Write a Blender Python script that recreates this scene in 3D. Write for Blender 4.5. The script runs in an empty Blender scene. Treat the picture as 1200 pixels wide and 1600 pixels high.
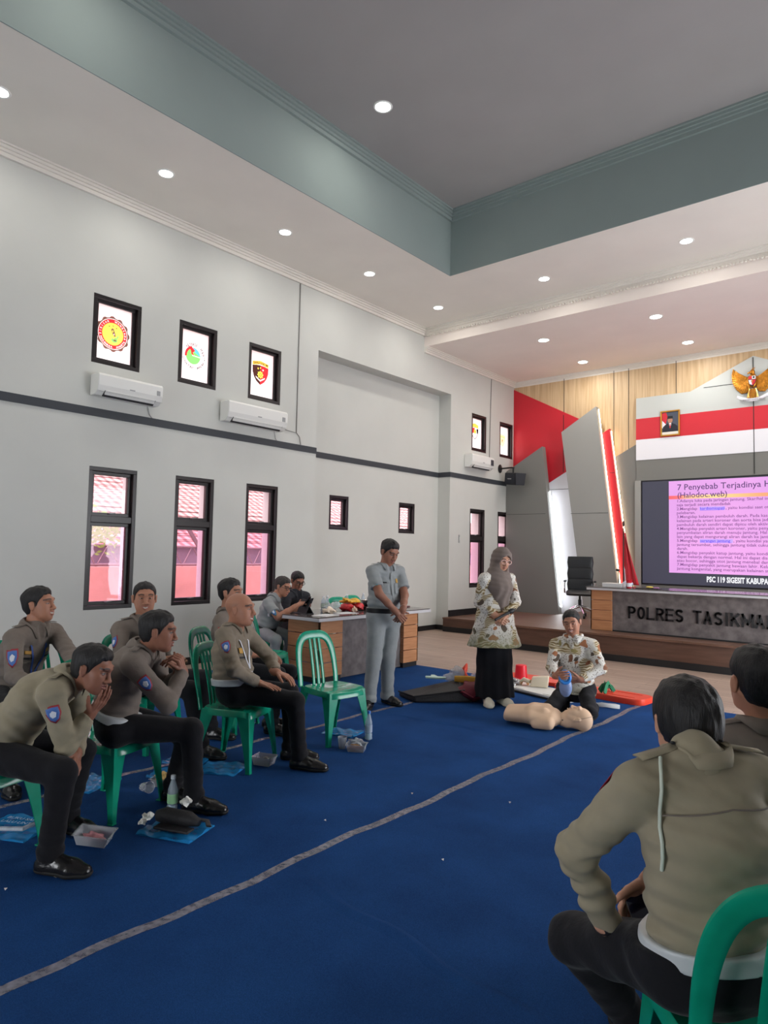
import bpy, math, random
import numpy as np
from mathutils import Vector, Matrix

# ------------------------------------------------------------------ camera, world, sun, exposure
S = bpy.context.scene
COL = S.collection
def link(o):
    COL.objects.link(o); return o
CAMH = 1.58
cam = bpy.data.cameras.new('camera'); cam.sensor_fit = 'VERTICAL'; cam.sensor_height = 36.0
cam.lens = 1060.9 / 1600 * 36.0; cam.clip_start = 0.05; cam.clip_end = 300
camo = link(bpy.data.objects.new('camera', cam)); S.camera = camo
def cam_axes(yaw=0.700915, pitch=0.058567, roll=0.020007):
    cy, sy, cp, sp = math.cos(yaw), math.sin(yaw), math.cos(pitch), math.sin(pitch)
    F = np.array([-sy*cp, cy*cp, sp]); R = np.array([cy, sy, 0.0]); U = np.cross(R, F)
    cr, sr = math.cos(roll), math.sin(roll)
    return cr*R + sr*U, -sr*R + cr*U, F
_r, _u, _f = cam_axes()
camo.matrix_world = Matrix(((_r[0], _u[0], -_f[0], 0), (_r[1], _u[1], -_f[1], 0), (_r[2], _u[2], -_f[2], CAMH), (0, 0, 0, 1)))

S.view_settings.view_transform = 'Standard'; S.view_settings.look = 'None'
S.view_settings.gamma = 1.0; S.view_settings.use_curve_mapping = False
S.view_settings.exposure = 0.1
S.cycles.max_bounces = 8; S.cycles.diffuse_bounces = 5; S.cycles.transmission_bounces = 8; S.cycles.transparent_max_bounces = 12
S.cycles.caustics_reflective = False; S.cycles.caustics_refractive = False
S.cycles.sample_clamp_indirect = 4.0

W = bpy.data.worlds.new('overcast_sky'); S.world = W; W.use_nodes = True
wn = W.node_tree; wn.nodes.clear()
wo = wn.nodes.new('ShaderNodeOutputWorld'); wb = wn.nodes.new('ShaderNodeBackground')
wb.inputs[0].default_value = (0.93, 0.95, 1.0, 1); wb.inputs[1].default_value = 7.0
wn.links.new(wb.outputs[0], wo.inputs[0])

def area_light(name, loc, rot, sx, sy, power, col=(1, 1, 1), spread=None):
    l = bpy.data.lights.new(name, 'AREA'); l.shape = 'RECTANGLE'; l.size = sx; l.size_y = sy
    l.energy = power; l.color = col
    if spread: l.spread = spread
    o = link(bpy.data.objects.new(name, l)); o.location = loc; o.rotation_euler = rot
    return o
# added area lights standing in for daylight at made-up unseen openings, right and back
area_light('added_fill_side', (2.32, 8.2, 1.7), (0, math.radians(90), 0), 3.0, 4.6, 130, (0.93, 0.97, 1.0))
area_light('added_fill_back', (-3.0, -5.9, 1.5), (math.radians(90), 0, 0), 2.4, 2.8, 125, (0.93, 0.97, 1.0))
LAMP_W = 10.5     # power of one ceiling downlight

# ------------------------------------------------------------------ naming helpers
def tag(o, label=None, cat=None, group=None, kind=None):
    if label: o['label'] = label
    if cat: o['category'] = cat
    if group: o['group'] = group
    if kind: o['kind'] = kind
    return o
def empty(name, loc=(0, 0, 0), rz=0.0, label=None, cat=None, group=None):
    o = link(bpy.data.objects.new(name, None)); o.location = loc; o.rotation_euler = (0, 0, rz); o.empty_display_size = .1
    return tag(o, label, cat, group)
def copy_tree(o, parent=None):
    c = o.copy(); COL.objects.link(c)
    if parent is not None: c.parent = parent
    for ch in list(o.children): copy_tree(ch, c)
    return c

# ------------------------------------------------------------------ materials
MATS = {}
def srgb(r, g, b):
    f = lambda v: (v/255/12.92) if v/255 <= .04045 else ((v/255+.055)/1.055)**2.4
    return (f(r), f(g), f(b), 1.0)
def mat(name, col, rough=.6, metal=0.0, noise=0.0, nscale=8.0, bump=0.0, bscale=60.0, spec=.5, emit=None, estr=0.0, alpha=1.0, trans=0.0, coat=0.0, ior=1.45, stretch=None, sheen=0.0):
    if name in MATS: return MATS[name]
    m = bpy.data.materials.new(name); m.use_nodes = True; nt = m.node_tree; b = nt.nodes['Principled BSDF']
    b.inputs['Base Color'].default_value = col; b.inputs['Roughness'].default_value = rough; b.inputs['Metallic'].default_value = metal
    b.inputs['Specular IOR Level'].default_value = spec; b.inputs['IOR'].default_value = ior
    b.inputs['Alpha'].default_value = alpha; b.inputs['Transmission Weight'].default_value = trans; b.inputs['Coat Weight'].default_value = coat
    b.inputs['Sheen Weight'].default_value = sheen
    tc = nt.nodes.new('ShaderNodeTexCoord'); src = tc.outputs['Object']
    if stretch:
        mp = nt.nodes.new('ShaderNodeMapping'); mp.inputs['Scale'].default_value = stretch
        nt.links.new(src, mp.inputs[0]); src = mp.outputs[0]
    if noise:
        n = nt.nodes.new('ShaderNodeTexNoise'); n.inputs['Scale'].default_value = nscale; n.inputs['Detail'].default_value = 5
        nt.links.new(src, n.inputs['Vector'])
        r = nt.nodes.new('ShaderNodeValToRGB'); c = col
        r.color_ramp.elements[0].position = .3; r.color_ramp.elements[1].position = .7
        r.color_ramp.elements[0].color = (c[0]*(1-noise), c[1]*(1-noise), c[2]*(1-noise), 1)
        r.color_ramp.elements[1].color = (min(1, c[0]*(1+noise)), min(1, c[1]*(1+noise)), min(1, c[2]*(1+noise)), 1)
        nt.links.new(n.outputs[0], r.inputs[0]); nt.links.new(r.outputs[0], b.inputs['Base Color'])
    if bump:
        n2 = nt.nodes.new('ShaderNodeTexNoise'); n2.inputs['Scale'].default_value = bscale; n2.inputs['Detail'].default_value = 4
        nt.links.new(src, n2.inputs['Vector'])
        bp = nt.nodes.new('ShaderNodeBump'); bp.inputs['Strength'].default_value = bump; bp.inputs['Distance'].default_value = .01
        nt.links.new(n2.outputs[0], bp.inputs['Height']); nt.links.new(bp.outputs[0], b.inputs['Normal'])
    if emit is not None:
        b.inputs['Emission Color'].default_value = emit; b.inputs['Emission Strength'].default_value = estr
    MATS[name] = m; return m
def attr_mat(name, rough=.5, bump=0.0, bscale=80.0, coat=0.0, spec=.5, mult=None):
    if name in MATS: return MATS[name]
    m = mat(name, (1, 1, 1, 1), rough, bump=bump, bscale=bscale, coat=coat, spec=spec)
    nt = m.node_tree; b = nt.nodes['Principled BSDF']
    a = nt.nodes.new('ShaderNodeAttribute'); a.attribute_name = 'Col'
    nt.links.new(a.outputs['Color'], b.inputs['Base Color']); return m
def ramp_mat(name, build, **kw):
    """material with a custom colour network: build(nt, coord) -> colour socket"""
    if name in MATS: return MATS[name]
    m = mat(name, (1, 1, 1, 1), **kw); nt = m.node_tree
    tc = nt.nodes.new('ShaderNodeTexCoord')
    nt.links.new(build(nt, tc.outputs['Object']), nt.nodes['Principled BSDF'].inputs['Base Color']); return m
def N(nt, typ, **kw):
    n = nt.nodes.new(typ)
    for k, v in kw.items():
        if k in n.inputs.keys(): n.inputs[k].default_value = v
        else: setattr(n, k, v)
    return n
def ramp(nt, src, stops, interp='LINEAR'):
    r = nt.nodes.new('ShaderNodeValToRGB'); e = r.color_ramp.elements; r.color_ramp.interpolation = interp
    e[0].position, e[0].color = stops[0]; e[1].position, e[1].color = stops[-1]
    for p, c in stops[1:-1]:
        x = e.new(p); x.color = c
    nt.links.new(src, r.inputs[0]); return r.outputs[0]
def mix(nt, fac, a, b):
    m = nt.nodes.new('ShaderNodeMix'); m.data_type = 'RGBA'
    for s, v in ((m.inputs[0], fac), (m.inputs[6], a), (m.inputs[7], b)):
        if isinstance(v, (tuple, float, int)): s.default_value = v
        else: nt.links.new(v, s)
    return m.outputs[2]

# ------------------------------------------------------------------ mesh builder
class MB:
    def __init__(s): s.v = []; s.f = []; s.mi = []
    def add(s, vs, fs, mi=0):
        n = len(s.v); s.v += [tuple(map(float, v)) for v in vs]; s.f += [tuple(n+i for i in f) for f in fs]; s.mi += [mi]*len(fs); return s
    def box(s, x0, x1, y0, y1, z0, z1, mi=0):
        x0, x1 = min(x0, x1), max(x0, x1); y0, y1 = min(y0, y1), max(y0, y1); z0, z1 = min(z0, z1), max(z0, z1)
        return s.add([(x0,y0,z0),(x1,y0,z0),(x1,y1,z0),(x0,y1,z0),(x0,y0,z1),(x1,y0,z1),(x1,y1,z1),(x0,y1,z1)],
              [(0,3,2,1),(4,5,6,7),(0,1,5,4),(1,2,6,5),(2,3,7,6),(3,0,4,7)], mi)
    def prism(s, pts, a, b, axis='y', mi=0):
        """extrude a 2-D outline: axis y -> pts are (x,z); axis x -> (y,z); axis z -> (x,y)"""
        f = {'y': lambda p, t: (p[0], t, p[1]), 'x': lambda p, t: (t, p[0], p[1]), 'z': lambda p, t: (p[0], p[1], t)}[axis]
        n = len(pts); vs = [f(p, a) for p in pts] + [f(p, b) for p in pts]
        fs = [tuple(range(n))[::-1], tuple(range(n, 2*n))] + [(i, (i+1) % n, n+(i+1) % n, n+i) for i in range(n)]
        return s.add(vs, fs, mi)
    def lathe(s, prof, seg=24, c=(0, 0, 0), cap=True, mi=0):
        vs = []; fs = []; m = len(prof)
        for i in range(seg):
            a = 2*math.pi*i/seg
            for r, z in prof: vs.append((c[0]+r*math.cos(a), c[1]+r*math.sin(a), c[2]+z))
        for i in range(seg):
            j = (i+1) % seg
            for k in range(m-1): fs.append((i*m+k, j*m+k, j*m+k+1, i*m+k+1))
        if cap:
            if prof[0][0] > 1e-5: fs.append(tuple(i*m for i in range(seg))[::-1])
            if prof[-1][0] > 1e-5: fs.append(tuple(i*m+m-1 for i in range(seg)))
        return s.add(vs, fs, mi)
    def sweep(s, pts, sizes, side, seg=12, power=2.0, closed=False, mi=0):
        """sweep a superellipse section (half sizes (a,b): a along side, b across) along pts"""
        P = [np.array(p, float) for p in pts]; n = len(P); vs = []; fs = []
        for i in range(n):
            a_, b_ = P[(i-1) % n] if (closed or i > 0) else P[i], P[(i+1) % n] if (closed or i < n-1) else P[i]
            t = b_-a_; t /= (np.linalg.norm(t)+1e-9)
            sd = np.array(side[i] if isinstance(side, list) else side, float); sd = sd - t*(sd @ t); sd /= (np.linalg.norm(sd)+1e-9)
            up = np.cross(t, sd); sa, sb = sizes[i] if isinstance(sizes, list) else sizes
            for k in range(seg):
                an = 2*math.pi*(k+.5)/seg; ca, sn = math.cos(an), math.sin(an)
                e = 2.0/power
                vs.append(P[i] + sd*sa*math.copysign(abs(ca)**e, ca) + up*sb*math.copysign(abs(sn)**e, sn))
        m = n if closed else n-1
        for i in range(m):
            j = (i+1) % n
            for k in range(seg): fs.append((i*seg+k, i*seg+(k+1) % seg, j*seg+(k+1) % seg, j*seg+k))
        if not closed: fs += [tuple(range(seg))[::-1], tuple(range((n-1)*seg, n*seg))]
        return s.add(vs, fs, mi)
    def tube(s, pts, r, seg=10, closed=False, mi=0):
        side = (0.123, 0.3, 0.95)
        P = [np.array(p, float) for p in pts]
        d = P[-1]-P[0]; d /= (np.linalg.norm(d)+1e-9)
        if abs(d @ np.array(side)) > .85: side = (1, .2, .1)
        return s.sweep(pts, [(x, x) for x in r] if isinstance(r, list) else (r, r), side, seg, 2.0, closed, mi)
    def ball(s, c, r, seg=16, rings=10, mi=0):
        rx, ry, rz = (r, r, r) if not isinstance(r, (tuple, list)) else r
        prof = [(math.sin(math.pi*i/rings), -math.cos(math.pi*i/rings)) for i in range(rings+1)]
        n0 = len(s.v); s.lathe([(max(p[0], 1e-4), p[1]) for p in prof], seg, cap=False, mi=mi)
        for i in range(n0, len(s.v)):
            x, y, z = s.v[i]; s.v[i] = (c[0]+x*rx, c[1]+y*ry, c[2]+z*rz)
        return s
    def xf(s, M, n0=0):
        for i in range(n0, len(s.v)): s.v[i] = tuple(M @ Vector(s.v[i]))
        return s
    def build(s, name, m, parent=None, smooth=False, bevel=0.0, bseg=2, loc=None, label=None, sub=0):
        me = bpy.data.meshes.new(name); me.from_pydata(s.v, [], s.f)
        ms = m if isinstance(m, (list, tuple)) else [m]
        for x in ms: me.materials.append(x)
        if len(ms) > 1: me.polygons.foreach_set('material_index', s.mi)
        me.validate(); me.update()
        o = link(bpy.data.objects.new(name, me))
        if parent is not None: o.parent = parent
        if smooth:
            me.shade_smooth()
            try: me.set_sharp_from_angle(angle=math.radians(40 if smooth is True else smooth))
            except Exception: pass
        if bevel:
            b = o.modifiers.new('bevel', 'BEVEL'); b.width = bevel; b.segments = bseg; b.limit_method = 'ANGLE'; b.angle_limit = math.radians(40); b.harden_normals = False
        if sub:
            b = o.modifiers.new('sub', 'SUBSURF'); b.levels = sub; b.render_levels = sub
        if loc is not None: o.location = loc
        if label: o['label'] = label
        return o
def box(name, m, x0, x1, y0, y1, z0, z1, parent=None, bevel=0.0, label=None):
    return MB().box(x0, x1, y0, y1, z0, z1).build(name, m, parent, bevel=bevel, label=label)
def structure(o):
    o['kind'] = 'structure'; return o

def text_mesh(name, body, size, m, M, parent=None, extrude=0.0, align='LEFT', bold=0.0, xscale=1.0, spacing=1.0, vcol=None):
    """real lettering: M maps text space (x right, y up, z out) to the parent's space"""
    c = bpy.data.curves.new(name, 'FONT'); c.body = body; c.size = size; c.align_x = align; c.extrude = extrude; c.offset = bold
    c.space_character = spacing; c.resolution_u = 2
    o = bpy.data.objects.new(name, c); COL.objects.link(o)
    dg = bpy.context.evaluated_depsgraph_get(); me = bpy.data.meshes.new_from_object(o.evaluated_get(dg))
    bpy.data.objects.remove(o); bpy.data.curves.remove(c)
    me.name = name; me.transform(Matrix.Diagonal((xscale, 1, 1, 1))); me.transform(M); me.materials.clear(); me.materials.append(m)
    r = link(bpy.data.objects.new(name, me))
    if parent is not None: r.parent = parent
    return r
def frame_matrix(origin, xdir, ydir):
    x = Vector(xdir).normalized(); y = Vector(ydir).normalized(); z = x.cross(y)
    return Matrix(((x.x, y.x, z.x, origin[0]), (x.y, y.y, z.y, origin[1]), (x.z, y.z, z.z, origin[2]), (0, 0, 0, 1)))

# ------------------------------------------------------------------ room materials
def wall_paint(name, c):
    return mat(name, c, .75, noise=.03, nscale=1.3, bump=.05, bscale=30, spec=.3)
M_wall = wall_paint('white_wall_paint', srgb(196, 197, 192))
M_ceil = wall_paint('ceiling_paint', srgb(228, 223, 214))
M_tray = wall_paint('tray_side_paint', srgb(146, 158, 154))
M_trayc = wall_paint('tray_ceiling_paint', srgb(158, 155, 153))
M_band = mat('dark_band_paint', srgb(52, 56, 62), .6)
M_black = mat('black_trim', srgb(26, 26, 28), .5)
M_frame = mat('dark_brown_aluminium', srgb(34, 28, 29), .35, spec=.5)
def carpet_net(nt, co):
    n = N(nt, 'ShaderNodeTexNoise', Scale=420.0, Detail=2.0); nt.links.new(co, n.inputs['Vector'])
    n2 = N(nt, 'ShaderNodeTexNoise', Scale=2.2, Detail=5.0); nt.links.new(co, n2.inputs['Vector'])
    a = ramp(nt, n.outputs[0], [(.3, srgb(22, 56, 106)), (.7, srgb(38, 84, 146))])
    b = ramp(nt, n2.outputs[0], [(.3, (.78, .78, .8, 1)), (.7, (1.12, 1.12, 1.1, 1))])
    m = nt.nodes.new('ShaderNodeMix'); m.data_type = 'RGBA'; m.blend_type = 'MULTIPLY'; m.inputs[0].default_value = 1
    nt.links.new(a, m.inputs[6]); nt.links.new(b, m.inputs[7]); return m.outputs[2]
M_carpet = ramp_mat('blue_carpet', carpet_net, rough=.95, bump=.6, bscale=500, spec=.1, sheen=.0)
def plank_net(c1, c2, line, sx, sy):
    def f(nt, co):
        mp = N(nt, 'ShaderNodeMapping'); mp.inputs['Scale'].default_value = (1, 1, 1); nt.links.new(co, mp.inputs[0])
        br = N(nt, 'ShaderNodeTexBrick', Scale=1.0); br.inputs['Brick Width'].default_value = sx; br.inputs['Row Height'].default_value = sy
        br.inputs['Mortar Size'].default_value = .002; br.inputs['Color1'].default_value = c1; br.inputs['Color2'].default_value = c2; br.inputs['Mortar'].default_value = line
        nt.links.new(mp.outputs[0], br.inputs[0])
        ms = N(nt, 'ShaderNodeMapping'); ms.inputs['Scale'].default_value = (2.2, 34, 10); nt.links.new(co, ms.inputs[0])
        n = N(nt, 'ShaderNodeTexNoise', Scale=1.0, Detail=6.0); nt.links.new(ms.outputs[0], n.inputs['Vector'])
        g = ramp(nt, n.outputs[0], [(.3, (.72, .72, .72, 1)), (.7, (1.2, 1.2, 1.2, 1))])
        m = nt.nodes.new('ShaderNodeMix'); m.data_type = 'RGBA'; m.blend_type = 'MULTIPLY'; m.inputs[0].default_value = .8
        nt.links.new(br.outputs[0], m.inputs[6]); nt.links.new(g, m.inputs[7]); return m.outputs[2]
    return f
M_floor = ramp_mat('wood_look_vinyl', plank_net(srgb(172, 150, 136), srgb(158, 136, 122), srgb(96, 80, 72), 1.2, .16), rough=.42, spec=.4)
M_stage = ramp_mat('stage_laminate', plank_net(srgb(118, 88, 74), srgb(104, 76, 62), srgb(70, 50, 42), 1.2, .2), rough=.4, spec=.4)
M_riser = mat('stage_riser_wood', srgb(92, 66, 54), .45, noise=.2, nscale=3, stretch=(1, 8, 8))

# ------------------------------------------------------------------ floor
structure(box('floor', M_floor, -8.4, 2.6, -6.2, 14.4, -.12, 0.0))

# ------------------------------------------------------------------ left wall: full slabs with real window openings
XW, XR = -8.0, -8.3
def wall_slab(name, xf, xb, y0, y1, z0, z1, holes, m):
    ys = sorted({y0, y1} | {h[0] for h in holes} | {h[1] for h in holes}); zs = sorted({z0, z1} | {h[2] for h in holes} | {h[3] for h in holes})
    b = MB()
    def hole(y, z): return any(h[0] < y < h[1] and h[2] < z < h[3] for h in holes)
    for i in range(len(ys)-1):
        for j in range(len(zs)-1):
            if hole((ys[i]+ys[i+1])/2, (zs[j]+zs[j+1])/2): continue
            a, c, d, e = ys[i], ys[i+1], zs[j], zs[j+1]
            b.add([(xf, a, d), (xf, c, d), (xf, c, e), (xf, a, e)], [(0, 1, 2, 3)]); b.add([(xb, a, d), (xb, c, d), (xb, c, e), (xb, a, e)], [(3, 2, 1, 0)])
    for h in list(holes):
        a, c, d, e = h
        for q in ([(xf, a, d), (xf, a, e), (xb, a, e), (xb, a, d)], [(xf, c, d), (xb, c, d), (xb, c, e), (xf, c, e)],
                  [(xf, a, d), (xb, a, d), (xb, c, d), (xf, c, d)], [(xf, a, e), (xf, c, e), (xb, c, e), (xb, a, e)]): b.add(q, [(0, 1, 2, 3)])
    a, c, d, e = y0, y1, z0, z1
    for q in ([(xf, a, d), (xb, a, d), (xb, a, e), (xf, a, e)], [(xf, c, d), (xf, c, e), (xb, c, e), (xb, c, d)],
              [(xf, a, d), (xf, c, d), (xb, c, d), (xb, a, d)], [(xf, a, e), (xb, a, e), (xb, c, e), (xf, c, e)]): b.add(q, [(0, 1, 2, 3)])
    return structure(b.build(name, m))
LOW_A = [(3.94, 4.57, .81, 2.55), (5.13, 5.75, .81, 2.55), (6.32, 6.93, .81, 2.55)]
UP_A = [(3.90, 4.54, 3.82, 4.68), (5.10, 5.72, 3.82, 4.68), (6.29, 6.92, 3.82, 4.67)]
LOW_B = [(12.35, 12.95, .85, 2.55), (13.51, 14.10, .85, 2.55)]
UP_B = [(12.38, 12.98, 3.82, 4.64), (13.56, 14.16, 3.82, 4.64)]
SM = [(8.36, 8.85, 1.95, 2.55), (10.28, 10.79, 1.95, 2.55)]
wall_slab('wall_left', XW, XW-.35, -6.2, 7.72, 0, 6.1, LOW_A+UP_A, M_wall)
wall_slab('wall_left', XW, XW-.35, 11.58, 14.4, 0, 6.1, LOW_B+UP_B, M_wall)
wall_slab('wall_left', XW, XW-.35, 7.72, 11.58, 4.89, 6.1, [], M_wall)
wall_slab('wall_left', XR, XR-.15, 7.72, 11.58, 0, 4.89, SM, M_wall)
# dark band and skirting follow the wall's steps
def stepped(name, m, z0, z1, t, zshift=0):
    b = MB(); b.box(XW, XW+t, -6.2, 7.72, z0, z1); b.box(XR, XR+t, 7.72, 11.58, z0+zshift, z1+zshift)
    b.box(XR, XW+t, 11.58-t, 11.58, z0+zshift, z1+zshift); b.box(XW, XW+t, 11.58, 13.9, z0+zshift, z1+zshift)
    return structure(b.build(name, m))
stepped('trim_1', M_band, 3.16, 3.26, .015)
stepped('baseboard_left', M_black, 0, .1, .012)

# ------------------------------------------------------------------ other walls
M_front = wall_paint('front_wall_base', srgb(200, 200, 198))
structure(box('wall_front', M_front, -8.35, 2.75, 14.25, 14.5, 0, 6.1))
def open_wall(name, axis, p, thick, a0, a1, z1, holes):
    b = MB(); xs = sorted({a0, a1} | {h[0] for h in holes} | {h[1] for h in holes})
    for i in range(len(xs)-1):
        hs = [h for h in holes if h[0] < (xs[i]+xs[i+1])/2 < h[1]]
        spans = [(0, z1)] if not hs else [(0, hs[0][2]), (hs[0][3], z1)]
        for z0, zz in spans:
            if zz-z0 < .01: continue
            if axis == 'x': b.box(p, p+thick, xs[i], xs[i+1], z0, zz)
            else: b.box(xs[i], xs[i+1], p-thick, p, z0, zz)
    return structure(b.build(name, M_wall))
open_wall('wall_right', 'x', 2.4, .25, -6.2, 14.4, 6.1, [(5.9, 10.5, 0.02, 3.25)])  # unseen opening, added and placed to brighten the stage end
open_wall('wall_back', 'y', -6.0, .25, -8.4, 2.65, 6.1, [(-4.2, -1.8, .02, 2.9)])  # unseen opening, added and sized for the light it lets in

# ------------------------------------------------------------------ ceiling: soffit, raised tray, lower stage ceiling
TX0, TX1, TY0, TY1 = -6.1, 0.5, -4.2, 8.75; ZS_, ZT = 6.0, 7.02
b = MB()
b.box(-8.4, TX0, -6.2, 10.62, ZS_, ZS_+.1); b.box(TX1, 2.7, -6.2, 10.62, ZS_, ZS_+.1)
b.box(TX0, TX1, -6.2, TY0, ZS_, ZS_+.1); b.box(TX0, TX1, TY1, 10.62, ZS_, ZS_+.1)
structure(b.build('ceiling', M_ceil))
b = MB(); t = .08
b.box(TX0-t, TX0, TY0-t, TY1+t, ZS_+.1, ZT); b.box(TX1, TX1+t, TY0-t, TY1+t, ZS_+.1, ZT); b.box(TX0, TX1, TY0-t, TY0, ZS_+.1, ZT); b.box(TX0, TX1, TY1, TY1+t, ZS_+.1, ZT)
# inner skin running down to the soffit edge
b.box(TX0-.001, TX0+.012, TY0, TY1, ZS_, ZT); b.box(TX1-.012, TX1+.001, TY0, TY1, ZS_, ZT); b.box(TX0, TX1, TY1-.012, TY1+.001, ZS_, ZT); b.box(TX0, TX1, TY0-.001, TY0+.012, ZS_, ZT)
structure(b.build('wall_tray', M_tray))
structure(box('ceiling', M_trayc, TX0-t, TX1+t, TY0-t, TY1+t, ZT, ZT+.1))
structure(box('ceiling', wall_paint('stage_ceiling_paint', srgb(236, 226, 218)), -8.4, 2.7, 10.62, 14.5, 5.66, 6.12))
# crown mouldings (stepped profile)
def crown(name, segs, z, m, s=1.0):
    b = MB()
    for (x0, y0, x1, y1, nx, ny) in segs:
        for (w, z0, z1) in ((.035*s, -.13*s, -.085*s), (.06*s, -.085*s, -.055*s), (.085*s, -.055*s, -.022*s), (.11*s, -.022*s, 0)):
            if nx: b.box(x0, x0+nx*w, y0, y1, z+z0, z+z1)
            else: b.box(x0, x1, y0, y0+ny*w, z+z0, z+z1)
    return structure(b.build(name, m))
crown('trim_2', [(XW, -6.0, XW, 10.62, 1, 0), (2.4, -6.0, 2.4, 10.62, -1, 0), (XW, 10.62, 2.4, 10.62, 0, -1)], ZS_, M_ceil)
crown('trim_3', [(TX0+.012, TY0, TX0, TY1, 1, 0), (TX0, TY1-.012, TX1, TY1, 0, -1), (TX1-.012, TY0, TX1, TY1, -1, 0)], ZT, M_tray, 1.1)
crown('trim_4', [(XW, 10.62, XW, 14.25, 1, 0), (XW, 14.25, 2.4, 14.25, 0, -1)], 5.66, M_ceil, .9)
b = MB()     # row of small dentils under the beam's crown
y = 10.62-.045
for i in range(200):
    x = XW+.1+i*.052
    b.box(x, x+.026, y-.02, y+.02, ZS_-.16, ZS_-.13)
structure(b.build('trim_5', M_ceil))

# ------------------------------------------------------------------ windows
def glass_mat(name, tint, mixf, frost=False, rough=.02):
    if name in MATS: return MATS[name]
    m = bpy.data.materials.new(name); m.use_nodes = True; nt = m.node_tree; nt.nodes.clear()
    out = nt.nodes.new('ShaderNodeOutputMaterial'); mx = nt.nodes.new('ShaderNodeMixShader'); mx.inputs[0].default_value = mixf
    if frost:
        t = nt.nodes.new('ShaderNodeBsdfTranslucent'); t.inputs[0].default_value = tint
    else:
        t = nt.nodes.new('ShaderNodeBsdfTransparent'); t.inputs[0].default_value = tint
    g = nt.nodes.new('ShaderNodeBsdfGlossy'); g.inputs[0].default_value = (1, 1, 1, 1); g.inputs['Roughness'].default_value = rough
    nt.links.new(t.outputs[0], mx.inputs[1]); nt.links.new(g.outputs[0], mx.inputs[2]); nt.links.new(mx.outputs[0], out.inputs[0])
    MATS[name] = m; return m
M_pink = glass_mat('rose_tinted_glass', (0.93, 0.68, 0.80, 1), .025)
M_clear = glass_mat('pale_rose_glass', (0.95, 0.82, 0.86, 1), .02)
M_frost = glass_mat('frosted_white_film', (0.98, 0.90, 0.90, 1), .03, frost=True, rough=.5)
M_handle = mat('window_handle_grey', srgb(120, 118, 120), .35, metal=.7)
WN = [0]
def trans_mat(name, c):
    """printed film: light comes through from outside"""
    if name in MATS: return MATS[name]
    m = bpy.data.materials.new(name); m.use_nodes = True; nt = m.node_tree; nt.nodes.clear()
    out = nt.nodes.new('ShaderNodeOutputMaterial'); t = nt.nodes.new('ShaderNodeBsdfTranslucent'); t.inputs[0].default_value = c
    d = nt.nodes.new('ShaderNodeBsdfDiffuse'); d.inputs[0].default_value = c; mx = nt.nodes.new('ShaderNodeMixShader'); mx.inputs[0].default_value = .25
    nt.links.new(t.outputs[0], mx.inputs[1]); nt.links.new(d.outputs[0], mx.inputs[2]); nt.links.new(mx.outputs[0], out.inputs[0])
    MATS[name] = m; return m
def frame_rect(b, x0, x1, y0, y1, z0, z1, w):
    b.box(x0, x1, y0, y1, z0, z0+w); b.box(x0, x1, y0, y1, z1-w, z1); b.box(x0, x1, y0, y0+w, z0+w, z1-w); b.box(x0, x1, y1-w, y1, z0+w, z1-w)
def window(y0, y1, z0, z1, xs, kind):
    WN[0] += 1; root = structure(empty('window_%d' % WN[0], (xs, (y0+y1)/2, z0)))
    oy, oz = (y0+y1)/2, z0; Y0, Y1, Z0, Z1 = y0-oy, y1-oy, 0.0, z1-z0
    b = MB(); frame_rect(b, -.13, -.004, Y0, Y1, Z0, Z1, .05)
    if kind == 'tall': b.box(-.13, -.01, Y0+.05, Y1-.05, Z1-.68, Z1-.60)
    b.build('window_frame', M_frame, root, bevel=.004)
    def sash(za, zb, glass, name='sash', handle=True, g2=None):
        s = MB(); w = .045; frame_rect(s, -.105, -.055, Y0+.05, Y1-.05, za, zb, w)
        so = s.build(name, M_frame, root, bevel=.004)
        box('glass', glass, -.082, -.078, Y0+.05+w, Y1-.05-w, za+w, zb-w, so)
        if handle: MB().sweep([(-.05, -.03, za+.03), (-.02, -.02, za+.035), (-.015, .05, za+.045)], (.009, .007), (0, 0, 1), 8).build('handle', M_handle, so, smooth=True)
        return so
    if kind == 'tall':
        sash(Z0+.05, Z1-.68, M_pink); sash(Z1-.60, Z1-.05, M_clear)
    elif kind == 'small': sash(Z0+.05, Z1-.05, M_clear)
    else: sash(Z0+.04, Z1-.04, M_frost, handle=False)
    return root
for h in LOW_A+LOW_B: window(*h, XW, 'tall')
for h in SM: window(*h, XR, 'small')
UPW = [window(*h, XW, 'up') for h in UP_A+UP_B]

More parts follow.
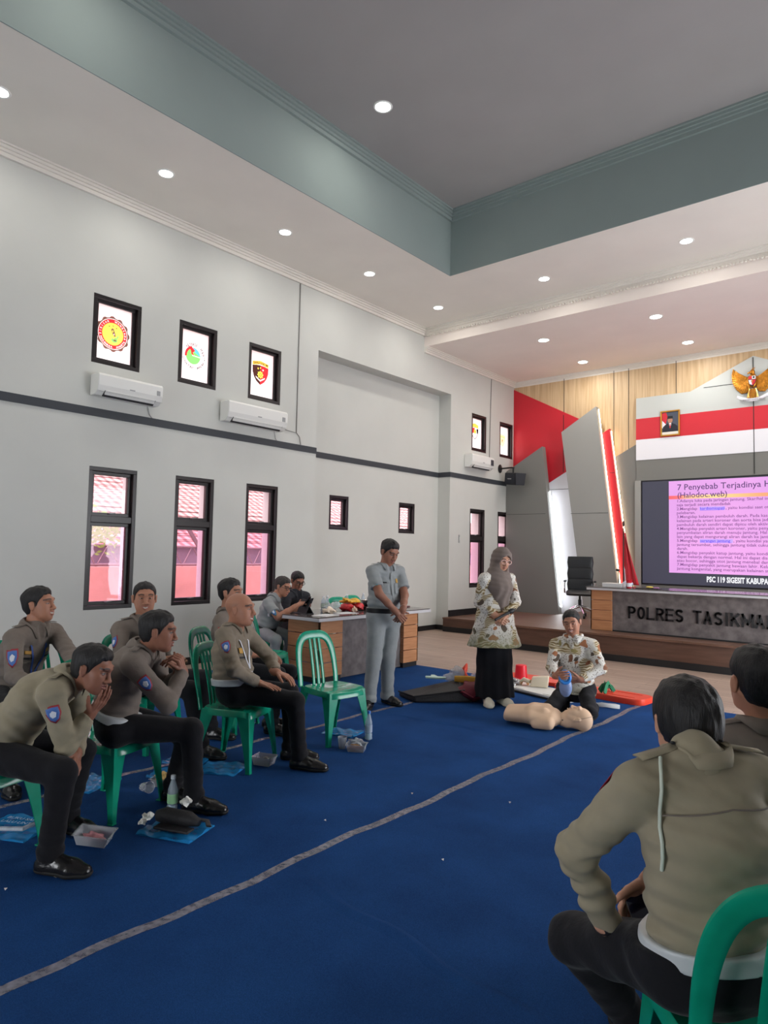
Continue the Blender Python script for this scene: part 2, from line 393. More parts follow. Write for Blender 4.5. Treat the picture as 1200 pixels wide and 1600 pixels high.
# emblem films stuck on the inside of the upper panes
XF = -.074
FILM = {}
def film(parent, name, polys):
    FILM.setdefault(parent.name, (parent, []))[1].extend([(pts, m) for pts, m, _ in polys])
def bake_film(parent, polys, cell=.0026):
    """one thin printed film per window: every cell of the film carries the ink printed on top there"""
    A = np.concatenate([np.array(p) for p, _ in polys]); lo = A.min(0)-cell; n = np.ceil((A.max(0)-lo)/cell).astype(int)+1
    ink = np.full(n, -1, int); ms = []
    for pts, m in polys:
        if m not in ms: ms.append(m)
        p = np.array(pts); i0 = np.clip(((p.min(0)-lo)/cell).astype(int)-1, 0, n); i1 = np.clip(((p.max(0)-lo)/cell).astype(int)+2, 0, n)
        Y, Z = np.meshgrid(lo[0]+cell*(np.arange(i0[0], i1[0])+.5), lo[1]+cell*(np.arange(i0[1], i1[1])+.5), indexing='ij'); ins = np.zeros(Y.shape, bool)
        for k in range(len(p)):
            (y0, z0), (y1, z1) = p[k], p[(k+1) % len(p)]
            if z0 == z1: continue
            ins ^= ((z0 > Z) != (z1 > Z)) & (Y < (y1-y0)*(Z-z0)/(z1-z0)+y0)
        sub_ = ink[i0[0]:i1[0], i0[1]:i1[1]]; sub_[ins] = ms.index(m)
    I = np.argwhere(ink >= 0); vid = -np.ones((n[0]+1, n[1]+1), int); q = np.stack([I, I+[1, 0], I+[1, 1], I+[0, 1]], 1).reshape(-1, 2); vid[q[:, 0], q[:, 1]] = 0
    V = np.argwhere(vid == 0); vid[V[:, 0], V[:, 1]] = np.arange(len(V)); f = vid[q[:, 0], q[:, 1]].reshape(-1, 4)
    b = MB(); b.add([(XF, lo[0]+v[0]*cell, lo[1]+v[1]*cell) for v in V], [tuple(int(j) for j in r) for r in f]); b.mi = [int(ink[i, j]) for i, j in I]
    return b.build('emblem', ms if len(ms) > 1 else ms[0], parent)
def circ(cy, cz, r, n=36, ry=None): return [(cy+(ry or r)*math.cos(2*math.pi*i/n), cz+r*math.sin(2*math.pi*i/n)) for i in range(n)]
def gear(cy, cz, r1, r2, n): return [(cy+(r2 if i % 4 < 2 else r1)*math.cos(2*math.pi*i/(4*n)), cz+(r2 if i % 4 < 2 else r1)*math.sin(2*math.pi*i/(4*n))) for i in range(4*n)]
def star(cy, cz, r, n=5): return [(cy+(r if i % 2 == 0 else r*.45)*math.sin(math.pi*i/n), cz+(r if i % 2 == 0 else r*.45)*math.cos(math.pi*i/n)) for i in range(2*n)]
C_ = {k: trans_mat('film_'+k, v) for k, v in dict(red=srgb(225, 50, 55), dark=srgb(70, 45, 40), yellow=srgb(245, 235, 90), brown=srgb(110, 80, 70), green=srgb(120, 220, 110),
    blue=srgb(90, 185, 240), gold=srgb(235, 200, 80), white=srgb(255, 255, 250), orange=srgb(240, 150, 60), pale=srgb(252, 232, 170), black=srgb(30, 30, 28)).items()}
def arc_text(parent, body, cy, cz, r, a0, a1, size, m, inward=False):
    """letters round a ring; the pane is seen from +x so text runs along +y"""
    n = len(body)
    for i, ch in enumerate(body):
        if ch == ' ': continue
        a = math.radians(a0 + (a1-a0)*(i+.5)/n); y = cy+r*math.cos(a); z = cz+r*math.sin(a)
        up = (0, math.cos(a), math.sin(a)); rt = (0, math.sin(a), -math.cos(a))
        if inward: up = tuple(-q for q in up); rt = tuple(-q for q in rt)
        o = text_mesh('letter', ch, size, m, frame_matrix((XF, y, z), rt, up), None, align='CENTER', bold=.0008)
        v = [(x.co.y, x.co.z) for x in o.data.vertices]; film(parent, '', [([v[k] for k in p.vertices], m, 0) for p in o.data.polygons]); bpy.data.objects.remove(o)
wz = .43
# 1: ring emblem with spiked rim
p = UPW[0]
film(p, 'emblem', [(gear(-.02, wz, .208, .226, 12), C_['brown'], 0), (circ(-.02, wz, .195), C_['white'], .0008), (circ(-.02, wz, .188), C_['red'], .0012), (circ(-.02, wz, .140), C_['yellow'], .0016)]
     + [(star(-.02+dy, wz+dz, .013), C_['dark'], .002) for dy, dz in ((-.05, .09), (0, .105), (.045, .085))]
     + [([(-.045, wz+.055), (-.03, wz+.075), (-.012, wz+.068), (.0, wz+.04), (.012, wz+.01), (.02, wz-.02), (.005, wz-.03), (-.02, wz-.005), (-.035, wz+.02)], C_['brown'], 0), (circ(-.022, wz+.035, .016, 14, .007), C_['yellow'], 0), (circ(-.004, wz+.0, .012, 12, .006), C_['white'], 0),
        ([(-.03, wz-.05), (-.04, wz-.08), (-.01, wz-.108), (.03, wz-.10), (.05, wz-.07), (.035, wz-.06), (.055, wz-.03), (.065, wz+.0), (.035, wz-.02), (.03, wz-.045), (.005, wz-.03), (.0, wz-.06)], C_['green'], 0), (circ(.01, wz-.075, .012, 12, .022), C_['brown'], 0)])
arc_text(p, 'FIRISAR  WANGSADA', -.02, wz, .152, 195, -15, .034, C_['white'])
arc_text(p, 'NARAWARA  ANARTA', -.02, wz, .178, 200, 340, .034, C_['white'], True)
# 2: round green and blue emblem with text ring
p = UPW[1]
seg = lambda a0, a1, r, cy=-.03: [(cy+r*math.cos(math.radians(a0+(a1-a0)*i/24)), wz+r*math.sin(math.radians(a0+(a1-a0)*i/24))) for i in range(25)]
film(p, 'emblem', [(seg(0, 360, .118)[:-1], C_['green'], 0), (seg(5, 118, .112), C_['blue'], .001), (seg(100, 190, .134)+seg(190, 100, .10), C_['red'], .0014),
     ([(-.12, wz+.13), (-.04, wz+.11), (0, wz+.075), (-.04, wz+.045), (-.005, wz+.01), (-.06, wz+.02), (-.07, wz+.07)], C_['red'], .0018),
     ([(-.03+.12, wz-.008), (-.03+.12, wz+.004), (-.05, wz+.012), (-.05, wz+.0)], C_['white'], .002), (star(.155, wz-.02, .014), C_['black'], .0)])
arc_text(p, 'RESERSE  POLRI', -.02, wz, .145, 140, 0, .052, C_['black'])
arc_text(p, 'DIREKTORAT NARKOBA', -.02, wz, .185, 195, 340, .045, C_['black'], True)
# 3: shield
def shield(cy, cz, w, h): return [(cy-w, cz+h*.55), (cy-w*.5, cz+h*.62), (cy, cz+h*.64), (cy+w*.5, cz+h*.62), (cy+w, cz+h*.55), (cy+w*.97, cz+.1*h), (cy+w*.8, cz-.25*h), (cy+w*.5, cz-.55*h), (cy, cz-.8*h), (cy-w*.5, cz-.55*h), (cy-w*.8, cz-.25*h), (cy-w*.97, cz+.1*h)]
p = UPW[2]; sh = shield(-.03, wz, .155, .21)
film(p, 'emblem', [(sh, C_['red'], 0), ([q for q in sh if q[0] <= -.03+1e-6]+[], C_['dark'], .001),
     ([(-.185, wz+.12), (-.185, wz+.175), (-.03, wz+.205), (.125, wz+.175), (.125, wz+.12), (-.03, wz+.15)], C_['gold'], .0014),
     (gear(-.03, wz-.01, .045, .058, 8), C_['yellow'], .0014), (circ(-.03, wz-.01, .03), C_['orange'], .002), (circ(-.03, wz-.01, .013), C_['yellow'], .0024),
     (star(-.075, wz+.08, .02), C_['yellow'], .0016), (star(-.03, wz+.095, .018), C_['yellow'], .0016), (star(.02, wz+.07, .02), C_['white'], .0016),
     ([(-.12, wz-.04), (-.03, wz-.09), (.06, wz-.04), (.055, wz-.065), (-.03, wz-.115), (-.115, wz-.065)], C_['white'], .0016)])
arc_text(p, 'BARESKRIM', -.03, wz-.55, .70, 101, 79, .052, C_['black'])
# 4, 5: shields on the far windows
p = UPW[3]; sh = shield(-.06, wz, .145, .2)
film(p, 'emblem', [(sh, C_['dark'], 0), (shield(-.06, wz, .125, .175), C_['white'], .0008), ([(-.2, wz+.1), (-.2, wz+.17), (-.06, wz+.2), (.08, wz+.17), (.08, wz+.1), (-.06, wz+.12)], C_['gold'], .0012),
     ([(-.17, wz+.09), (-.06, wz+.1), (-.1, wz-.02), (-.15, wz-.02)], C_['red'], .0012), (circ(-.05, wz+.02, .05), C_['gold'], .0016), ([(0, wz+.08), (.07, wz+.09), (.07, wz), (.03, wz-.03)], C_['black'], .0014), (circ(-.05, wz+.02, .022), C_['orange'], .002)])
p = UPW[4]; sh = shield(-.06, wz-.01, .14, .2)
film(p, 'emblem', [(sh, C_['gold'], 0), (shield(-.06, wz-.01, .128, .185), C_['pale'], .0008), ([(-.17, wz+.05), (-.17, wz+.066), (-.06, wz+.08), (.05, wz+.066), (.05, wz+.05), (-.06, wz+.064)], C_['gold'], .0012),
     ([(-.07, wz+.01), (-.045, wz+.015), (-.05, wz-.06), (-.075, wz-.07)], C_['brown'], .0012), (star(-.04, wz-.01, .025), C_['orange'], .0014)])
for par_, polys_ in FILM.values(): bake_film(par_, polys_)

# ------------------------------------------------------------------ outside the windows
M_peach = mat('peach_render', srgb(222, 182, 164), .8, noise=.1, nscale=2)
M_gr = mat('outside_paving', srgb(150, 140, 130), .9, noise=.15, nscale=3)
structure(box('outside_ground', M_gr, -30, -8.6, -10, 24, -.2, -.05))
tag(box('garden_wall', M_peach, -10.7, -10.5, -6, 22, -.05, 1.25), 'peach rendered garden wall outside the tall windows', 'wall')
def tile_net(nt, co):
    w = N(nt, 'ShaderNodeTexWave', Scale=1.6, Distortion=.4); w.bands_direction = 'Y'; w.wave_type = 'BANDS'; nt.links.new(co, w.inputs[0])
    w2 = N(nt, 'ShaderNodeTexWave', Scale=1.35, Distortion=.3); w2.bands_direction = 'X'; nt.links.new(co, w2.inputs[0])
    n = N(nt, 'ShaderNodeTexNoise', Scale=5.0, Detail=4.0); nt.links.new(co, n.inputs['Vector'])
    a = ramp(nt, w.outputs[0], [(.2, srgb(150, 104, 98)), (.7, srgb(214, 168, 156))]); b2 = ramp(nt, w2.outputs[0], [(.05, (.35, .33, .33, 1)), (.35, (1, 1, 1, 1))])
    m = nt.nodes.new('ShaderNodeMix'); m.data_type = 'RGBA'; m.blend_type = 'MULTIPLY'; m.inputs[0].default_value = 1; nt.links.new(a, m.inputs[6]); nt.links.new(b2, m.inputs[7])
    m2 = nt.nodes.new('ShaderNodeMix'); m2.data_type = 'RGBA'; m2.blend_type = 'MULTIPLY'; m2.inputs[0].default_value = .6; nt.links.new(m.outputs[2], m2.inputs[6]); nt.links.new(n.outputs[0], m2.inputs[7])
    return m2.outputs[2]
M_tile = ramp_mat('clay_roof_tiles', tile_net, rough=.8)
hb = empty('neighbouring_house', (-14.2, 8, 0), label='neighbouring building with a red clay tile roof outside the windows', cat='building')
b = MB()
nx = 26
for i in range(nx):      # overlapping tile courses
    x0 = 3.0 - i*.27; z0 = 1.62 + i*.125
    b.add([(x0, -14, z0), (x0, 13, z0), (x0-.30, 13, z0+.125), (x0-.30, -14, z0+.125), (x0, -14, z0-.035), (x0, 13, z0-.035)], [(0, 1, 2, 3), (4, 5, 1, 0)])
b.build('tiled_roof', M_tile, hb)
box('outer_wall', mat('house_wall_blue', srgb(172, 174, 190), .8, noise=.2, nscale=3), 2.6, 2.8, -14, 13, 0, 1.66, hb)
M_rail = mat('outside_steel_rail', srgb(140, 128, 128), .5, metal=.2)
b = MB()
for k in range(34):
    y = -13+k*.8; b.tube([(3.6, y, 1.25), (3.6, y+.2, 1.62), (3.6, y+.4, 1.25)], .012, 6); b.tube([(3.6, y+.4, 1.25), (3.6, y+.6, 1.62), (3.6, y+.8, 1.25)], .012, 6)
b.tube([(3.6, -13, 1.60), (3.6, 14, 1.60)], .02, 6); b.tube([(3.6, -13, 1.28), (3.6, 14, 1.28)], .025, 6)
fo = b.build('wire_fence', M_rail); fo.location = (-14.2, 8, 0); tag(fo, 'looped wire fence topping the peach garden wall', 'fence')
b = MB(); b.sweep([(-9.6, 6.35, 2.0), (-9.6, 7.15, .9)], (.03, .03), (0, 1, 0), 8, 6).tube([(-9.6, 5.9, 1.98), (-9.6, 8.6, 1.98)], .03, 8).tube([(-9.6, 6.95, 1.96), (-9.6, 6.95, -.05)], .03, 8)
tag(b.build('awning_brace', M_rail), 'pale diagonal steel brace and post outside the middle tall window', 'brace')
# leafy branch outside the first window
rnd = random.Random(4); b = MB()
for k in range(240):
    c = np.array([-9.7+rnd.gauss(0, .2), 4.95+rnd.gauss(0, .24), 1.80+rnd.gauss(0, .12)]); a = rnd.uniform(0, 6.28); d = np.array([math.cos(a)*.4, math.cos(a), math.sin(a)*.6-.2]); d /= np.linalg.norm(d); s_ = np.cross(d, [1, .2, .1]); s_ /= np.linalg.norm(s_)
    L = rnd.uniform(.06, .12)
    b.add([c, c+d*L*.5+s_*L*.22, c+d*L, c+d*L*.5-s_*L*.22], [(0, 1, 2, 3)])
sh_ = empty('garden_shrub', (0, 0, 0), label='green leafy branches seen through the leftmost tall window', cat='shrub')
b.build('foliage', mat('leaf_green', srgb(150, 190, 96), .6), sh_)
MB().tube([(-9.9, 4.5, -.05), (-9.85, 4.6, 1.2), (-9.7, 4.7, 1.9)], [.03, .02, .008], 8).build('stem', mat('bark', srgb(96, 76, 60), .9), sh_, smooth=True)

# ------------------------------------------------------------------ stage platform
ZST = .40
b = MB(); b.box(-6.1, 2.4, 10.2, 14.25, .1, ZST-.03)
structure(b.build('stage', M_riser))
b = MB(); b.box(-6.12, 2.4, 10.17, 14.25, ZST-.03, ZST)
structure(b.build('stage_floor', M_stage))
structure(box('baseboard_stage', M_black, -6.1, 2.4, 10.19, 10.24, 0, .1))
structure(box('stage_step', M_riser, -8.0, -6.1, 11.4, 14.25, .1, .25))
structure(box('stage_step_floor', M_stage, -8.0, -6.1, 11.38, 14.25, .25, .28))
structure(box('baseboard_step', M_black, -8.0, -6.1, 11.395, 11.42, 0, .1))
structure(box('baseboard_stage_wall', M_black, -8.0, -7.985, 11.58, 14.0, .28, .41))

# ------------------------------------------------------------------ front wall cladding
YF = 14.25
def wood_net(nt, co):
    mp = N(nt, 'ShaderNodeMapping'); mp.inputs['Scale'].default_value = (26, 1, 1.2); nt.links.new(co, mp.inputs[0])
    n = N(nt, 'ShaderNodeTexNoise', Scale=1.0, Detail=5.0); nt.links.new(mp.outputs[0], n.inputs['Vector'])
    return ramp(nt, n.outputs[0], [(.3, srgb(186, 156, 118)), (.7, srgb(214, 188, 150))])
M_wood = ramp_mat('oak_cladding', wood_net, rough=.5)
M_redp = mat('red_panel', srgb(200, 38, 52), .45)
M_greyd = mat('dark_grey_panel', srgb(118, 118, 114), .45)
M_greym = mat('mid_grey_panel', srgb(150, 150, 146), .45)
M_greyl = mat('light_grey_panel', srgb(190, 195, 192), .5)
M_whitep = mat('white_panel', srgb(226, 226, 232), .45)
M_joint = mat('panel_joint', srgb(40, 42, 40), .7)
def panel(name, m, pts, y0, y1, label=None, cat=None, kind=None, parent=None, loc=None):
    o = MB().prism(pts, y0, y1, 'y').build(name, m, parent, bevel=.0)
    return tag(o, label, cat, None, kind)
structure(panel('wall_cladding_oak', M_wood, [(-8, 5.66), (-8, 4.2), (-5.0, 3.6), (-5.0, 4.86), (2.4, 4.86), (2.4, 5.66)], YF-.03, YF+.01))
structure(panel('wall_cladding_red', M_redp, [(-8, 5.50), (-8, .3), (-6.95, .3), (-7.02, 3.22), (-6.66, 3.44), (-6.2, 4.52), (-6.36, 4.62)], YF-.05, YF-.01))
structure(panel('wall_cladding_white', M_whitep, [(-7.15, 3.18), (-6.62, 3.47), (-5.8, .3), (-7.2, .3)], YF-.06, YF-.045))
# raised diamond behind the eagle and the grey field
structure(panel('wall_cladding_grey', M_greyl, [(-5.08, 4.90), (-5.08, 4.46), (2.4, 4.46), (2.4, 4.90), (-1.7, 4.90), (-2.87, 5.43), (-4.0, 4.90)], YF-.09, YF-.02))
structure(panel('wall_stripe_red', M_redp, [(-5.08, 4.46), (-5.08, 4.02), (2.4, 4.02), (2.4, 4.46)], YF-.10, YF-.02))
structure(panel('wall_stripe_white', M_whitep, [(-5.08, 4.02), (-5.08, 3.59), (2.4, 3.59), (2.4, 4.02)], YF-.10, YF-.02))
structure(panel('wall_cladding_dark', M_greyd, [(-5.08, 3.59), (-5.08, 3.16), (2.4, 3.16), (2.4, 3.59)], YF-.09, YF-.02))
structure(panel('wall_cladding_column', M_greym, [(-5.1, .4), (-5.1, 3.16), (-4.98, 3.16), (-4.98, .4)], YF-.12, YF-.02))
structure(panel('wall_cladding_under', M_greyd, [(-4.98, .4), (-4.98, 1.04), (2.4, 1.04), (2.4, .4)], YF-.09, YF-.02))
b = MB()
for x in (-6.73, -5.58, -5.26, -4.29): b.box(x-.006, x+.006, YF-.034, YF-.02, 3.8 if x < -5 else 4.9, 5.62)
b.box(-2.876, -2.864, YF-.104, YF-.08, 3.18, 5.4); b.box(-6.735, -6.722, YF-.054, YF-.045, 3.45, 4.75); b.box(-7.1, -6.45, YF-.064, YF-.055, 3.06, 3.07)
b.box(-3.75, -3.2, YF-.095, YF-.08, 4.935, 4.945)
structure(b.build('trim_6', M_joint))
# grey wing behind the screen
structure(panel('wall_cladding_wing', M_greyd, [(-5.53, 3.70), (-5.09, 3.93), (-5.09, .4), (-5.0, .4), (-5.35, .3)], YF-.07, YF-.03))
M_led = mat('warm_led_strip', (1, 1, 1, 1), .5, emit=(1.0, .86, .55, 1), estr=14)
M_ledw = mat('white_led_strip', (1, 1, 1, 1), .5, emit=(.93, .97, 1.0, 1), estr=30)
def fin(name, m, pts, y0, y1, led, mled, label, joint=None):
    r = empty(name, (0, 0, 0), label=label, cat='wall panel')
    MB().prism(pts, y0, y1, 'y').build('panel', m, r, bevel=.004)
    if led:
        (xa, za), (xb, zb) = led
        MB().sweep([(xa, y1-.012, za), (xb, y1-.012, zb)], (.007, .007), (0, 1, 0), 6).build('light_strip', mled, r)
    if joint:
        MB().box(joint[0], joint[1], y0-.002, y0+.004, joint[2]-.004, joint[2]+.004).build('joint', M_joint, r)
    return r
fin('slanted_wall_panel', M_greyd, [(-7.99, .28), (-7.99, 3.50), (-7.08, 4.02), (-6.66, .28)], 13.86, 14.02, ((-6.955, 3.0), (-6.665, .45)), M_ledw,
    'dark grey slanted panel beside the left wall, lowest of the stage backdrop panels', (-7.98, -6.99, 2.5))
fin('slanted_wall_panel', M_greym, [(-6.10, .4), (-6.63, 4.30), (-5.84, 4.78), (-5.30, .4)], 13.88, 14.02, ((-5.829, 4.74), (-5.33, .75)), M_led,
    'tall light grey slanted panel, the highest of the stage backdrop panels', (-6.40, -5.57, 2.49))
fin('slanted_wall_panel', M_redp, [(-5.9, .4), (-5.9, 4.14), (-5.61, 4.30), (-5.10, .4)], 14.05, 14.13, ((-5.596, 4.26), (-5.135, .75)), M_led,
    'narrow red slanted strip panel with a lit edge, left of the video screen', (-5.75, -5.5, 3.35))
for xa in ((-6.66, 4.2, -6.12, .9),):
    pass

# ------------------------------------------------------------------ ceiling lights
M_lampf = mat('lamp_rim_white', srgb(235, 235, 232), .4)
M_lampe = mat('lamp_diffuser', (1, 1, 1, 1), .4, emit=(1.0, .99, .93, 1), estr=14)
def downlight(x, y, z, label, r=.085, k=1.0):
    root = empty('downlight', (x, y, z), label=label, cat='ceiling light', group='recessed ceiling downlights')
    MB().lathe([(r-.012, -.001), (r-.006, -.007), (r+.012, -.009), (r+.018, -.0005)], 28, cap=False).build('rim', M_lampf, root, smooth=True)
    MB().lathe([(.001, -.006), (r-.008, -.006), (r-.006, -.001)], 28, cap=False).build('diffuser', M_lampe, root, smooth=True)
    l = bpy.data.lights.new('lamp_light', 'AREA'); l.shape = 'DISK'; l.size = 2*r; l.energy = LAMP_W*k; l.color = (1.0, .96, .90)
    lo = link(bpy.data.objects.new('lamp_light', l)); lo.location = (x, y, z-.02)
    return root
sof = [(2.41, 'round downlight in the side soffit, cut off at the left edge of the photo'), (4.24, 'round downlight in the side soffit, second from the left edge'),
       (6.11, 'round downlight in the side soffit, above the right wall air conditioner'), (7.89, 'round downlight in the side soffit, above the start of the wall niche'),
       (9.77, 'round downlight in the soffit corner nearest the stage beam and left wall'), (.55, 'round downlight in the side soffit beside the camera'), (-1.3, 'round downlight in the side soffit behind the camera')]
for y_, lb in sof: downlight(-7.06, y_, ZS_, lb)
for x_, lb in ((-4.96, 'round downlight in the soffit just past the tray corner, before the stage beam'), (-2.79, 'round downlight in the soffit before the stage beam, nearest the right edge of the photo'),
               (-.6, 'round downlight in the soffit before the stage beam, right of the frame')): downlight(x_, 9.74, ZS_, lb)
for x_, y_, lb in ((-5.92, 11.62, 'front left round downlight in the low ceiling over the stage'), (-5.94, 13.44, 'back left round downlight above the oak cladding of the stage'),
                   (-3.82, 11.58, 'front round downlight over the stage, above the framed portrait'), (-3.81, 13.35, 'back round downlight over the stage, left of the gold eagle'),
                   (-1.7, 11.6, 'front right round downlight over the stage, right of the frame'), (-1.7, 13.4, 'back right round downlight over the stage, right of the frame')): downlight(x_, y_, 5.66, lb, .1, 1.9)
downlight(-5.25, 6.05, ZT, 'single round downlight on the dark raised tray ceiling', .1)
for y_ in (2.6, -.8): downlight(-5.25, y_, ZT, 'tray ceiling downlight out of view, %s' % ('over the seated officers' if y_ > 0 else 'behind the camera'), .1)

# ------------------------------------------------------------------ carpet and tape
CZ = .008
b = MB(); b.box(-7.4, 1.6, -4.5, 7.68, 0, CZ)
tag(b.build('carpet', M_carpet), 'large royal blue carpet covering the wood-look floor of the hall', 'carpet')
rnd = random.Random(2)
M_tape = mat('clear_packing_tape', srgb(150, 148, 156), .22, noise=.35, nscale=30, bump=.5, bscale=40, alpha=.62)
def tape(name, x, y0, y1, w, label):
    b = MB(); n = 90; vs = []
    for i in range(n+1):
        y = y0+(y1-y0)*i/n; dx = .012*math.sin(i*.35)+.006*math.sin(i*1.1); z = CZ+.002+.0012*math.sin(i*2.3)
        vs += [(x+dx-w/2, y, z), (x+dx+w/2, y, z)]
    b.add(vs, [(2*i, 2*i+1, 2*i+3, 2*i+2) for i in range(n)])
    return tag(b.build(name, M_tape), label, 'tape', 'tape strips on the carpet seams')
tape('tape_strip', -2.6, .2, 7.5, .055, 'long clear tape strip crossing the open carpet in front of the manikin')
tape('tape_strip', -4.42, .2, 6.6, .05, 'clear tape strip on the carpet running under the row of green chairs')
for (x0, y0, x1, y1, lb) in ((-2.58, 2.36, -.9, 2.15, 'low crease in the blue carpet to the right of the long tape strip'), (-4.3, 5.2, -2.7, 5.35, 'low crease in the blue carpet in front of the standing man')):
    b = MB()
    n = len(b.v)
    k = 24
    for i in range(k+1):
        t = i/k; x = x0+(x1-x0)*t; y = y0+(y1-y0)*t+.02*math.sin(i*.7); h = .010*math.sin(math.pi*t)+.0005
        b.add([(x, y-.05, CZ), (x, y-.012, CZ+h*.8), (x, y, CZ+h), (x, y+.03, CZ)], [])
    for i in range(k):
        for j in range(3): b.f.append((n+i*4+j, n+(i+1)*4+j, n+(i+1)*4+j+1, n+i*4+j+1)); b.mi.append(0)
    tag(b.build('carpet_ripple', M_carpet, smooth=80), lb, 'carpet ripple')
b = MB()
for (x, y) in ((-2.05, 2.95), (-1.93, 5.15), (-2.85, 2.9), (-3.3, 1.55), (-3.35, 1.35), (-2.75, 3.6), (-2.2, 3.9)):
    a = rnd.random()*3; s_ = .008
    b.add([(x+s_*math.cos(a+q), y+s_*math.sin(a+q), CZ+.001+(.008 if i % 2 else 0)) for i, q in enumerate((0, 1.5, 3.1, 4.6))], [(0, 1, 2, 3)])
tag(b.build('carpet_crumb', mat('crumb_white', srgb(210, 205, 200), .8)), 'tiny pale crumbs scattered over the blue carpet', 'crumbs', kind='stuff')

# ------------------------------------------------------------------ air conditioners, speaker, cables on the left wall
M_ac = mat('ac_white_plastic', srgb(222, 222, 218), .35); M_acd = mat('ac_vent_dark', srgb(50, 50, 54), .6); M_acg = mat('ac_grey', srgb(150, 152, 152), .4)
def air_con(y0, y1, z0, z1, label, open_flap=False, sticker=False, cord=True):
    w = y1-y0; h = z1-z0; root = empty('air_conditioner', (XW, (y0+y1)/2, z0), label=label, cat='air conditioner', group='wall air conditioners')
    prof = [(.004, 0), (.13, 0), (.19, .05*h/.28), (.215, .12*h/.28), (.22, h-.03), (.20, h), (.004, h)]
    MB().prism([(p[0], p[1]) for p in prof], -w/2, w/2, 'y').build('body', M_ac, root, bevel=.012, bseg=3)
    s = MB(); s.prism([(.128, -.002), (.192, .05*h/.28+.0), (.200, .05*h/.28+.006), (.130, -.010)], -w/2+.09, w/2-.09, 'y').build('air_outlet', M_acd, root)
    MB().prism([(.196, .062*h/.28), (.165, .015), (.172, .008), (.206, .056*h/.28)], -w/2+.10, w/2-.10, 'y').build('flap', M_ac, root)
    MB().prism([(.2205, .115*h), (.2205, .125*h), (.224, .125*h), (.224, .115*h)], -w/2+.01, w/2-.01, 'y').build('front_seam', M_acg, root)
    box('display', M_acg, .219, .2235, w*.40, w*.45, h*.45, h*.68, root) if not sticker else MB().box(.219, .2235, w*.33, w*.46, h*.35, h*.8).build('energy_label', mat('sticker_dark', srgb(60, 60, 66), .5, noise=.6, nscale=60), root)
    box('brand_mark', M_acg, .2195, .2225, -.03, .04, h*.42, h*.47, root)
    if cord: MB().tube([(.02, w/2-.1, .01), (.02, w/2-.08, -.05), (.01, w/2-.06, -.10), (.01, w/2-.01, -.15)], .005, 6).build('power_cord', M_acg, root, smooth=True)
    return root
air_con(3.90, 4.76, 3.40, 3.66, 'white wall air conditioner under the leftmost emblem window')
air_con(5.80, 6.90, 3.39, 3.68, 'larger white wall air conditioner under the shield emblem window')
air_con(12.10, 12.98, 3.42, 3.70, 'distant white wall air conditioner with a dark sticker near the stage', sticker=True, cord=False)
M_cable = mat('wall_cable_grey', srgb(120, 118, 114), .6)
tag(MB().tube([(XW+.06, 7.2, 6.0), (XW+.012, 7.27, 5.87), (XW+.010, 7.27, 5.0), (XW+.010, 7.27, 3.44), (XW+.01, 7.0, 3.46), (XW+.02, 6.92, 3.48)], .007, 6).build('wall_cable', M_cable), 'thin cable running down the wall beside the wall niche', 'cable')
tag(MB().tube([(XW+.012, 7.27, 3.44), (XW+.02, 7.33, 3.38), (XW+.012, 7.36, 3.28), (XW+.02, 7.36, 3.265)], .006, 6).build('wall_cable', M_cable), 'short curled cable end just above the dark wall band', 'cable')
tag(MB().tube([(XW+.010, 13.16, 5.55), (XW+.010, 13.13, 4.7), (XW+.010, 13.10, 3.6)], .008, 6).build('wall_cable', M_cable), 'thin vertical cable between the two distant emblem windows', 'cable')
sw = empty('wall_switch', (XW, 11.94, 1.80), label='small slim wall fitting left of the distant tall window', cat='switch')
box('plate', M_acg, 0.001, .012, -.02, .02, 0, .17, sw, bevel=.003); box('rocker', M_wall, .012, .02, -.012, .012, .05, .12, sw)
M_spk = mat('speaker_black', srgb(34, 36, 42), .5, bump=.2, bscale=200)
sp = empty('wall_speaker', (XW, 13.60, 3.2), label='black box loudspeaker on a black wall arm above the grey panel', cat='speaker')
MB().lathe([(.001, 0), (.07, 0), (.09, .012), (.03, .03)], 20).xf(Matrix.Translation((0, -.02, .34)) @ Matrix.Rotation(math.pi/2, 4, 'Y') @ Matrix.Diagonal((1.1, 1, 1, 1))).build('wall_plate', M_black, sp, smooth=True)
MB().tube([(.02, -.02, .34), (.30, .0, .35), (.36, .0, .34)], .018, 8).tube([(.34, 0, .35), (.34, 0, .2)], .02, 8).build('arm', M_black, sp, smooth=True)
o = MB().prism([(-.11, 0), (-.14, .27), (.14, .27), (.11, 0)], -.22, .22, 'x').build('cabinet', M_spk, sp, bevel=.008); o.location = (.38, .0, -.05); o.rotation_euler = (0, math.radians(6), math.radians(62-90))
o2 = MB().box(-.205, .205, -.147, -.14, .02, .25).build('grille', mat('speaker_grille', srgb(28, 32, 44), .6, bump=.5, bscale=400), o, bevel=.004)
text_mesh('logo', 'SPEAKON', .035, mat('logo_white', srgb(220, 220, 220), .5), frame_matrix((-.085, -.1485, .12), (1, 0, 0), (0, 0, 1)), o, bold=.001)

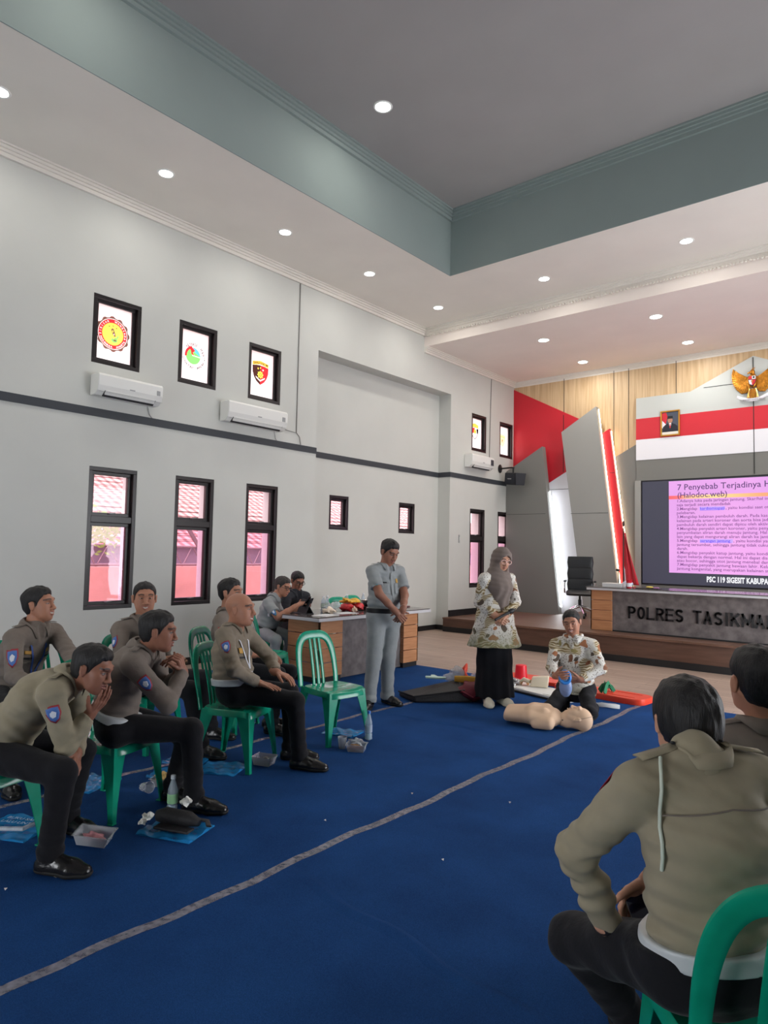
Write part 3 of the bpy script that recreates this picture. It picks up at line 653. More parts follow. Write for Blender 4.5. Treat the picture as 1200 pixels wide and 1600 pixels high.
# ------------------------------------------------------------------ green plastic chairs
def chair_net(nt, co):
    n = N(nt, 'ShaderNodeTexNoise', Scale=9.0, Detail=3.0); nt.links.new(co, n.inputs['Vector'])
    return ramp(nt, n.outputs[0], [(.3, srgb(10, 138, 108)), (.7, srgb(18, 156, 124))])
M_chair = ramp_mat('green_chair_plastic', chair_net, rough=.2, spec=.5)
M_scr = mat('scratch_white', srgb(200, 215, 210), .6)
def make_chair():
    root = empty('plastic_chair')
    # seat: x forward; dished grid with a turned-down rim
    b = MB(); n = 20; hw = lambda t: .215-.02*t      # wider at the front
    vs = []; fs = []
    for i in range(n+1):
        for j in range(n+1):
            u = -1+2*i/n; v = -1+2*j/n
            q = max(abs(u), abs(v)); r = (abs(u)**4+abs(v)**4)**.25
            k = q/r if r > 1e-6 else 1
            x = u*k*.205; y = v*k*(.205+.012*u)
            z = .435-.012*(1-u*u)*(1-v*v)-.008*math.cos(v*1.5)*(u < 0) + (.0 if q < .9 else 0)
            if u > .75: z -= (u-.75)**2*.25
            vs.append((x, y, z))
    for i in range(n):
        for j in range(n): a = i*(n+1)+j; fs.append((a, a+n+1, a+n+2, a+1))
    ring = [i*(n+1) for i in range(n+1)] + [n*(n+1)+j for j in range(1, n+1)] + [i*(n+1)+n for i in range(n-1, -1, -1)] + [j for j in range(n-1, 0, -1)]
    m = len(ring); base = len(vs)
    for r_ in ring: x, y, z = vs[r_]; l = math.hypot(x, y); vs.append((x+x/l*.008, y+y/l*.008, z-.006))
    for r_ in ring: x, y, z = vs[r_]; l = math.hypot(x, y); vs.append((x+x/l*.012, y+y/l*.012, z-.045))
    for r_ in ring: x, y, z = vs[r_]; l = math.hypot(x, y); vs.append((x+x/l*.006, y+y/l*.006, z-.045))
    for r_ in ring: x, y, z = vs[r_]; vs.append((x*.985, y*.985, z-.008))
    for a in range(m):
        c = (a+1) % m; fs.append((ring[a], ring[c], base+c, base+a))
        for l in range(3): fs.append((base+l*m+a, base+l*m+c, base+(l+1)*m+c, base+(l+1)*m+a))
    b.add(vs, fs); b.build('seat', M_chair, root, smooth=50)
    # legs: angle section, splayed and tapered
    for sx, sy in ((1, 1), (1, -1), (-1, 1), (-1, -1)):
        b = MB(); pts = []; n = 9; rows = []
        for i in range(n):
            t = i/(n-1); z = .425*(1-t)+CZ*t; cx = sx*(.178+.035*t + (.02*t*t if sx < 0 else 0)); cy = sy*(.182+.032*t)
            w = .075*(1-t)**1.6+.034+.0*t; th = .007
            # L section: outer corner at (cx,cy)
            o_ = [(0, 0), (-w, 0), (-w, -th), (-th, -th), (-th, -w), (0, -w)]
            rows.append([(cx+sx*p[0]+sx*.012, cy+sy*p[1]+sy*.012, z) for p in o_])
        vs = [p for r in rows for p in r]; k = 6; fs = []
        for i in range(n-1):
            for j in range(k): fs.append((i*k+j, i*k+(j+1) % k, (i+1)*k+(j+1) % k, (i+1)*k+j))
        fs.append(tuple(range(k))[::-1]); fs.append(tuple(range((n-1)*k, n*k)))
        b.add(vs, fs); c = rows[-1][0]
        b.box(c[0]-sx*.036, c[0]+sx*.002, c[1]-sy*.036, c[1]+sy*.002, CZ, CZ+.008)
        b.build('leg', M_chair, root, bevel=.003)
    # back: arched band plus three-bar splat
    bx = lambda z: -.195-.10*((z-.42)/.44)**1.25
    b = MB(); pts = []; sz = []; side = []
    hwid = .205; ztop = .86; n = 40
    for i in range(n+1):
        t = i/n; a = math.pi*t
        # superellipse arch
        ca, sa = math.cos(a), math.sin(a)
        y = hwid*math.copysign(abs(ca)**.55, ca)*(1-.06*(1-abs(sa))); z = .42+(ztop-.42-.02)*abs(sa)**.62
        pts.append((bx(z), y, z)); k = abs(sa)
        sz.append((.024+.014*k, .008+.003*k))
        # side vector lies in the back's plane, across the band
        side.append(np.array([-.25*(ca*0+sa), ca, sa]))
    b.sweep(pts, sz, side, 12, 3.0)
    b.build('backrest', M_chair, root, smooth=50)
    bb = root.children[-1]
    for k, y in enumerate((-.052, 0, .052)):
        s = MB(); pts = [(bx(z)+.002, y*(1.0-.15*(z-.42)), z) for z in [.42+i*.41/10 for i in range(11)]]
        s.sweep(pts, (.017 if k == 1 else .015, .006), (0, 1, 0), 8, 3.0); s.build('slat', M_chair, bb, smooth=50)
    return root
chair0 = make_chair()
used = [False]
def chair(x, y, yaw, label, group=None):
    o = chair0 if not used[0] else copy_tree(chair0)
    used[0] = True; o.location = (x, y, 0); o.rotation_euler = (0, 0, math.radians(yaw)); o['label'] = label; o['category'] = 'chair'
    o['group'] = group or 'green plastic stacking chairs'
    return o
CH = {}

# ------------------------------------------------------------------ desks
M_deskw = ramp_mat('desk_beech', lambda nt, co: ramp(nt, (lambda n: n.outputs[0])((lambda mp, n: (nt.links.new(co, mp.inputs[0]), nt.links.new(mp.outputs[0], n.inputs['Vector']), n)[2])(N(nt, 'ShaderNodeMapping', Scale=(3, 3, 40)), N(nt, 'ShaderNodeTexNoise', Scale=1.0, Detail=4.0))), [(.3, srgb(172, 118, 80)), (.7, srgb(192, 138, 98))]), rough=.4)
M_stone = ramp_mat('desk_grey_stone', lambda nt, co: ramp(nt, (lambda n: (nt.links.new(co, n.inputs['Vector']), n.outputs[0])[1])(N(nt, 'ShaderNodeTexNoise', Scale=9.0, Detail=8.0)), [(.3, srgb(84, 78, 78)), (.7, srgb(120, 113, 112))]), rough=.55)
M_top = mat('desk_top_dark', srgb(92, 86, 86), .14, noise=.2, nscale=6, spec=.6)
M_edge = mat('desk_top_edge_silver', srgb(196, 196, 200), .3)
def drawers(b, x0, x1, y0, y1, z0, z1, n, face):
    """n stacked fronts with grooves"""
    h = (z1-z0)/n
    for i in range(n): b.box(x0, x1, y0, y1, z0+i*h+.004, z0+(i+1)*h-.004)
# floor desk: front faces +x
d = empty('table', (-5.79, 5.72, 0), label='long wooden desk with grey stone front beside the standing man, covered in snacks', cat='table')
def at_(b): return b
L = 1.93; TZ = .80
b = MB(); drawers(b, -.55, 0, 0, .02, .07, TZ-.05, 4, 'y'); drawers(b, -.02, 0, .0, .40, .07, TZ-.05, 4, 'x'); b.build('drawer_pedestal', M_deskw, d, bevel=.002)
b = MB(); drawers(b, -.02, 0, L-.32, L, .07, TZ-.05, 4, 'x'); drawers(b, -.5, 0, L-.02, L, .07, TZ-.05, 4, 'y'); drawers(b, -.5, -.02, L-.32, L-.30, .07, TZ-.05, 4, 'y'); b.build('drawer_pedestal', M_deskw, d, bevel=.002)
box('front_panel', M_stone, -.10, -.06, .38, L-.30, .02, TZ-.05, d)
box('plinth', M_black, -.54, -.012, .008, .39, 0, .07, d); box('plinth', M_black, -.49, -.012, L-.31, L-.008, 0, .07, d)
b = MB(); b.prism([(-.78, -.14), (.13, -.14), (.13, L+.12), (-.70, L+.12)], TZ-.05, TZ-.012, 'z'); b.build('desk_edge', M_edge, d, bevel=.004)
b = MB(); b.prism([(-.77, -.15), (.12, -.13), (.12, L+.11), (-.70, L+.11)], TZ-.012, TZ, 'z'); b.build('desk_top', M_top, d, bevel=.002)
# stage desk
sd = empty('reception_desk', (-4.54, 10.6, ZST), label='long stage desk with grey stone front and black raised lettering', cat='desk')
SL = 3.7; SZ = .69
b = MB(); drawers(b, 0, .35, 0, .02, 0, SZ-.05, 4, 'y'); drawers(b, 0, .02, 0, .8, 0, SZ-.05, 4, 'x'); b.build('drawer_pedestal', M_deskw, sd, bevel=.002)
b = MB(); drawers(b, SL-.35, SL, 0, .02, 0, SZ-.05, 4, 'y'); drawers(b, SL-.02, SL, 0, .8, 0, SZ-.05, 4, 'x'); b.build('drawer_pedestal', M_deskw, sd, bevel=.002)
box('front_panel', M_stone, .345, SL-.34, .03, .07, 0, SZ-.05, sd)
box('plinth', M_black, .02, SL-.02, .02, .6, 0, .02, sd)
b = MB(); b.box(-.03, SL+.03, -.10, .72, SZ-.05, SZ-.012); b.build('desk_edge', M_edge, sd, bevel=.006)
box('desk_top', M_top, -.04, SL+.04, -.11, .73, SZ-.012, SZ, sd, bevel=.003)
M_let = mat('lettering_black', srgb(22, 22, 24), .3)
def arc2(cx, cy, rx, ry, a0, a1, n=10): return [(cx+rx*math.cos(math.radians(a0+(a1-a0)*i/n)), cy+ry*math.sin(math.radians(a0+(a1-a0)*i/n))) for i in range(n+1)]
BLK = dict(P=[[(0, 0), (0, 1)], [(0, 1), (.55, 1)]+arc2(.55, .74, .45, .26, 90, -90)+[(0, .48)]], O=[arc2(.5, .5, .5, .5, 0, 360, 20)], L=[[(0, 1), (0, 0), (1, 0)]],
           R=[[(0, 0), (0, 1)], [(0, 1), (.55, 1)]+arc2(.55, .75, .45, .25, 90, -90)+[(0, .5)], [(.5, .5), (1, 0)]], E=[[(1, 1), (0, 1), (0, 0), (1, 0)], [(0, .52), (.85, .52)]],
           S=[arc2(.5, .75, .48, .25, 25, 180)+arc2(.5, .5, .0, .0, 0, 0, 1)[:0]+[(.12, .62), (.88, .40)]+arc2(.5, .25, .48, .25, 0, -155)], T=[[(0, 1), (1, 1)], [(.5, 1), (.5, 0)]], A=[[(0, 0), (.5, 1), (1, 0)], [(.2, .3), (.8, .3)]],
           I=[[(.5, 0), (.5, 1)]], K=[[(0, 0), (0, 1)], [(1, 1), (.08, .45)], [(.35, .6), (1, 0)]], M=[[(0, 0), (0, 1), (.55, .2), (1.1, 1), (1.1, 0)]], Y=[[(0, 1), (.5, .5), (1, 1)], [(.5, .5), (.5, 0)]])
def block_letter(ch, x, z, w, h, st):
    b = MB(); q = st/2
    for pl in BLK[ch]:
        P = [np.array((x+q+p[0]*(w-st), z+q+p[1]*(h-st))) for p in pl]
        for i in range(len(P)-1):
            d = P[i+1]-P[i]; L_ = np.linalg.norm(d)
            if L_ < 1e-6: continue
            d = d/L_; n = np.array((-d[1], d[0]))*q; e = d*q*(.98 if len(P) < 8 else .3)
            b.prism([tuple(v) for v in (P[i]-e+n, P[i]-e-n, P[i+1]+e-n, P[i+1]+e+n)], .014, .03, 'y')
    return b.build('letter', M_let, sd)
for wd, x0, pitch in (('POLRES', .60, .141), ('TASIKMALAYA', 1.555, .143)):
    x = x0
    for ch in wd:
        w_ = .118 if ch not in 'MI' else (.145 if ch == 'M' else .05)
        block_letter(ch, x, .222, w_, .190, .031); x += w_+pitch-.118

# ------------------------------------------------------------------ video screen
vs_ = empty('video_screen', (-4.98, YF, 0), label='large video screen showing a pink slide about heart attack causes', cat='screen')
VW = 4.5
b = MB(); b.box(0, VW, -.10, -.02, 1.02, 3.16); b.build('housing', mat('screen_housing', srgb(14, 12, 22), .5), vs_, bevel=.01)
def emis(name, c, s): return mat(name, (0.01, 0.01, 0.01, 1), .5, emit=c, estr=s)
M_scd = emis('screen_dark', srgb(62, 62, 78), 1.0)
box('display', M_scd, .03, VW-.03, -.106, -.10, 1.05, 3.13, vs_)
disp = vs_.children[-1]
def slide_net(nt, co):
    w = N(nt, 'ShaderNodeTexWave', Scale=14.0, Distortion=2.0); w.bands_direction = 'Z'; nt.links.new(co, w.inputs[0])
    n = N(nt, 'ShaderNodeTexNoise', Scale=.9, Detail=2.0); nt.links.new(co, n.inputs['Vector'])
    a = ramp(nt, n.outputs[0], [(.35, srgb(242, 170, 238)), (.65, srgb(226, 160, 232))]); return mix(nt, .18, a, ramp(nt, w.outputs[0], [(0, srgb(208, 140, 214)), (1, srgb(250, 190, 245))]))
def emat(name, build, s):
    m = mat(name, (0.01, 0.01, 0.01, 1), .5); nt = m.node_tree; bs = nt.nodes['Principled BSDF']; tc = nt.nodes.new('ShaderNodeTexCoord')
    nt.links.new(build(nt, tc.outputs['Object']), bs.inputs['Emission Color']); bs.inputs['Emission Strength'].default_value = s; return m
M_slide = emat('slide_pink', slide_net, 1.0)
sx0 = .56; sx1 = 3.95
sl = box('slide', M_slide, sx0, sx1, -.1075, -.106, 1.28, 3.115, disp)
def bar_net(nt, co):
    s_ = nt.nodes.new('ShaderNodeSeparateXYZ'); nt.links.new(co, s_.inputs[0]); mr = N(nt, 'ShaderNodeMapRange'); mr.inputs[1].default_value = sx0; mr.inputs[2].default_value = sx1; nt.links.new(s_.outputs[0], mr.inputs[0])
    return ramp(nt, mr.outputs[0], [(0, srgb(255, 100, 110)), (.06, srgb(255, 120, 120)), (.1, srgb(255, 190, 150)), (.25, srgb(255, 225, 150)), (.5, srgb(255, 170, 120)), (1, srgb(240, 110, 130))])
box('title_bar', emat('slide_bar', bar_net, 1.0), sx0, sx1, -.1085, -.1075, 2.75, 2.82, sl)
M_tx = emis('slide_text', srgb(84, 50, 110), 1.0); M_tb = emis('slide_text_body', srgb(128, 74, 140), 1.0); M_lk = emis('slide_link', srgb(90, 60, 235), 1.0); M_hl = emis('slide_highlight', srgb(200, 165, 250), 1.0); M_tw = emis('footer_white', srgb(240, 240, 245), 1.0)
def st(name, body, x, z, size, m, xs=1.0, bold=0.0): return text_mesh(name, body, size, m, frame_matrix((x, -.1095, z), (1, 0, 0), (0, 0, 1)), sl, bold=bold, xscale=xs)
st('title', '7 Penyebab Terjadinya Henti Jantung', sx0+.16, 2.93, .165, M_tx, 1.0, .001); st('title', '(Halodoc.web)', sx0+.16, 2.775, .155, M_tx, 1.0, .001)
lines = ['1.Adanya luka pada jaringan jantung. Skar/hal ini terjadi', 'saja terjadi secara mendadak', '2.Mengidap', 'pelebaran.',
         '3.Mengidap kelainan pembuluh darah. Pada kasus tertentu', 'kelainan pada arteri koroner dan aorta bisa jadi penyebab', 'pembuluh darah sendiri dapat dipicu oleh aktivitas fisik', '4.Mengidap penyakit arteri koroner, yaitu penyakit pada',
         'penyumbatan aliran darah menuju jantung. Hal ini dapat', 'lain yang dapat mengurangi aliran darah ke jantung.', '5.Mengidap', 'jantung tersumbat, sehingga jantung tidak cukup m', 'darah.',
         '6.Mengidap penyakit katup jantung, yaitu kondisi yang', 'dapat bekerja dengan normal. Hal ini dapat disebabkan', 'atau bocor, sehingga otot jantung menebal dan me', '7.Mengidap penyakit jantung bawaan lahir. Kelainan', 'jantung kongenital, yang merupakan kelainan struktur']
for i, t in enumerate(lines): st('body_text', t, sx0+.15, 2.685-i*.079, .078, M_tb, 1.10, .0008)
for i, t in ((2, 'kardiomiopati'), (10, 'serangan jantung')):
    x0 = sx0+.15+.43; w = .46 if i == 2 else .59
    box('highlight', M_hl, x0, x0+w, -.1088, -.1082, 2.670-i*.079, 2.742-i*.079, sl); st('body_text', ', yaitu kondisi saat otot jantung' if i == 2 else ', yaitu kondisi yang terjadi', x0+w+.01, 2.685-i*.079, .078, M_tb, 1.10, .0008); st('link_text', t, x0+.01, 2.685-i*.079, .076, M_lk, 1.05, .0008); box('underline', M_lk, x0+.01, x0+w-.02, -.1096, -.109, 2.671-i*.079, 2.676-i*.079, sl)
text_mesh('footer_text', 'PSC 119 SIGESIT KABUPATEN TASIKMALAYA', .145, M_tw, frame_matrix((1.26, -.1075, 1.125), (1, 0, 0), (0, 0, 1)), disp, bold=.006, xscale=.66)

# ------------------------------------------------------------------ portrait
po = empty('framed_portrait', (-4.385, YF-.10, 4.04), label='gold framed official portrait of a man in a dark suit and cap', cat='picture')
M_gold = mat('gold_paint', srgb(206, 150, 62), .3, metal=.75)
b = MB(); w, h = .19, .52
b.box(-w, w, -.03, -.001, 0, .03).box(-w, w, -.03, -.001, h-.03, h).box(-w, -w+.03, -.03, -.001, .03, h-.03).box(w-.03, w, -.03, -.001, .03, h-.03); b.build('frame', M_gold, po, bevel=.006)
def flat(name, pts, m, y, par): return MB().prism(pts, y-.001, y, 'y').build(name, m, par)
ph = box('photograph', mat('portrait_backdrop', srgb(72, 78, 92), .4), -w+.03, w-.03, -.016, -.012, .03, h-.03, po)
flat('caption_strip', [(-.16, .03), (.16, .03), (.16, .085), (-.16, .085)], mat('caption_white', srgb(225, 222, 210), .4), -.0165, ph)
flat('flag_corner', [(-.16, .30), (-.16, .47), (-.08, .49), (-.05, .40), (-.09, .22)], M_redp, -.0165, ph); flat('flag_corner', [(-.16, .18), (-.16, .33), (-.08, .24), (-.10, .12)], M_whitep, -.0168, ph)
M_suit = mat('portrait_suit', srgb(30, 32, 44), .5); M_sk0 = mat('portrait_skin', srgb(176, 128, 104), .6)
flat('suit', [(-.15, .085), (.15, .085), (.145, .19), (.09, .235), (.03, .26), (-.03, .26), (-.09, .235), (-.14, .19)], M_suit, -.0172, ph)
flat('shirt_front', [(-.025, .26), (.025, .26), (.0, .15)], M_whitep, -.0182, ph); flat('tie', [(-.008, .245), (.008, .245), (.011, .17), (0, .155), (-.011, .17)], M_redp, -.0192, ph)
flat('face', circ(0, .32, .06, 20, .048), M_sk0, -.0182, ph); flat('cap', [(-.055, .35), (.055, .35), (.05, .405), (-.05, .405)], M_black, -.0192, ph)

# ------------------------------------------------------------------ gold eagle emblem (relief)
eg = empty('eagle_emblem', (-2.87, YF-.10, 4.55), label='golden eagle relief emblem with a shield mounted above the red stripe', cat='emblem')
eg.scale = (1, 1, 1.1)
M_eg = mat('gilded_relief', srgb(196, 132, 48), .28, metal=.85, noise=.25, nscale=30, bump=.4, bscale=60)
M_egl = mat('gilded_light', srgb(235, 190, 110), .25, metal=.8)
for s in (-1, 1):
    wg = MB().prism([(s*.05, .43), (s*.13, .44), (s*.24, .50), (s*.30, .54), (s*.34, .62), (s*.37, .50), (s*.35, .36), (s*.29, .24), (s*.20, .15), (s*.10, .16), (s*.05, .25)], -.03, 0, 'y').build('wing', M_eg, eg, bevel=.012)
    f = MB()
    for k in range(11):
        t = k/10; a = math.radians(8-100*t); r0, r1 = .10, .25-.02*t
        cx, cz = .12, .40
        p0 = (s*(cx+r0*math.cos(a)*.9), -.035, cz+r0*math.sin(a)); p1 = (s*(cx+r1*math.cos(a)), -.03, cz+r1*math.sin(a)*1.05)
        f.sweep([p0, ((p0[0]+p1[0])/2, -.045, (p0[2]+p1[2])/2), p1], [(.014, .006), (.018, .009), (.004, .004)], (math.sin(a), 0, -s*math.cos(a)), 6)
    for k in range(6):
        t = k/5; f.sweep([(s*(.10+.04*t), -.035, .42-.05*t), (s*(.26+.08*t), -.04, .52-.07*t), (s*(.31+.04*t), -.03, .58-.05*t)], [(.01, .006), (.013, .008), (.003, .003)], (0, .1, 1), 6)
    f.build('feathers', M_eg, wg, smooth=True)
b = MB(); b.ball((0, -.04, .36), (.075, .045, .13)).ball((-.005, -.05, .50), (.045, .04, .05)).sweep([(-.03, -.06, .50), (-.075, -.07, .49), (-.085, -.07, .47)], [(.018, .014), (.012, .009), (.002, .002)], (0, 0, 1), 8)
for k in range(5): b.sweep([(-.05+.025*k, -.03, .22), (-.07+.035*k, -.03, .08), (-.08+.04*k, -.02, .04)], [(.012, .01), (.018, .01), (.005, .005)], (1, 0, 0), 6)
b.build('body', M_eg, eg, smooth=True)
for k in range(4): MB().sweep([(-.01+k*.012, -.05, .55), (.005+k*.014, -.05, .585)], [(.006, .006), (.002, .002)], (1, 0, 0), 6).build('crest', M_eg, eg)
sh0 = MB().prism([(-.065, .43), (.065, .43), (.065, .34), (.04, .28), (0, .245), (-.04, .28), (-.065, .34)], -.105, -.08, 'y').build('shield', M_black, eg, bevel=.004)
for pts, m in (([(0, .425), (.06, .425), (.06, .37), (0, .37)], M_whitep), ([(-.06, .36), (0, .36), (0, .27), (-.04, .29)], M_whitep), ([(0, .36), (.06, .36), (.058, .33), (.03, .28), (0, .265)], M_redp), ([(-.06, .425), (0, .425), (0, .37), (-.06, .37)], M_redp)):
    MB().prism(pts, -.109, -.104, 'y').build('shield_field', m, sh0)
MB().ball((0.03, -.108, .40), (.018, .006, .018)).build('bull_mark', M_black, sh0); MB().prism(star(0, .335, .022), -.114, -.108, 'y').build('star', M_gold, sh0)
b = MB(); pts = [(-.27+.054*i, -.05, .10-.075*math.sin(math.pi*i/10)) for i in range(11)]
b.sweep(pts, (.026, .012), (0, 0, 1), 8, 3).build('ribbon', M_whitep, eg, smooth=True); rb = eg.children[-1]
text_mesh('motto', 'BHINNEKA TUNGGAL IKA', .03, M_black, frame_matrix((-.17, -.064, .018), (1, 0, 0), (0, 0, 1)), rb, xscale=.9)
for s in (-1, 1): MB().sweep([(s*.05, -.05, .22), (s*.075, -.06, .12), (s*.08, -.07, .06)], [(.018, .016), (.012, .012), (.02, .012)], (1, 0, 0), 8).build('leg', M_egl, eg, smooth=True)

# ------------------------------------------------------------------ office chair on the stage
oc = empty('office_chair', (-5.55, 12.45, ZST), math.radians(-68), label='black padded high-back office chair with chrome arms on the stage', cat='chair')
M_leather = mat('black_leatherette', srgb(30, 32, 35), .38, bump=.2, bscale=120); M_chrome = mat('chrome', (.8, .8, .82, 1), .12, metal=1)
for k, (z0, z1, x) in enumerate(((.52, .72, -.20), (.73, .93, -.225), (.94, 1.16, -.25))):
    MB().sweep([(x, 0, z0), (x-.01, 0, (z0+z1)/2), (x-.025, 0, z1)], [(.235, .035), (.25, .055), (.235, .035)], (0, 1, 0), 20, 4).build('back_cushion', M_leather, oc, smooth=60)
MB().sweep([(-.235, 0, .50), (-.27, 0, 1.15)], (.235, .02), (0, 1, 0), 16, 4).build('backrest', M_leather, oc, smooth=60)
MB().sweep([(-.23, 0, .46), (-.1, 0, .47), (.15, 0, .47), (.24, 0, .44)], [(.23, .03), (.25, .055), (.25, .055), (.235, .02)], (0, 1, 0), 20, 4).build('seat', M_leather, oc, smooth=60)
for s in (-1, 1):
    a = MB().tube([(-.2, s*.27, .46), (.02, s*.28, .47), (.06, s*.28, .54), (.03, s*.28, .66), (-.22, s*.27, .68)], .013, 8).build('armrest', M_chrome, oc, smooth=True)
    MB().sweep([(-.2, s*.275, .69), (.02, s*.28, .685)], (.025, .014), (0, 1, 0), 10, 3).build('arm_pad', M_leather, a, smooth=60)
MB().lathe([(.03, .22), (.03, .34), (.02, .34), (.02, .43)], 16).build('gas_column', M_black, oc, smooth=True)
bs = MB()
for k in range(5):
    a = 2*math.pi*k/5+.3; bs.sweep([(0, 0, .22), (.16*math.cos(a), .16*math.sin(a), .17), (.29*math.cos(a), .29*math.sin(a), .09)], [(.03, .022), (.024, .018), (.018, .012)], (0, 0, 1), 8)
so = bs.build('star_base', M_chrome, oc, smooth=True)
for k in range(5):
    a = 2*math.pi*k/5+.3; MB().lathe([(.001, -.02), (.035, -.02), (.035, .02), (.001, .02)], 14).xf(Matrix.Translation((.30*math.cos(a), .30*math.sin(a), .037)) @ Matrix.Rotation(math.pi/2, 4, 'X')).build('caster', M_black, so, smooth=True)

# ------------------------------------------------------------------ flag and things on the stage desk
fl_ = empty('flag', (-5.12, 13.55, ZST), label='red and white national flag hanging from a standing pole behind the desk', cat='flag')
MB().lathe([(.16, 0), (.16, .02), (.03, .05), (.015, .06)], 20).build('base', M_black, fl_, smooth=True)
MB().tube([(0, 0, .05), (0, 0, 1.75)], .014, 10).ball((0, 0, 1.84), (.022, .022, .06)).build('pole', mat('dark_pole', srgb(56, 38, 32), .4), fl_, smooth=True)
def flag_cloth(zt, zb, w0, w1, name, m):
    b = MB(); n, k = 24, 14; vs = []
    for i in range(n+1):
        for j in range(k+1):
            t = i/n; u = j/k; w = w0+(w1-w0)*t; z = zt+(zb-zt)*t-.08*u*(1-t)
            vs.append((.015+w*u, .035*math.sin(u*11+t*1.5)*(.3+u), z))
    b.add(vs, [(i*(k+1)+j, i*(k+1)+j+1, (i+1)*(k+1)+j+1, (i+1)*(k+1)+j) for i in range(n) for j in range(k)])
    o = b.build(name, m, fl_, smooth=80); s_ = o.modifiers.new('t', 'SOLIDIFY'); s_.thickness = .003; return o
flag_cloth(1.70, .62, .03, .30, 'flag_cloth', mat('flag_red', srgb(196, 24, 44), .6, sheen=.3)); flag_cloth(.98, .45, .02, .07, 'flag_white_band', M_whitep)
DT = ZST+SZ
wb_ = tag(box('control_box', mat('device_white', srgb(205, 205, 205), .4), -4.36, -4.05, 10.62, 10.82, DT, DT+.065, bevel=.006), 'white flat control box near the left end of the stage desk', 'device')
mc = empty('desk_microphone', (-4.22, 10.95, DT), label='short black desk microphone behind the white control box', cat='microphone')
MB().lathe([(.05, 0), (.05, .012), (.02, .03), (.012, .035)], 18).build('base', M_black, mc, smooth=True); MB().tube([(0, 0, .03), (0, 0, .25)], .009, 8).build('stem', M_black, mc, smooth=True); MB().ball((-.01, 0, .27), (.035, .022, .022)).build('head', M_black, mc, smooth=True)
M_cupr = mat('red_paper_cup', srgb(205, 30, 50), .45)
cp = empty('paper_cup', (-3.94, 10.66, DT), label='red and white paper cup on the stage desk below the flag', cat='cup')
MB().lathe([(.034, 0), (.048, .13), (.050, .132), (.046, .128)], 20).build('cup_wall', M_cupr, cp, smooth=True); MB().lathe([(.0365, .02), (.0428, .08), (.0440, .08), (.037, .02)], 20, cap=False).build('printed_band', M_whitep, cp.children[0], smooth=True)
tr = empty('serving_tray', (-3.66, 10.72, DT), label='dark tray with a yellow and pink snack beside the red cup', cat='tray')
box('tray_base', M_black, -.17, .17, -.1, .1, 0, .012, tr, bevel=.004); MB().ball((.02, 0, .025), (.06, .04, .016)).build('snack', mat('snack_yellow', srgb(215, 190, 90), .6), tr, smooth=True); MB().box(.08, .15, -.03, .04, .012, .028).build('wrapper', mat('wrapper_pink', srgb(190, 130, 180), .4), tr, bevel=.004)
bl = MB().ball((-4.08, 10.98, DT+.05), (.09, .06, .05)).build('plastic_wrap', mat('wrap_pale_blue', srgb(190, 200, 220), .25, noise=.3, nscale=40), smooth=True); tag(bl, 'crumpled pale plastic wrap next to the flag pole on the stage desk', 'wrap')

# ------------------------------------------------------------------ people: smooth bodies from blended round cones
def V3(*a): return np.array(a, np.float32)
def nrm(v): v = np.asarray(v, float); return v/(np.linalg.norm(v)+1e-12)
def cone(a, b, ra, rb, lat=None, fl=1.0): return ('c', np.array(a, float), np.array(b, float), ra, rb, None if lat is None else nrm(lat), fl)
def ell(c, r, R=None): return ('e', np.array(c, float), np.array(r, float), R)
def pdist(p, X, Y, Z):
    if p[0] == 'c':
        _, a, b, ra, rb, lat, fl = p; ab = b-a; L2 = float(ab @ ab)+1e-12
        vx, vy, vz = X-a[0], Y-a[1], Z-a[2]
        t = np.clip((vx*ab[0]+vy*ab[1]+vz*ab[2])/L2, 0, 1)
        vx = vx-t*ab[0]; vy = vy-t*ab[1]; vz = vz-t*ab[2]
        if lat is not None:
            w = (vx*lat[0]+vy*lat[1]+vz*lat[2])*(1-1/fl); vx = vx-lat[0]*w; vy = vy-lat[1]*w; vz = vz-lat[2]*w
        return np.sqrt(vx*vx+vy*vy+vz*vz)-(ra+(rb-ra)*t)
    _, c, r, R = p; vx, vy, vz = X-c[0], Y-c[1], Z-c[2]
    if R is not None: vx, vy, vz = (vx*R[0][0]+vy*R[0][1]+vz*R[0][2], vx*R[1][0]+vy*R[1][1]+vz*R[1][2], vx*R[2][0]+vy*R[2][1]+vz*R[2][2])
    k0 = np.sqrt((vx/r[0])**2+(vy/r[1])**2+(vz/r[2])**2)
    return (k0-1)*min(r)*(1.0 if max(r) < 1.6*min(r) else 1.15)
def pbox(p):
    if p[0] == 'c':
        m = max(p[3], p[4])*max(1, p[6]); return np.minimum(p[1], p[2])-m, np.maximum(p[1], p[2])+m
    m = max(p[2]); return p[1]-m, p[1]+m
def smin(a, b, k): h = np.clip(k-np.abs(a-b), 0, None)/k; return np.minimum(a, b)-h*h*k*.25
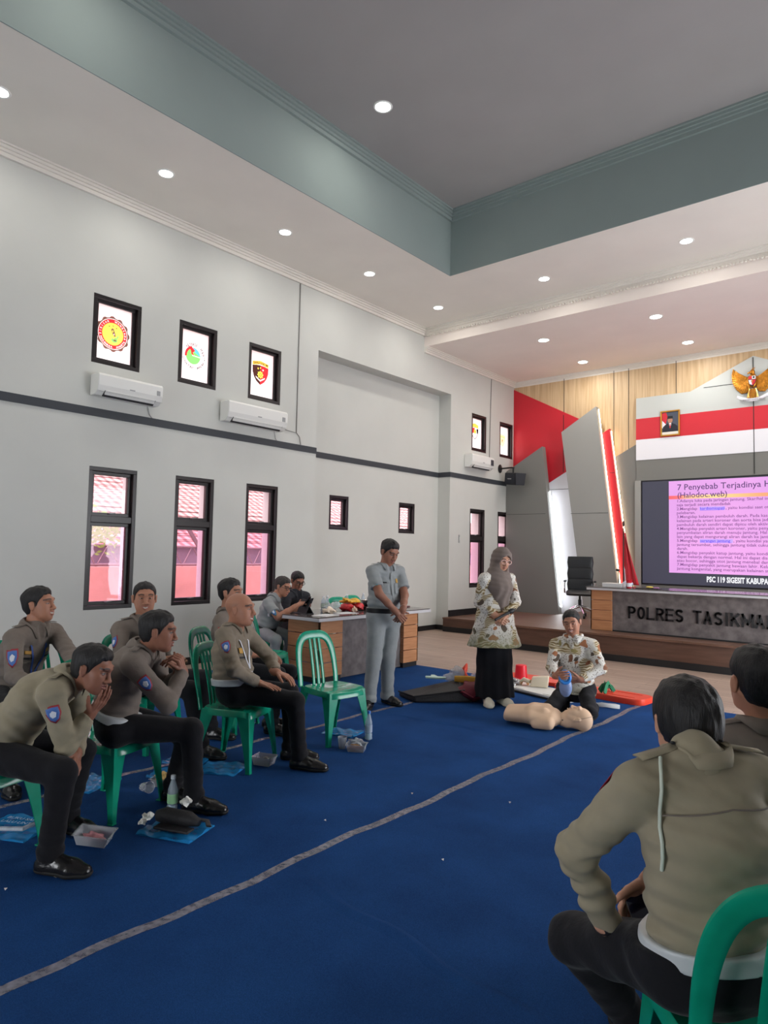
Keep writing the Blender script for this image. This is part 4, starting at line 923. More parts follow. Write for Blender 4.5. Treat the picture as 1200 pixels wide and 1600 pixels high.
class Grid:
    def __init__(s, prims, h, pad=.03):
        lo = np.min([pbox(p)[0] for p in prims], axis=0)-pad; hi = np.max([pbox(p)[1] for p in prims], axis=0)+pad
        s.h = h; s.lo = lo; s.n = np.ceil((hi-lo)/h).astype(int)+1
        s.ax = [(lo[i]+h*np.arange(s.n[i])).astype(np.float32) for i in range(3)]
    def zero(s): return np.full(s.n, .12, np.float32)
    def union(s, F, prims, k=.02, sub=False):
        for p in prims:
            a, b = pbox(p); a = a-.12 if not sub else a-.04; b = b+.12 if not sub else b+.04
            i0 = np.clip(((a-s.lo)/s.h).astype(int), 0, s.n-1); i1 = np.clip(((b-s.lo)/s.h).astype(int)+2, 1, s.n)
            if np.any(i1 <= i0): continue
            sl = tuple(slice(i0[i], i1[i]) for i in range(3))
            d = pdist(p, s.ax[0][sl[0]][:, None, None], s.ax[1][sl[1]][None, :, None], s.ax[2][sl[2]][None, None, :]).astype(np.float32)
            F[sl] = smin(F[sl], d, k) if not sub else -smin(-F[sl], d, k)
        return F
    def XYZ(s): return s.ax[0][:, None, None], s.ax[1][None, :, None], s.ax[2][None, None, :]
    def plane(s, F, p, n):
        """keep the side the normal points away from"""
        X, Y, Z = s.XYZ(); n = nrm(n); return np.maximum(F, ((X-p[0])*n[0]+(Y-p[1])*n[1]+(Z-p[2])*n[2]).astype(np.float32))
    def cutcyl(s, F, p, d, r=.09, ln=.22):
        X, Y, Z = s.XYZ(); d = nrm(d); t = (X-p[0])*d[0]+(Y-p[1])*d[1]+(Z-p[2])*d[2]
        q = np.sqrt(np.maximum((X-p[0])**2+(Y-p[1])**2+(Z-p[2])**2-t*t, 0))-r
        return np.maximum(F, -np.maximum(np.maximum(-t, t-ln), q)).astype(np.float32)
CE = [(0, 1), (2, 3), (4, 5), (6, 7), (0, 2), (1, 3), (4, 6), (5, 7), (0, 4), (1, 5), (2, 6), (3, 7)]
CO = np.array([(i & 1, (i >> 1) & 1, (i >> 2) & 1) for i in range(8)])
def nets(F, lo, h):
    n = np.array(F.shape); ins = F < 0
    cnt = np.zeros(n-1, np.int8)
    for o in CO: cnt += ins[o[0]:n[0]-1+o[0], o[1]:n[1]-1+o[1], o[2]:n[2]-1+o[2]]
    I = np.argwhere((cnt > 0) & (cnt < 8))
    if len(I) == 0: return np.zeros((0, 3)), np.zeros((0, 4), int)
    idm = np.full(n-1, -1, np.int32); idm[I[:, 0], I[:, 1], I[:, 2]] = np.arange(len(I))
    Vv = np.stack([F[I[:, 0]+o[0], I[:, 1]+o[1], I[:, 2]+o[2]] for o in CO], 1)
    P = np.zeros((len(I), 3)); c = np.zeros(len(I))
    for a, b in CE:
        m = (Vv[:, a] < 0) != (Vv[:, b] < 0); t = np.where(m, Vv[:, a]/(Vv[:, a]-Vv[:, b]+1e-20), 0)
        P += np.where(m[:, None], CO[a]+(CO[b]-CO[a])*t[:, None], 0); c += m
    P = (P/c[:, None]+I)*h+lo
    Q = []
    for ax in range(3):
        sl0 = [slice(None)]*3; sl1 = [slice(None)]*3; sl0[ax] = slice(0, -1); sl1[ax] = slice(1, None)
        a, b = ins[tuple(sl0)], ins[tuple(sl1)]; E = np.argwhere(a != b); u, w = (ax+1) % 3, (ax+2) % 3
        E = E[(E[:, u] > 0) & (E[:, w] > 0) & (E[:, u] < n[u]-1) & (E[:, w] < n[w]-1)]
        def cid(du, dw): J = E.copy(); J[:, u] += du; J[:, w] += dw; return idm[J[:, 0], J[:, 1], J[:, 2]]
        q = np.stack([cid(-1, -1), cid(0, -1), cid(0, 0), cid(-1, 0)], 1); fl = ~a[E[:, 0], E[:, 1], E[:, 2]]
        q[fl] = q[fl][:, ::-1]; Q.append(q)
    Q = np.concatenate(Q); return P, Q[(Q >= 0).all(1)]
def np_mesh(name, parts, m, root, cols=None):
    """parts: list of (verts, quads); verts are world positions"""
    vs = np.concatenate([p[0] for p in parts]); off = 0; fs = []
    for p in parts: fs.append(p[1]+off); off += len(p[0])
    fs = np.concatenate(fs); me = bpy.data.meshes.new(name); o0 = np.array(root.location)
    me.vertices.add(len(vs)); me.vertices.foreach_set('co', (vs-o0).astype(np.float32).ravel())
    me.loops.add(len(fs)*4); me.loops.foreach_set('vertex_index', fs.astype(np.int32).ravel())
    me.polygons.add(len(fs)); me.polygons.foreach_set('loop_start', np.arange(0, len(fs)*4, 4, dtype=np.int32)); me.polygons.foreach_set('loop_total', np.full(len(fs), 4, np.int32))
    me.update(calc_edges=True); me.shade_smooth(); me.materials.append(m)
    if cols is not None:
        c = np.concatenate(cols); at = me.color_attributes.new('Col', 'FLOAT_COLOR', 'POINT'); at.data.foreach_set('color', np.concatenate([c, np.ones((len(c), 1))], 1).astype(np.float32).ravel())
    o = link(bpy.data.objects.new(name, me)); o.parent = root; return o
def smooth_mesh(P, Q, it=2, lam=.5):
    n = len(P)
    E = np.concatenate([Q[:, [0, 1]], Q[:, [1, 2]], Q[:, [2, 3]], Q[:, [3, 0]]])
    for _ in range(it):
        A = np.zeros((n, 3)); c = np.zeros(n)
        for k in range(3):
            A[:, k] += np.bincount(E[:, 0], P[E[:, 1], k], n); A[:, k] += np.bincount(E[:, 1], P[E[:, 0], k], n)
        c = np.bincount(E[:, 0], minlength=n)+np.bincount(E[:, 1], minlength=n)
        P = P+lam*(A/np.maximum(c, 1)[:, None]-P)
    return P
def dist_pts(prims, P, k=.02):
    F = np.full(len(P), .5)
    for p in prims: F = smin(F, pdist(p, P[:, 0], P[:, 1], P[:, 2]), k)
    return F
def march(prims, P, d, k=.02, maxd=.35):
    P = np.array(P, float); d = nrm(d); t = np.zeros(len(P))
    for _ in range(24): t += np.clip(dist_pts(prims, P+d*t[:, None], k), -.02, .05)*.9
    return P+d*np.minimum(t, maxd)[:, None]
def patch(name, prims, c, out, up, outline, lift, m, root, rings=3, k=.02):
    """a thin shape laid on the surface of the body"""
    out = nrm(out); up = nrm(np.array(up)-out*(out @ np.array(up))); rt = np.cross(up, out)
    pts = [(0, 0)]; n = len(outline)
    for r in range(1, rings+1): pts += [(u*r/rings, v*r/rings) for u, v in outline]
    P = np.array([np.array(c)+rt*u+up*v+out*.12 for u, v in pts]); P = march(prims, P, -out, k)+out*lift
    b = MB(); fs = [(0, 1+i, 1+(i+1) % n) for i in range(n)]
    for r in range(rings-1):
        for i in range(n): fs.append((1+r*n+i, 1+(r+1)*n+i, 1+(r+1)*n+(i+1) % n, 1+r*n+(i+1) % n))
    o0 = np.array(root.location); b.add(P-o0, fs); o = b.build(name, m, root, smooth=60)
    s = o.modifiers.new('t', 'SOLIDIFY'); s.thickness = .0015; s.offset = 1; return o
def wob(X, Y, Z, amp, sc, seed):
    r = random.Random(seed); F = 0
    for i in range(5):
        a = [r.uniform(-1, 1) for _ in range(2)]+[r.choice((-1, 1))*r.uniform(.9, 2.0)]; s = sc*r.uniform(.6, 1.5)
        F = F+np.sin(X*a[0]*s+Y*a[1]*s+Z*a[2]*s+r.uniform(0, 6))
    return (F*amp/3).astype(np.float32)

# fabrics and skin
def cloth(name, c, bump=.7): return mat('cloth_'+name, c, .85, noise=.06, nscale=14, bump=bump, bscale=13, spec=.2, sheen=.08)
M_khaki = cloth('khaki', srgb(130, 119, 104)); M_khaki2 = cloth('grey_khaki', srgb(118, 108, 100)); M_olive = cloth('olive_khaki', srgb(148, 139, 118), .4)
M_navy = cloth('black_trousers', srgb(24, 24, 28)); M_dark = cloth('charcoal_shirt', srgb(46, 48, 54)); M_uni = cloth('pale_grey_uniform', srgb(140, 144, 145)); M_hij = cloth('taupe_scarf', srgb(116, 104, 98))
M_skirt = cloth('black_skirt', srgb(20, 21, 26)); M_beltw = mat('belt_white', srgb(196, 200, 202), .35); M_beltk = mat('belt_black', srgb(24, 22, 22), .4)
M_shoe = mat('black_shoe_leather', srgb(26, 25, 26), .22, bump=.2, bscale=60); M_shoew = mat('cream_sneaker', srgb(214, 208, 190), .6); M_sole = mat('shoe_sole', srgb(18, 18, 18), .7)
M_hair = mat('black_hair', srgb(20, 18, 19), .55, bump=.5, bscale=210, stretch=(1, 1, .16)); M_hairg = mat('greying_hair', srgb(52, 48, 46), .6, bump=.8, bscale=120)
M_skin = attr_mat('skin', .5, bump=.08, bscale=300)
M_badge = {k: mat('badge_'+k, v, .6) for k, v in dict(red=srgb(150, 40, 50), blue=srgb(74, 112, 178), white=srgb(215, 220, 228), gold=srgb(196, 150, 70), black=srgb(22, 22, 24), green=srgb(60, 140, 130)).items()}
def batik_net(hem0, hem1):
    def f(nt, co):
        d = N(nt, 'ShaderNodeTexNoise', Scale=7.0, Detail=1.0); nt.links.new(co, d.inputs['Vector'])
        ad = N(nt, 'ShaderNodeVectorMath', operation='MULTIPLY_ADD'); ad.inputs[1].default_value = (.16, .16, .16); nt.links.new(d.outputs['Color'], ad.inputs[0]); nt.links.new(co, ad.inputs[2])
        w = N(nt, 'ShaderNodeTexWave', Scale=13.0, Distortion=2.5); w.wave_type = 'RINGS'; nt.links.new(ad.outputs[0], w.inputs[0])
        stripes = ramp(nt, w.outputs[0], [(.25, srgb(206, 196, 172)), (.5, srgb(166, 146, 104)), (.85, srgb(126, 106, 72))])
        m1 = N(nt, 'ShaderNodeTexNoise', Scale=5.5, Detail=1.0); nt.links.new(co, m1.inputs['Vector'])
        v = N(nt, 'ShaderNodeTexVoronoi', Scale=52.0); nt.links.new(co, v.inputs['Vector'])
        dots = ramp(nt, v.outputs['Distance'], [(.20, srgb(110, 98, 88)), (.36, srgb(208, 204, 196))])
        fac = ramp(nt, m1.outputs[0], [(.50, (0, 0, 0, 1)), (.54, (1, 1, 1, 1))])
        a = mix(nt, fac, dots, stripes)
        m2 = N(nt, 'ShaderNodeTexVoronoi', Scale=9.5); nt.links.new(ad.outputs[0], m2.inputs['Vector'])
        f2 = ramp(nt, m2.outputs['Distance'], [(.30, (1, 1, 1, 1)), (.35, (0, 0, 0, 1))]); c2 = ramp(nt, m2.outputs['Color'], [(.2, srgb(158, 104, 72)), (.4, srgb(206, 202, 192)), (.55, srgb(128, 88, 66)), (.7, srgb(84, 72, 62)), (.8, srgb(146, 132, 84))], 'CONSTANT')
        a = mix(nt, f2, a, c2)
        s_ = nt.nodes.new('ShaderNodeSeparateXYZ'); nt.links.new(co, s_.inputs[0])
        mr = N(nt, 'ShaderNodeMapRange'); mr.inputs[1].default_value = hem1; mr.inputs[2].default_value = hem0; nt.links.new(s_.outputs[2], mr.inputs[0])
        n3 = N(nt, 'ShaderNodeTexNoise', Scale=26.0, Detail=3.0); nt.links.new(co, n3.inputs['Vector'])
        mm = N(nt, 'ShaderNodeMath', operation='MULTIPLY'); nt.links.new(mr.outputs[0], mm.inputs[0]); gg = ramp(nt, n3.outputs[0], [(.35, (.55, .55, .55, 1)), (.6, (1, 1, 1, 1))]); nt.links.new(gg, mm.inputs[1])
        return mix(nt, mm.outputs[0], a, srgb(116, 118, 86))
    return f
M_batik = ramp_mat('batik_cloth', batik_net(.60, .82), rough=.75, bump=.3, bscale=22, spec=.25)
M_batik2 = ramp_mat('batik_cloth_shirt', batik_net(.18, .34), rough=.75, bump=.3, bscale=22, spec=.25)

SKIN = dict(tan=srgb(172, 120, 96)[:3], brown=srgb(146, 98, 78)[:3], light=srgb(196, 146, 120)[:3], deep=srgb(128, 86, 68)[:3])
def head_prims(smile=0.0, fat=0.0):
    P = [ell((-.016, 0, .034), (.100, .078+fat*.004, .086)), ell((.022, 0, -.022), (.066, .062+fat, .082)), ell((.040, 0, -.062), (.042, .044+fat, .048)),
         ell((.060, 0, -.094+fat*.4), (.024, .026+fat*.5, .021))]
    for s in (-1, 1):
        P += [ell((.050, s*.038, -.014), (.030, .026+fat*.3, .028)), cone((.079, s*.044, .034), (.088, s*.010, .031), .010, .010), ell((.052, s*.036, -.052), (.026, .020+fat*.5, .030)),
              cone((.0, s*.055, -.03), (.03, s*.045, -.075), .020+fat*.5, .016+fat*.4)]
    return P
def head_mesh(M, neck_w, skin, smile=0.0, fat=0.0, hair='short', hairc=None, h=.0032, tone=1.0):
    """M: 4x4 head frame -> world. returns (verts, quads, colours)"""
    Mi = np.linalg.inv(M); nl = (Mi @ np.append(neck_w, 1))[:3]
    base = head_prims(smile, fat); g = Grid(base+[ell((.11, 0, 0), (.03, .03, .03)), cone((-.03, 0, -.05), nl, .055, .062)], h, .02)
    F = g.zero(); g.union(F, base, .022)
    g.union(F, [cone((-.028, 0, -.045), nl*.55+np.array((-.014, 0, -.027)), .052+fat*.5, .052+fat*.5), cone(nl*.55+np.array((-.014, 0, -.027)), nl, .052+fat*.5, .056+fat*.5)], .03)
    for s in (-1, 1): g.union(F, [ell((.101, s*.033, .010), (.020, .018, .0125))], .012, sub=True)
    g.union(F, [ell((.0735, s*.032, .008), (.0135, .0145, .0115)) for s in (-1, 1)], .004)
    g.union(F, [cone((.0865, 0, .018), (.105, 0, -.026), .0085, .0125), ell((.1075, 0, -.030), (.0115, .0125, .0095))]+[ell((.096, s*.0145, -.034), (.0110, .0090, .0080)) for s in (-1, 1)], .010)
    lz = -.061; lx = .094
    for s in (-1, 1):
        g.union(F, [cone((lx, 0, lz+.006), (lx-.016-.002*smile, s*(.022+.006*smile), lz+.002+.006*smile), .0065, .003), cone((lx-.001, 0, lz-.009-.003*smile), (lx-.016, s*(.019+.006*smile), lz-.004+.004*smile), .0075, .003)], .006)
    g.union(F, [cone((lx+.004, s*0, lz-.0015-.0012*smile), (lx-.012, s*(.019+.004*smile), lz-.001+.005*smile), .0028+.0028*smile, .001) for s in (-1, 1)], .003, sub=True)
    g.union(F, [ell((-.008, s*(.0815+fat*.5), .0), (.018, .010, .031), None) for s in (-1, 1)]+[cone((-.018, s*(.090+fat*.5), .018), (-.008, s*(.083+fat*.5), -.026), .007, .007) for s in (-1, 1)], .006)
    g.union(F, [ell((.002, s*(.096+fat*.5), .003), (.009, .008, .014)) for s in (-1, 1)], .005, sub=True)
    P, Q = nets(F, g.lo, h); P = smooth_mesh(P, Q, 1, .35)
    C = np.tile(np.array(skin)*tone, (len(P), 1)); x, y, z = P[:, 0], P[:, 1], P[:, 2]; ay = np.abs(y)
    def put(m, c, a=1.0): C[m] = C[m]*(1-a)+np.array(c)*a
    sk = np.array(skin)
    put((x > .045) & (z < -.03) & (z > -.1) & (ay < .05) & (np.hypot(y/.05, (z+.068)/.04) < 1), sk*.80, .35)
    put((x > .068) & (np.hypot(y/(.027+.006*smile), (z-lz+.001-.010*smile*(ay/.03)**2)/(.0125+.002*smile)) < 1), (.36, .13, .11), .6)
    bz = .033+.006*np.cos((ay-.034)*60)-.002
    put((x > .06) & (ay > .014) & (ay < .056) & (np.abs(z-bz) < .0052), (.012, .009, .008), .85)
    er = np.hypot((ay-.032)/.0140, (z-.0075)/(.0046-.0018*smile)); put((x > .070) & (er < 1.5), sk*.55, .6); put((x > .070) & (er < 1.0), (.34, .30, .28)); put((x > .066) & (er < 1.5) & (z > .0085), (.02, .014, .012), .85)
    put((x > .07) & (np.hypot(ay-.031, z-.0075) < .0062) & (er < 1.05), (.012, .008, .006))
    if smile > .4: put((x > .064) & (np.hypot(y/.018, (z-lz+.0015-.006*(ay/.02)**2)/.0046) < 1), (.66, .63, .58))
    else: put((x > .07) & (np.hypot(y/.022, (z-lz+.001)/.0018) < 1), (.12, .04, .035), .7)
    put((x > .1) & (z < -.033) & (np.hypot(ay-.0065, (z+.039)) < .0038), (.05, .02, .02), .7)
    put((ay > .070) & (x < .03) & (z < .04), sk*.85, .3)
    if hair in ('short', 'crop', 'bowl', 'receding'): hz = hairline(x)+(.004 if hair != 'receding' else .016); w_ = np.clip((z-hz)/.012, 0, 1)*~((ay > .0795) & (x > -.034) & (x < .022) & (np.abs(z) < .036)); C = C*(1-w_[:, None]*.85)+np.array((.014, .012, .012))*w_[:, None]*.85
    if hair == 'bald': put((z-.9*x > .03) & (z < .05) & (x < .02), sk*.62, .35)
    W = P @ M[:3, :3].T + M[:3, 3]; return W, Q, C
def hairline(x): return np.interp(x, (-.12, -.045, -.028, .016, .030, .052, .075, .10), (-.072, -.066, -.030, -.018, .022, .060, .074, .078))
def hair_mesh(M, style, h=.0045, fat=0.0):
    base = head_prims(0, fat)[:2]+[ell((-.040, 0, -.005), (.070, .066, .072))]
    P0 = base+[ell((-.02, 0, .05), (.135, .115, .125))]; g = Grid(P0, h, .02); F = g.zero(); g.union(F, base, .022); X, Y, Z = g.XYZ()
    r = random.Random(5); w = 0
    for i in range(8): w = w+np.sin(X*r.uniform(-160, 160)+Y*r.uniform(-230, 230)+Z*r.uniform(-50, 50)+i)
    if style == 'bowl':
        q = .42*X-.056; t = .005+.010*np.clip((Z-q)/.05, 0, 1)+.003*np.clip((Z-.05)/.05, 0, 1)
        F = F-t.astype(np.float32); F = np.maximum(F, (q-Z)*.9); F = np.maximum(F, X-.098); w = w*.7
    else:
        off, mx = dict(short=(.0, .011), crop=(.004, .007), receding=(.012, .009))[style]
        q = hairline(X)+off; k = np.clip((Z-.0)/.085, 0, 1); k = k*k*(3-2*k)
        t = .003+mx*k*np.clip((Z-q)/.03+.25, 0, 1)+(.005*np.clip((Z-.075)/.04, 0, 1)*np.clip((X+.03)/.06, 0, 1) *np.clip((Z-q)/.03, 0, 1) if style == 'short' else 0)
        F = F-(t+0*Y).astype(np.float32); F = np.maximum(F, (q-Z)*.5)
        for s in (-1, 1): g.union(F, [ell((-.002, s*.088, -.004), (.026, .022, .036))], .006, sub=True)
    F = F+(w*(.0010 if style == 'bowl' else .0006)).astype(np.float32); P, Q = nets(F.astype(np.float32), g.lo, h); P = smooth_mesh(P, Q, 1, .4); return P @ M[:3, :3].T + M[:3, 3], Q
def head_frame(c, yaw, pitch=0, roll=0, s=1.0):
    y, p, r = map(math.radians, (yaw, pitch, roll))
    f = np.array([math.cos(y)*math.cos(p), math.sin(y)*math.cos(p), math.sin(p)]); l = np.array([-math.sin(y), math.cos(y), 0.0]); u = np.cross(f, l)
    l2 = l*math.cos(r)+u*math.sin(r); u2 = -l*math.sin(r)+u*math.cos(r)
    M = np.eye(4); M[:3, 0], M[:3, 1], M[:3, 2], M[:3, 3] = f*s, l2*s, u2*s, c; return M
def hand_prims(wr, ha, nrml, side, curl=.3, spread=1.0, s=1.0, thumb=.5):
    wr = np.array(wr, float); d = nrm(np.array(ha)-wr); n = np.array(nrml, float); n = nrm(n-d*(n @ d)); t = np.cross(d, n)*(1 if side == 'R' else -1)
    P = [cone(wr-d*.03, wr+d*.025, .024*s, .023*s, t, 1.25)]
    offs = (.031, .0105, -.0105, -.030); lens = (.95, 1.05, .98, .80)
    for o, L in zip(offs, lens):
        b0 = wr+d*.02*s+t*o*.6*s; b1 = wr+d*.088*s*(1-.05*abs(o)/.03)+t*o*s; P.append(cone(b0, b1, .0145*s, .0115*s))
        dr = nrm(d+t*o*2.2*spread); p = b1; a = 0
        for seg, r0, r1, bd in ((.043, .0098, .0088, 52), (.027, .0088, .0080, 62), (.022, .0080, .0068, 40)):
            a += math.radians(bd)*curl; dd = nrm(dr*math.cos(a)+n*math.sin(a)); q = p+dd*seg*L*s; P.append(cone(p, q, r0*s, r1*s)); p = q
    p = wr+d*.028*s+t*.026*s; dd = nrm(d*.62+t*(.75-.35*thumb)+n*.35*thumb)
    for seg, r0, r1 in ((.040, .0150, .0118), (.031, .0115, .0100), (.024, .0100, .0082)):
        q = p+dd*seg*s; P.append(cone(p, q, r0*s, r1*s)); p = q; dd = nrm(dd+n*.32*thumb+d*.25)
    P.append(cone(wr+d*.03*s+t*.02*s, wr+d*.07*s+t*.01*s, .016*s, .013*s)); return P

def person(name, label, J, yaw, face, skin='tan', hair='short', hairm=None, shirt=None, trousers=None, sleeve='long', hands={}, feet=None, smile=0.0, fat=0.0, belly=0.0, belt=None, hem=None,
           shoe=None, h=.009, hs=1.0, glasses=None, tone=1.0, bow=.02, dress=None, collar=True, feetdir=None, wr=1.0, seed=1, pants_h=None, group=None, tsc=1.0, lsc=1.0, crise=.036, corad=.098):
    J = {k: np.array(v, float) for k, v in J.items()}; pel, neck = J['pel'], J['neck']
    root = empty(name, (float(pel[0]), float(pel[1]), 0), label=label, cat='person', group=group); R0 = np.array(root.location)
    up = nrm(neck-pel); ls = nrm(J['shL']-J['shR']); lh = nrm(J['hipL']-J['hipR']); ls = nrm(ls-up*(ls @ up)*.6); fr = nrm(np.cross(ls, up)); L = np.linalg.norm(neck-pel)
    bk = -fr*bow; mid = pel+up*L*.30+bk*.7+fr*belly*.5; ch = pel+up*L*.66+bk
    def torso(e=0.0, t=1.0):
        t *= tsc
        P = [cone(pel+up*.03, mid, (.116+belly*.35)*t+e, (.112+belly*.6)*t+e, (lh+ls)/2, 1.30), cone(mid, ch, (.112+belly*.6)*t+e, .116*t+e, ls, 1.42), cone(ch, neck-up*.085+bk*.8, .116*t+e, .090*t+e, ls, 1.52),
             cone(J['shL']*.62+neck*.38-up*.012, J['shR']*.62+neck*.38-up*.012, .062*t+e, .062*t+e), cone(neck-up*.07, neck+up*.012, .072*t+e, .056+e)]
        for q in ('shL', 'shR'): P += [cone(neck-up*.012, J[q]-up*.0, .048+e, .056*t+e)]
        return P
    # ---------- arms
    def arm(s, e=0.0, up_only=False, r=1.0):
        sh, el, w = J['sh'+s], J['el'+s], J['wr'+s]
        P = [cone(sh, el, .058*r+e, .046*r+e)]
        if not up_only: P += [cone(el, el*.35+w*.65, .046*r+e, .037*r+e), cone(el*.35+w*.65, w, .037*r+e, .030*r+e)]
        return P
    # ---------- shirt
    if shirt is not None:
        tp = torso(.006 if belt is None else .004); ap = arm('L', .006, sleeve == 'short')+arm('R', .006, sleeve == 'short')
        
        g = Grid(tp+ap+([cone(pel, pel-up*.35, .33, .33)] if hem else []), h); F = g.zero()
        if hem: # loose hem hanging below the hips
            c1 = pel-np.array([0, 0, hem[0]]); hd = np.array(hem[3]) if len(hem) > 3 else np.zeros(3)
            tp2 = tp+[cone(mid, pel+hd*.3, .125+belly*.4, hem[1], lh, 1.30), cone(pel+hd*.3, c1+hd, hem[1], hem[2], lh, 1.28)]
            g.union(F, tp2, .035); F = g.plane(F, c1+hd, (0, 0, -1) if len(hem) < 5 else hem[4])
        else:
            g.union(F, tp, .035); F = g.plane(F, pel+up*(.045 if belt is None else .055), -up)
        if collar: g.union(F, [cone(neck+fr*.075+up*.05, neck+fr*.085-up*.045, .040, .012)], .01, sub=True)
        X, Y, Z = g.XYZ()
        for s in 'LR':
            Fa = g.zero(); pr_ = arm(s, .006, sleeve == 'short'); g.union(Fa, pr_, .02)
            if sleeve == 'long': w = J['wr'+s]; d = nrm(w-J['el'+s]); g.union(Fa, [cone(w-d*.05, w-d*.012, .038, .040)], .01); Fa = g.cutcyl(Fa, w-d*.012, d, .07)
            else: d = nrm(J['el'+s]-J['sh'+s]); c = J['sh'+s]+d*.20; g.union(Fa, [cone(c-d*.15, c+d*.02, .066, .072)], .01); Fa = g.cutcyl(Fa, c, d, .12)
            # gathered folds round the elbow and armpit
            el = J['el'+s]; a_ = nrm(J['el'+s]-J['sh'+s]); b_ = nrm(J['wr'+s]-el)
            t1 = (X-el[0])*a_[0]+(Y-el[1])*a_[1]+(Z-el[2])*a_[2]; r2 = (X-el[0])**2+(Y-el[1])**2+(Z-el[2])**2
            Fa = Fa+(.0024*wr*np.sin(t1*130+3*np.sin(X*20+Y*30))*np.exp(-r2/.014)).astype(np.float32)
            F = smin(F, Fa, .022)
        F = F+wob(X, Y, Z, .0030*wr, 34, seed)+wob(X, Y, Z, .0014*wr, 75, seed+40)
        if not hem: # soft cross folds above the waist
            t1 = (X-pel[0])*up[0]+(Y-pel[1])*up[1]+(Z-pel[2])*up[2]; s1 = (X-pel[0])*ls[0]+(Y-pel[1])*ls[1]+(Z-pel[2])*ls[2]
            F = F+(.0032*wr*np.sin(t1*105+6*s1+1.2*np.sin(s1*26+seed))*np.exp(-((t1-.14)/.10)**2)).astype(np.float32)
        P, Q = nets(F, g.lo, h); so = np_mesh('shirt', [(smooth_mesh(P, Q, 1, .4), Q)], shirt, root)
    # ---------- trousers or skirt
    hipz = .088
    legP = []
    for s in 'LR': legP += [cone(J['hip'+s], J['kn'+s], .088*lsc, .066*lsc), cone(J['kn'+s], J['an'+s], .066*lsc, .054*lsc)]
    seatP = [cone(J['hipL'], J['hipR'], .112, .112), cone(pel, pel+up*.08, .118+belly*.3, .112+belly*.35, lh, 1.28)]
    if trousers is not None:
        pp = seatP+legP+[cone(J['an'+s], J['an'+s]-np.array([0, 0, .02]), .058*lsc, .062*lsc) for s in 'LR']
        g = Grid(pp, h); F = g.zero(); g.union(F, pp[:2], .028); F = g.plane(F, pel+up*(.10 if belt is None else .062), up); F2 = g.zero(); g.union(F2, pp[2:], .028); F = smin(F, F2, .028)
        X, Y, Z = g.XYZ()
        for s in 'LR': d = nrm(J['an'+s]-J['kn'+s]); F = g.cutcyl(F, J['an'+s]+d*.025, d, .11)
        F = F+wob(X, Y, Z, .003*wr, 38, seed+7)
        for s in 'LR':
            k_ = J['kn'+s]; a_ = nrm(J['an'+s]-k_); t1 = (X-J['an'+s][0])*a_[0]+(Y-J['an'+s][1])*a_[1]+(Z-J['an'+s][2])*a_[2]; r2 = (X-J['an'+s][0])**2+(Y-J['an'+s][1])**2+(Z-J['an'+s][2])**2
            F = F+(.003*np.sin(t1*110)*np.exp(-r2/.02)).astype(np.float32)
        P, Q = nets(F, g.lo, h); np_mesh('trousers', [(smooth_mesh(P, Q, 1, .4), Q)], trousers, root)
    if dress is not None:
        pp = [cone(pel, (pel[0], pel[1], .45), .15, .155, lh, 1.22), cone((pel[0], pel[1], .45), (pel[0]+.0, pel[1], .06), .155, .185, lh, 1.18)]
        g = Grid(pp, h); F = g.zero(); g.union(F, pp, .03); F = g.plane(F, (0, 0, .075), (0, 0, -1)); X, Y, Z = g.XYZ(); an = np.arctan2(Y-pel[1], X-pel[0])+0*Z
        F = F+(.006*np.sin(an*9)*np.clip((.9-Z)/.8, 0, 1)).astype(np.float32); P, Q = nets(F, g.lo, h); np_mesh('skirt', [(P, Q)], dress, root)
    if belt is not None:
        bp = torso(.013)+[cone(J['hipL'], J['hipR'], .118, .118)]
        bp = torso(.017)[:2]+[cone(pel+up*.03, pel-up*.03, (.133+belly*.35)*tsc, (.129+belly*.3)*tsc, (lh+ls)/2, 1.30)]
        g = Grid(bp, .006); F = g.zero(); g.union(F, bp, .035); F = g.plane(F, pel+up*.086, up); F = g.plane(F, pel+up*.038, -up); P, Q = nets(F, g.lo, .006); bo = np_mesh('belt', [(P, Q)], belt, root)
    # ---------- body: one surface with head, neck, limbs and hands
    g = Grid(torso(-.012)+legP, .016); F = g.zero(); g.union(F, torso(-.020)+[cone(J['hipL'], J['hipR'], .092, .092)], .02)
    F = F+.012; g.union(F, [('c', p[1], p[2], p[3]-.014, p[4]-.012, None, 1.0) for p in legP], .02)
    g.union(F, [cone(J['sh'+s], J['el'+s], .044, .036) for s in 'LR'], .02)
    P, Q = nets(F, g.lo, .016); parts = [(P, Q)]; cols = [np.tile(np.array(SKIN[skin])*tone, (len(P), 1))]
    for s in 'LR':
        hd = dict(n=(0, 0, -1), curl=.35, thumb=.5); hd.update(hands.get(s, {})); hh = hd.get('h', .0042)
        hp = hand_prims(J['wr'+s], J['ha'+s], hd['n'], s, hd['curl'], hd.get('spread', 1.0), hs*hd.get('s', 1.0), hd['thumb'])
        el = J['el'+s]; w = J['wr'+s]; el0 = el if sleeve == 'long' else J['sh'+s]*.55+el*.45
        fp = [cone(el*.25+w*.75, w, .031, .026), cone(el, el*.25+w*.75, .040, .031)] if sleeve == 'long' else [cone(el0, el, .048, .042), cone(el, el*.5+w*.5, .042, .037), cone(el*.5+w*.5, w, .037, .027)]
        if sleeve == 'long': fp = [cone(el*.35+w*.65, w, .030, .027)]
        g = Grid(hp+fp, hh, .012); F = g.zero(); g.union(F, fp, .015); g.union(F, hp[:1], .02); g.union(F, hp[1:], .0045)
        P, Q = nets(F, g.lo, hh); P = smooth_mesh(P, Q, 1, .3); parts.append((P, Q)); cols.append(np.tile(np.array(SKIN[skin])*tone*.96, (len(P), 1)))
    fy, fp_, frl = face; M = head_frame(J['head'], fy, fp_, frl, hs)
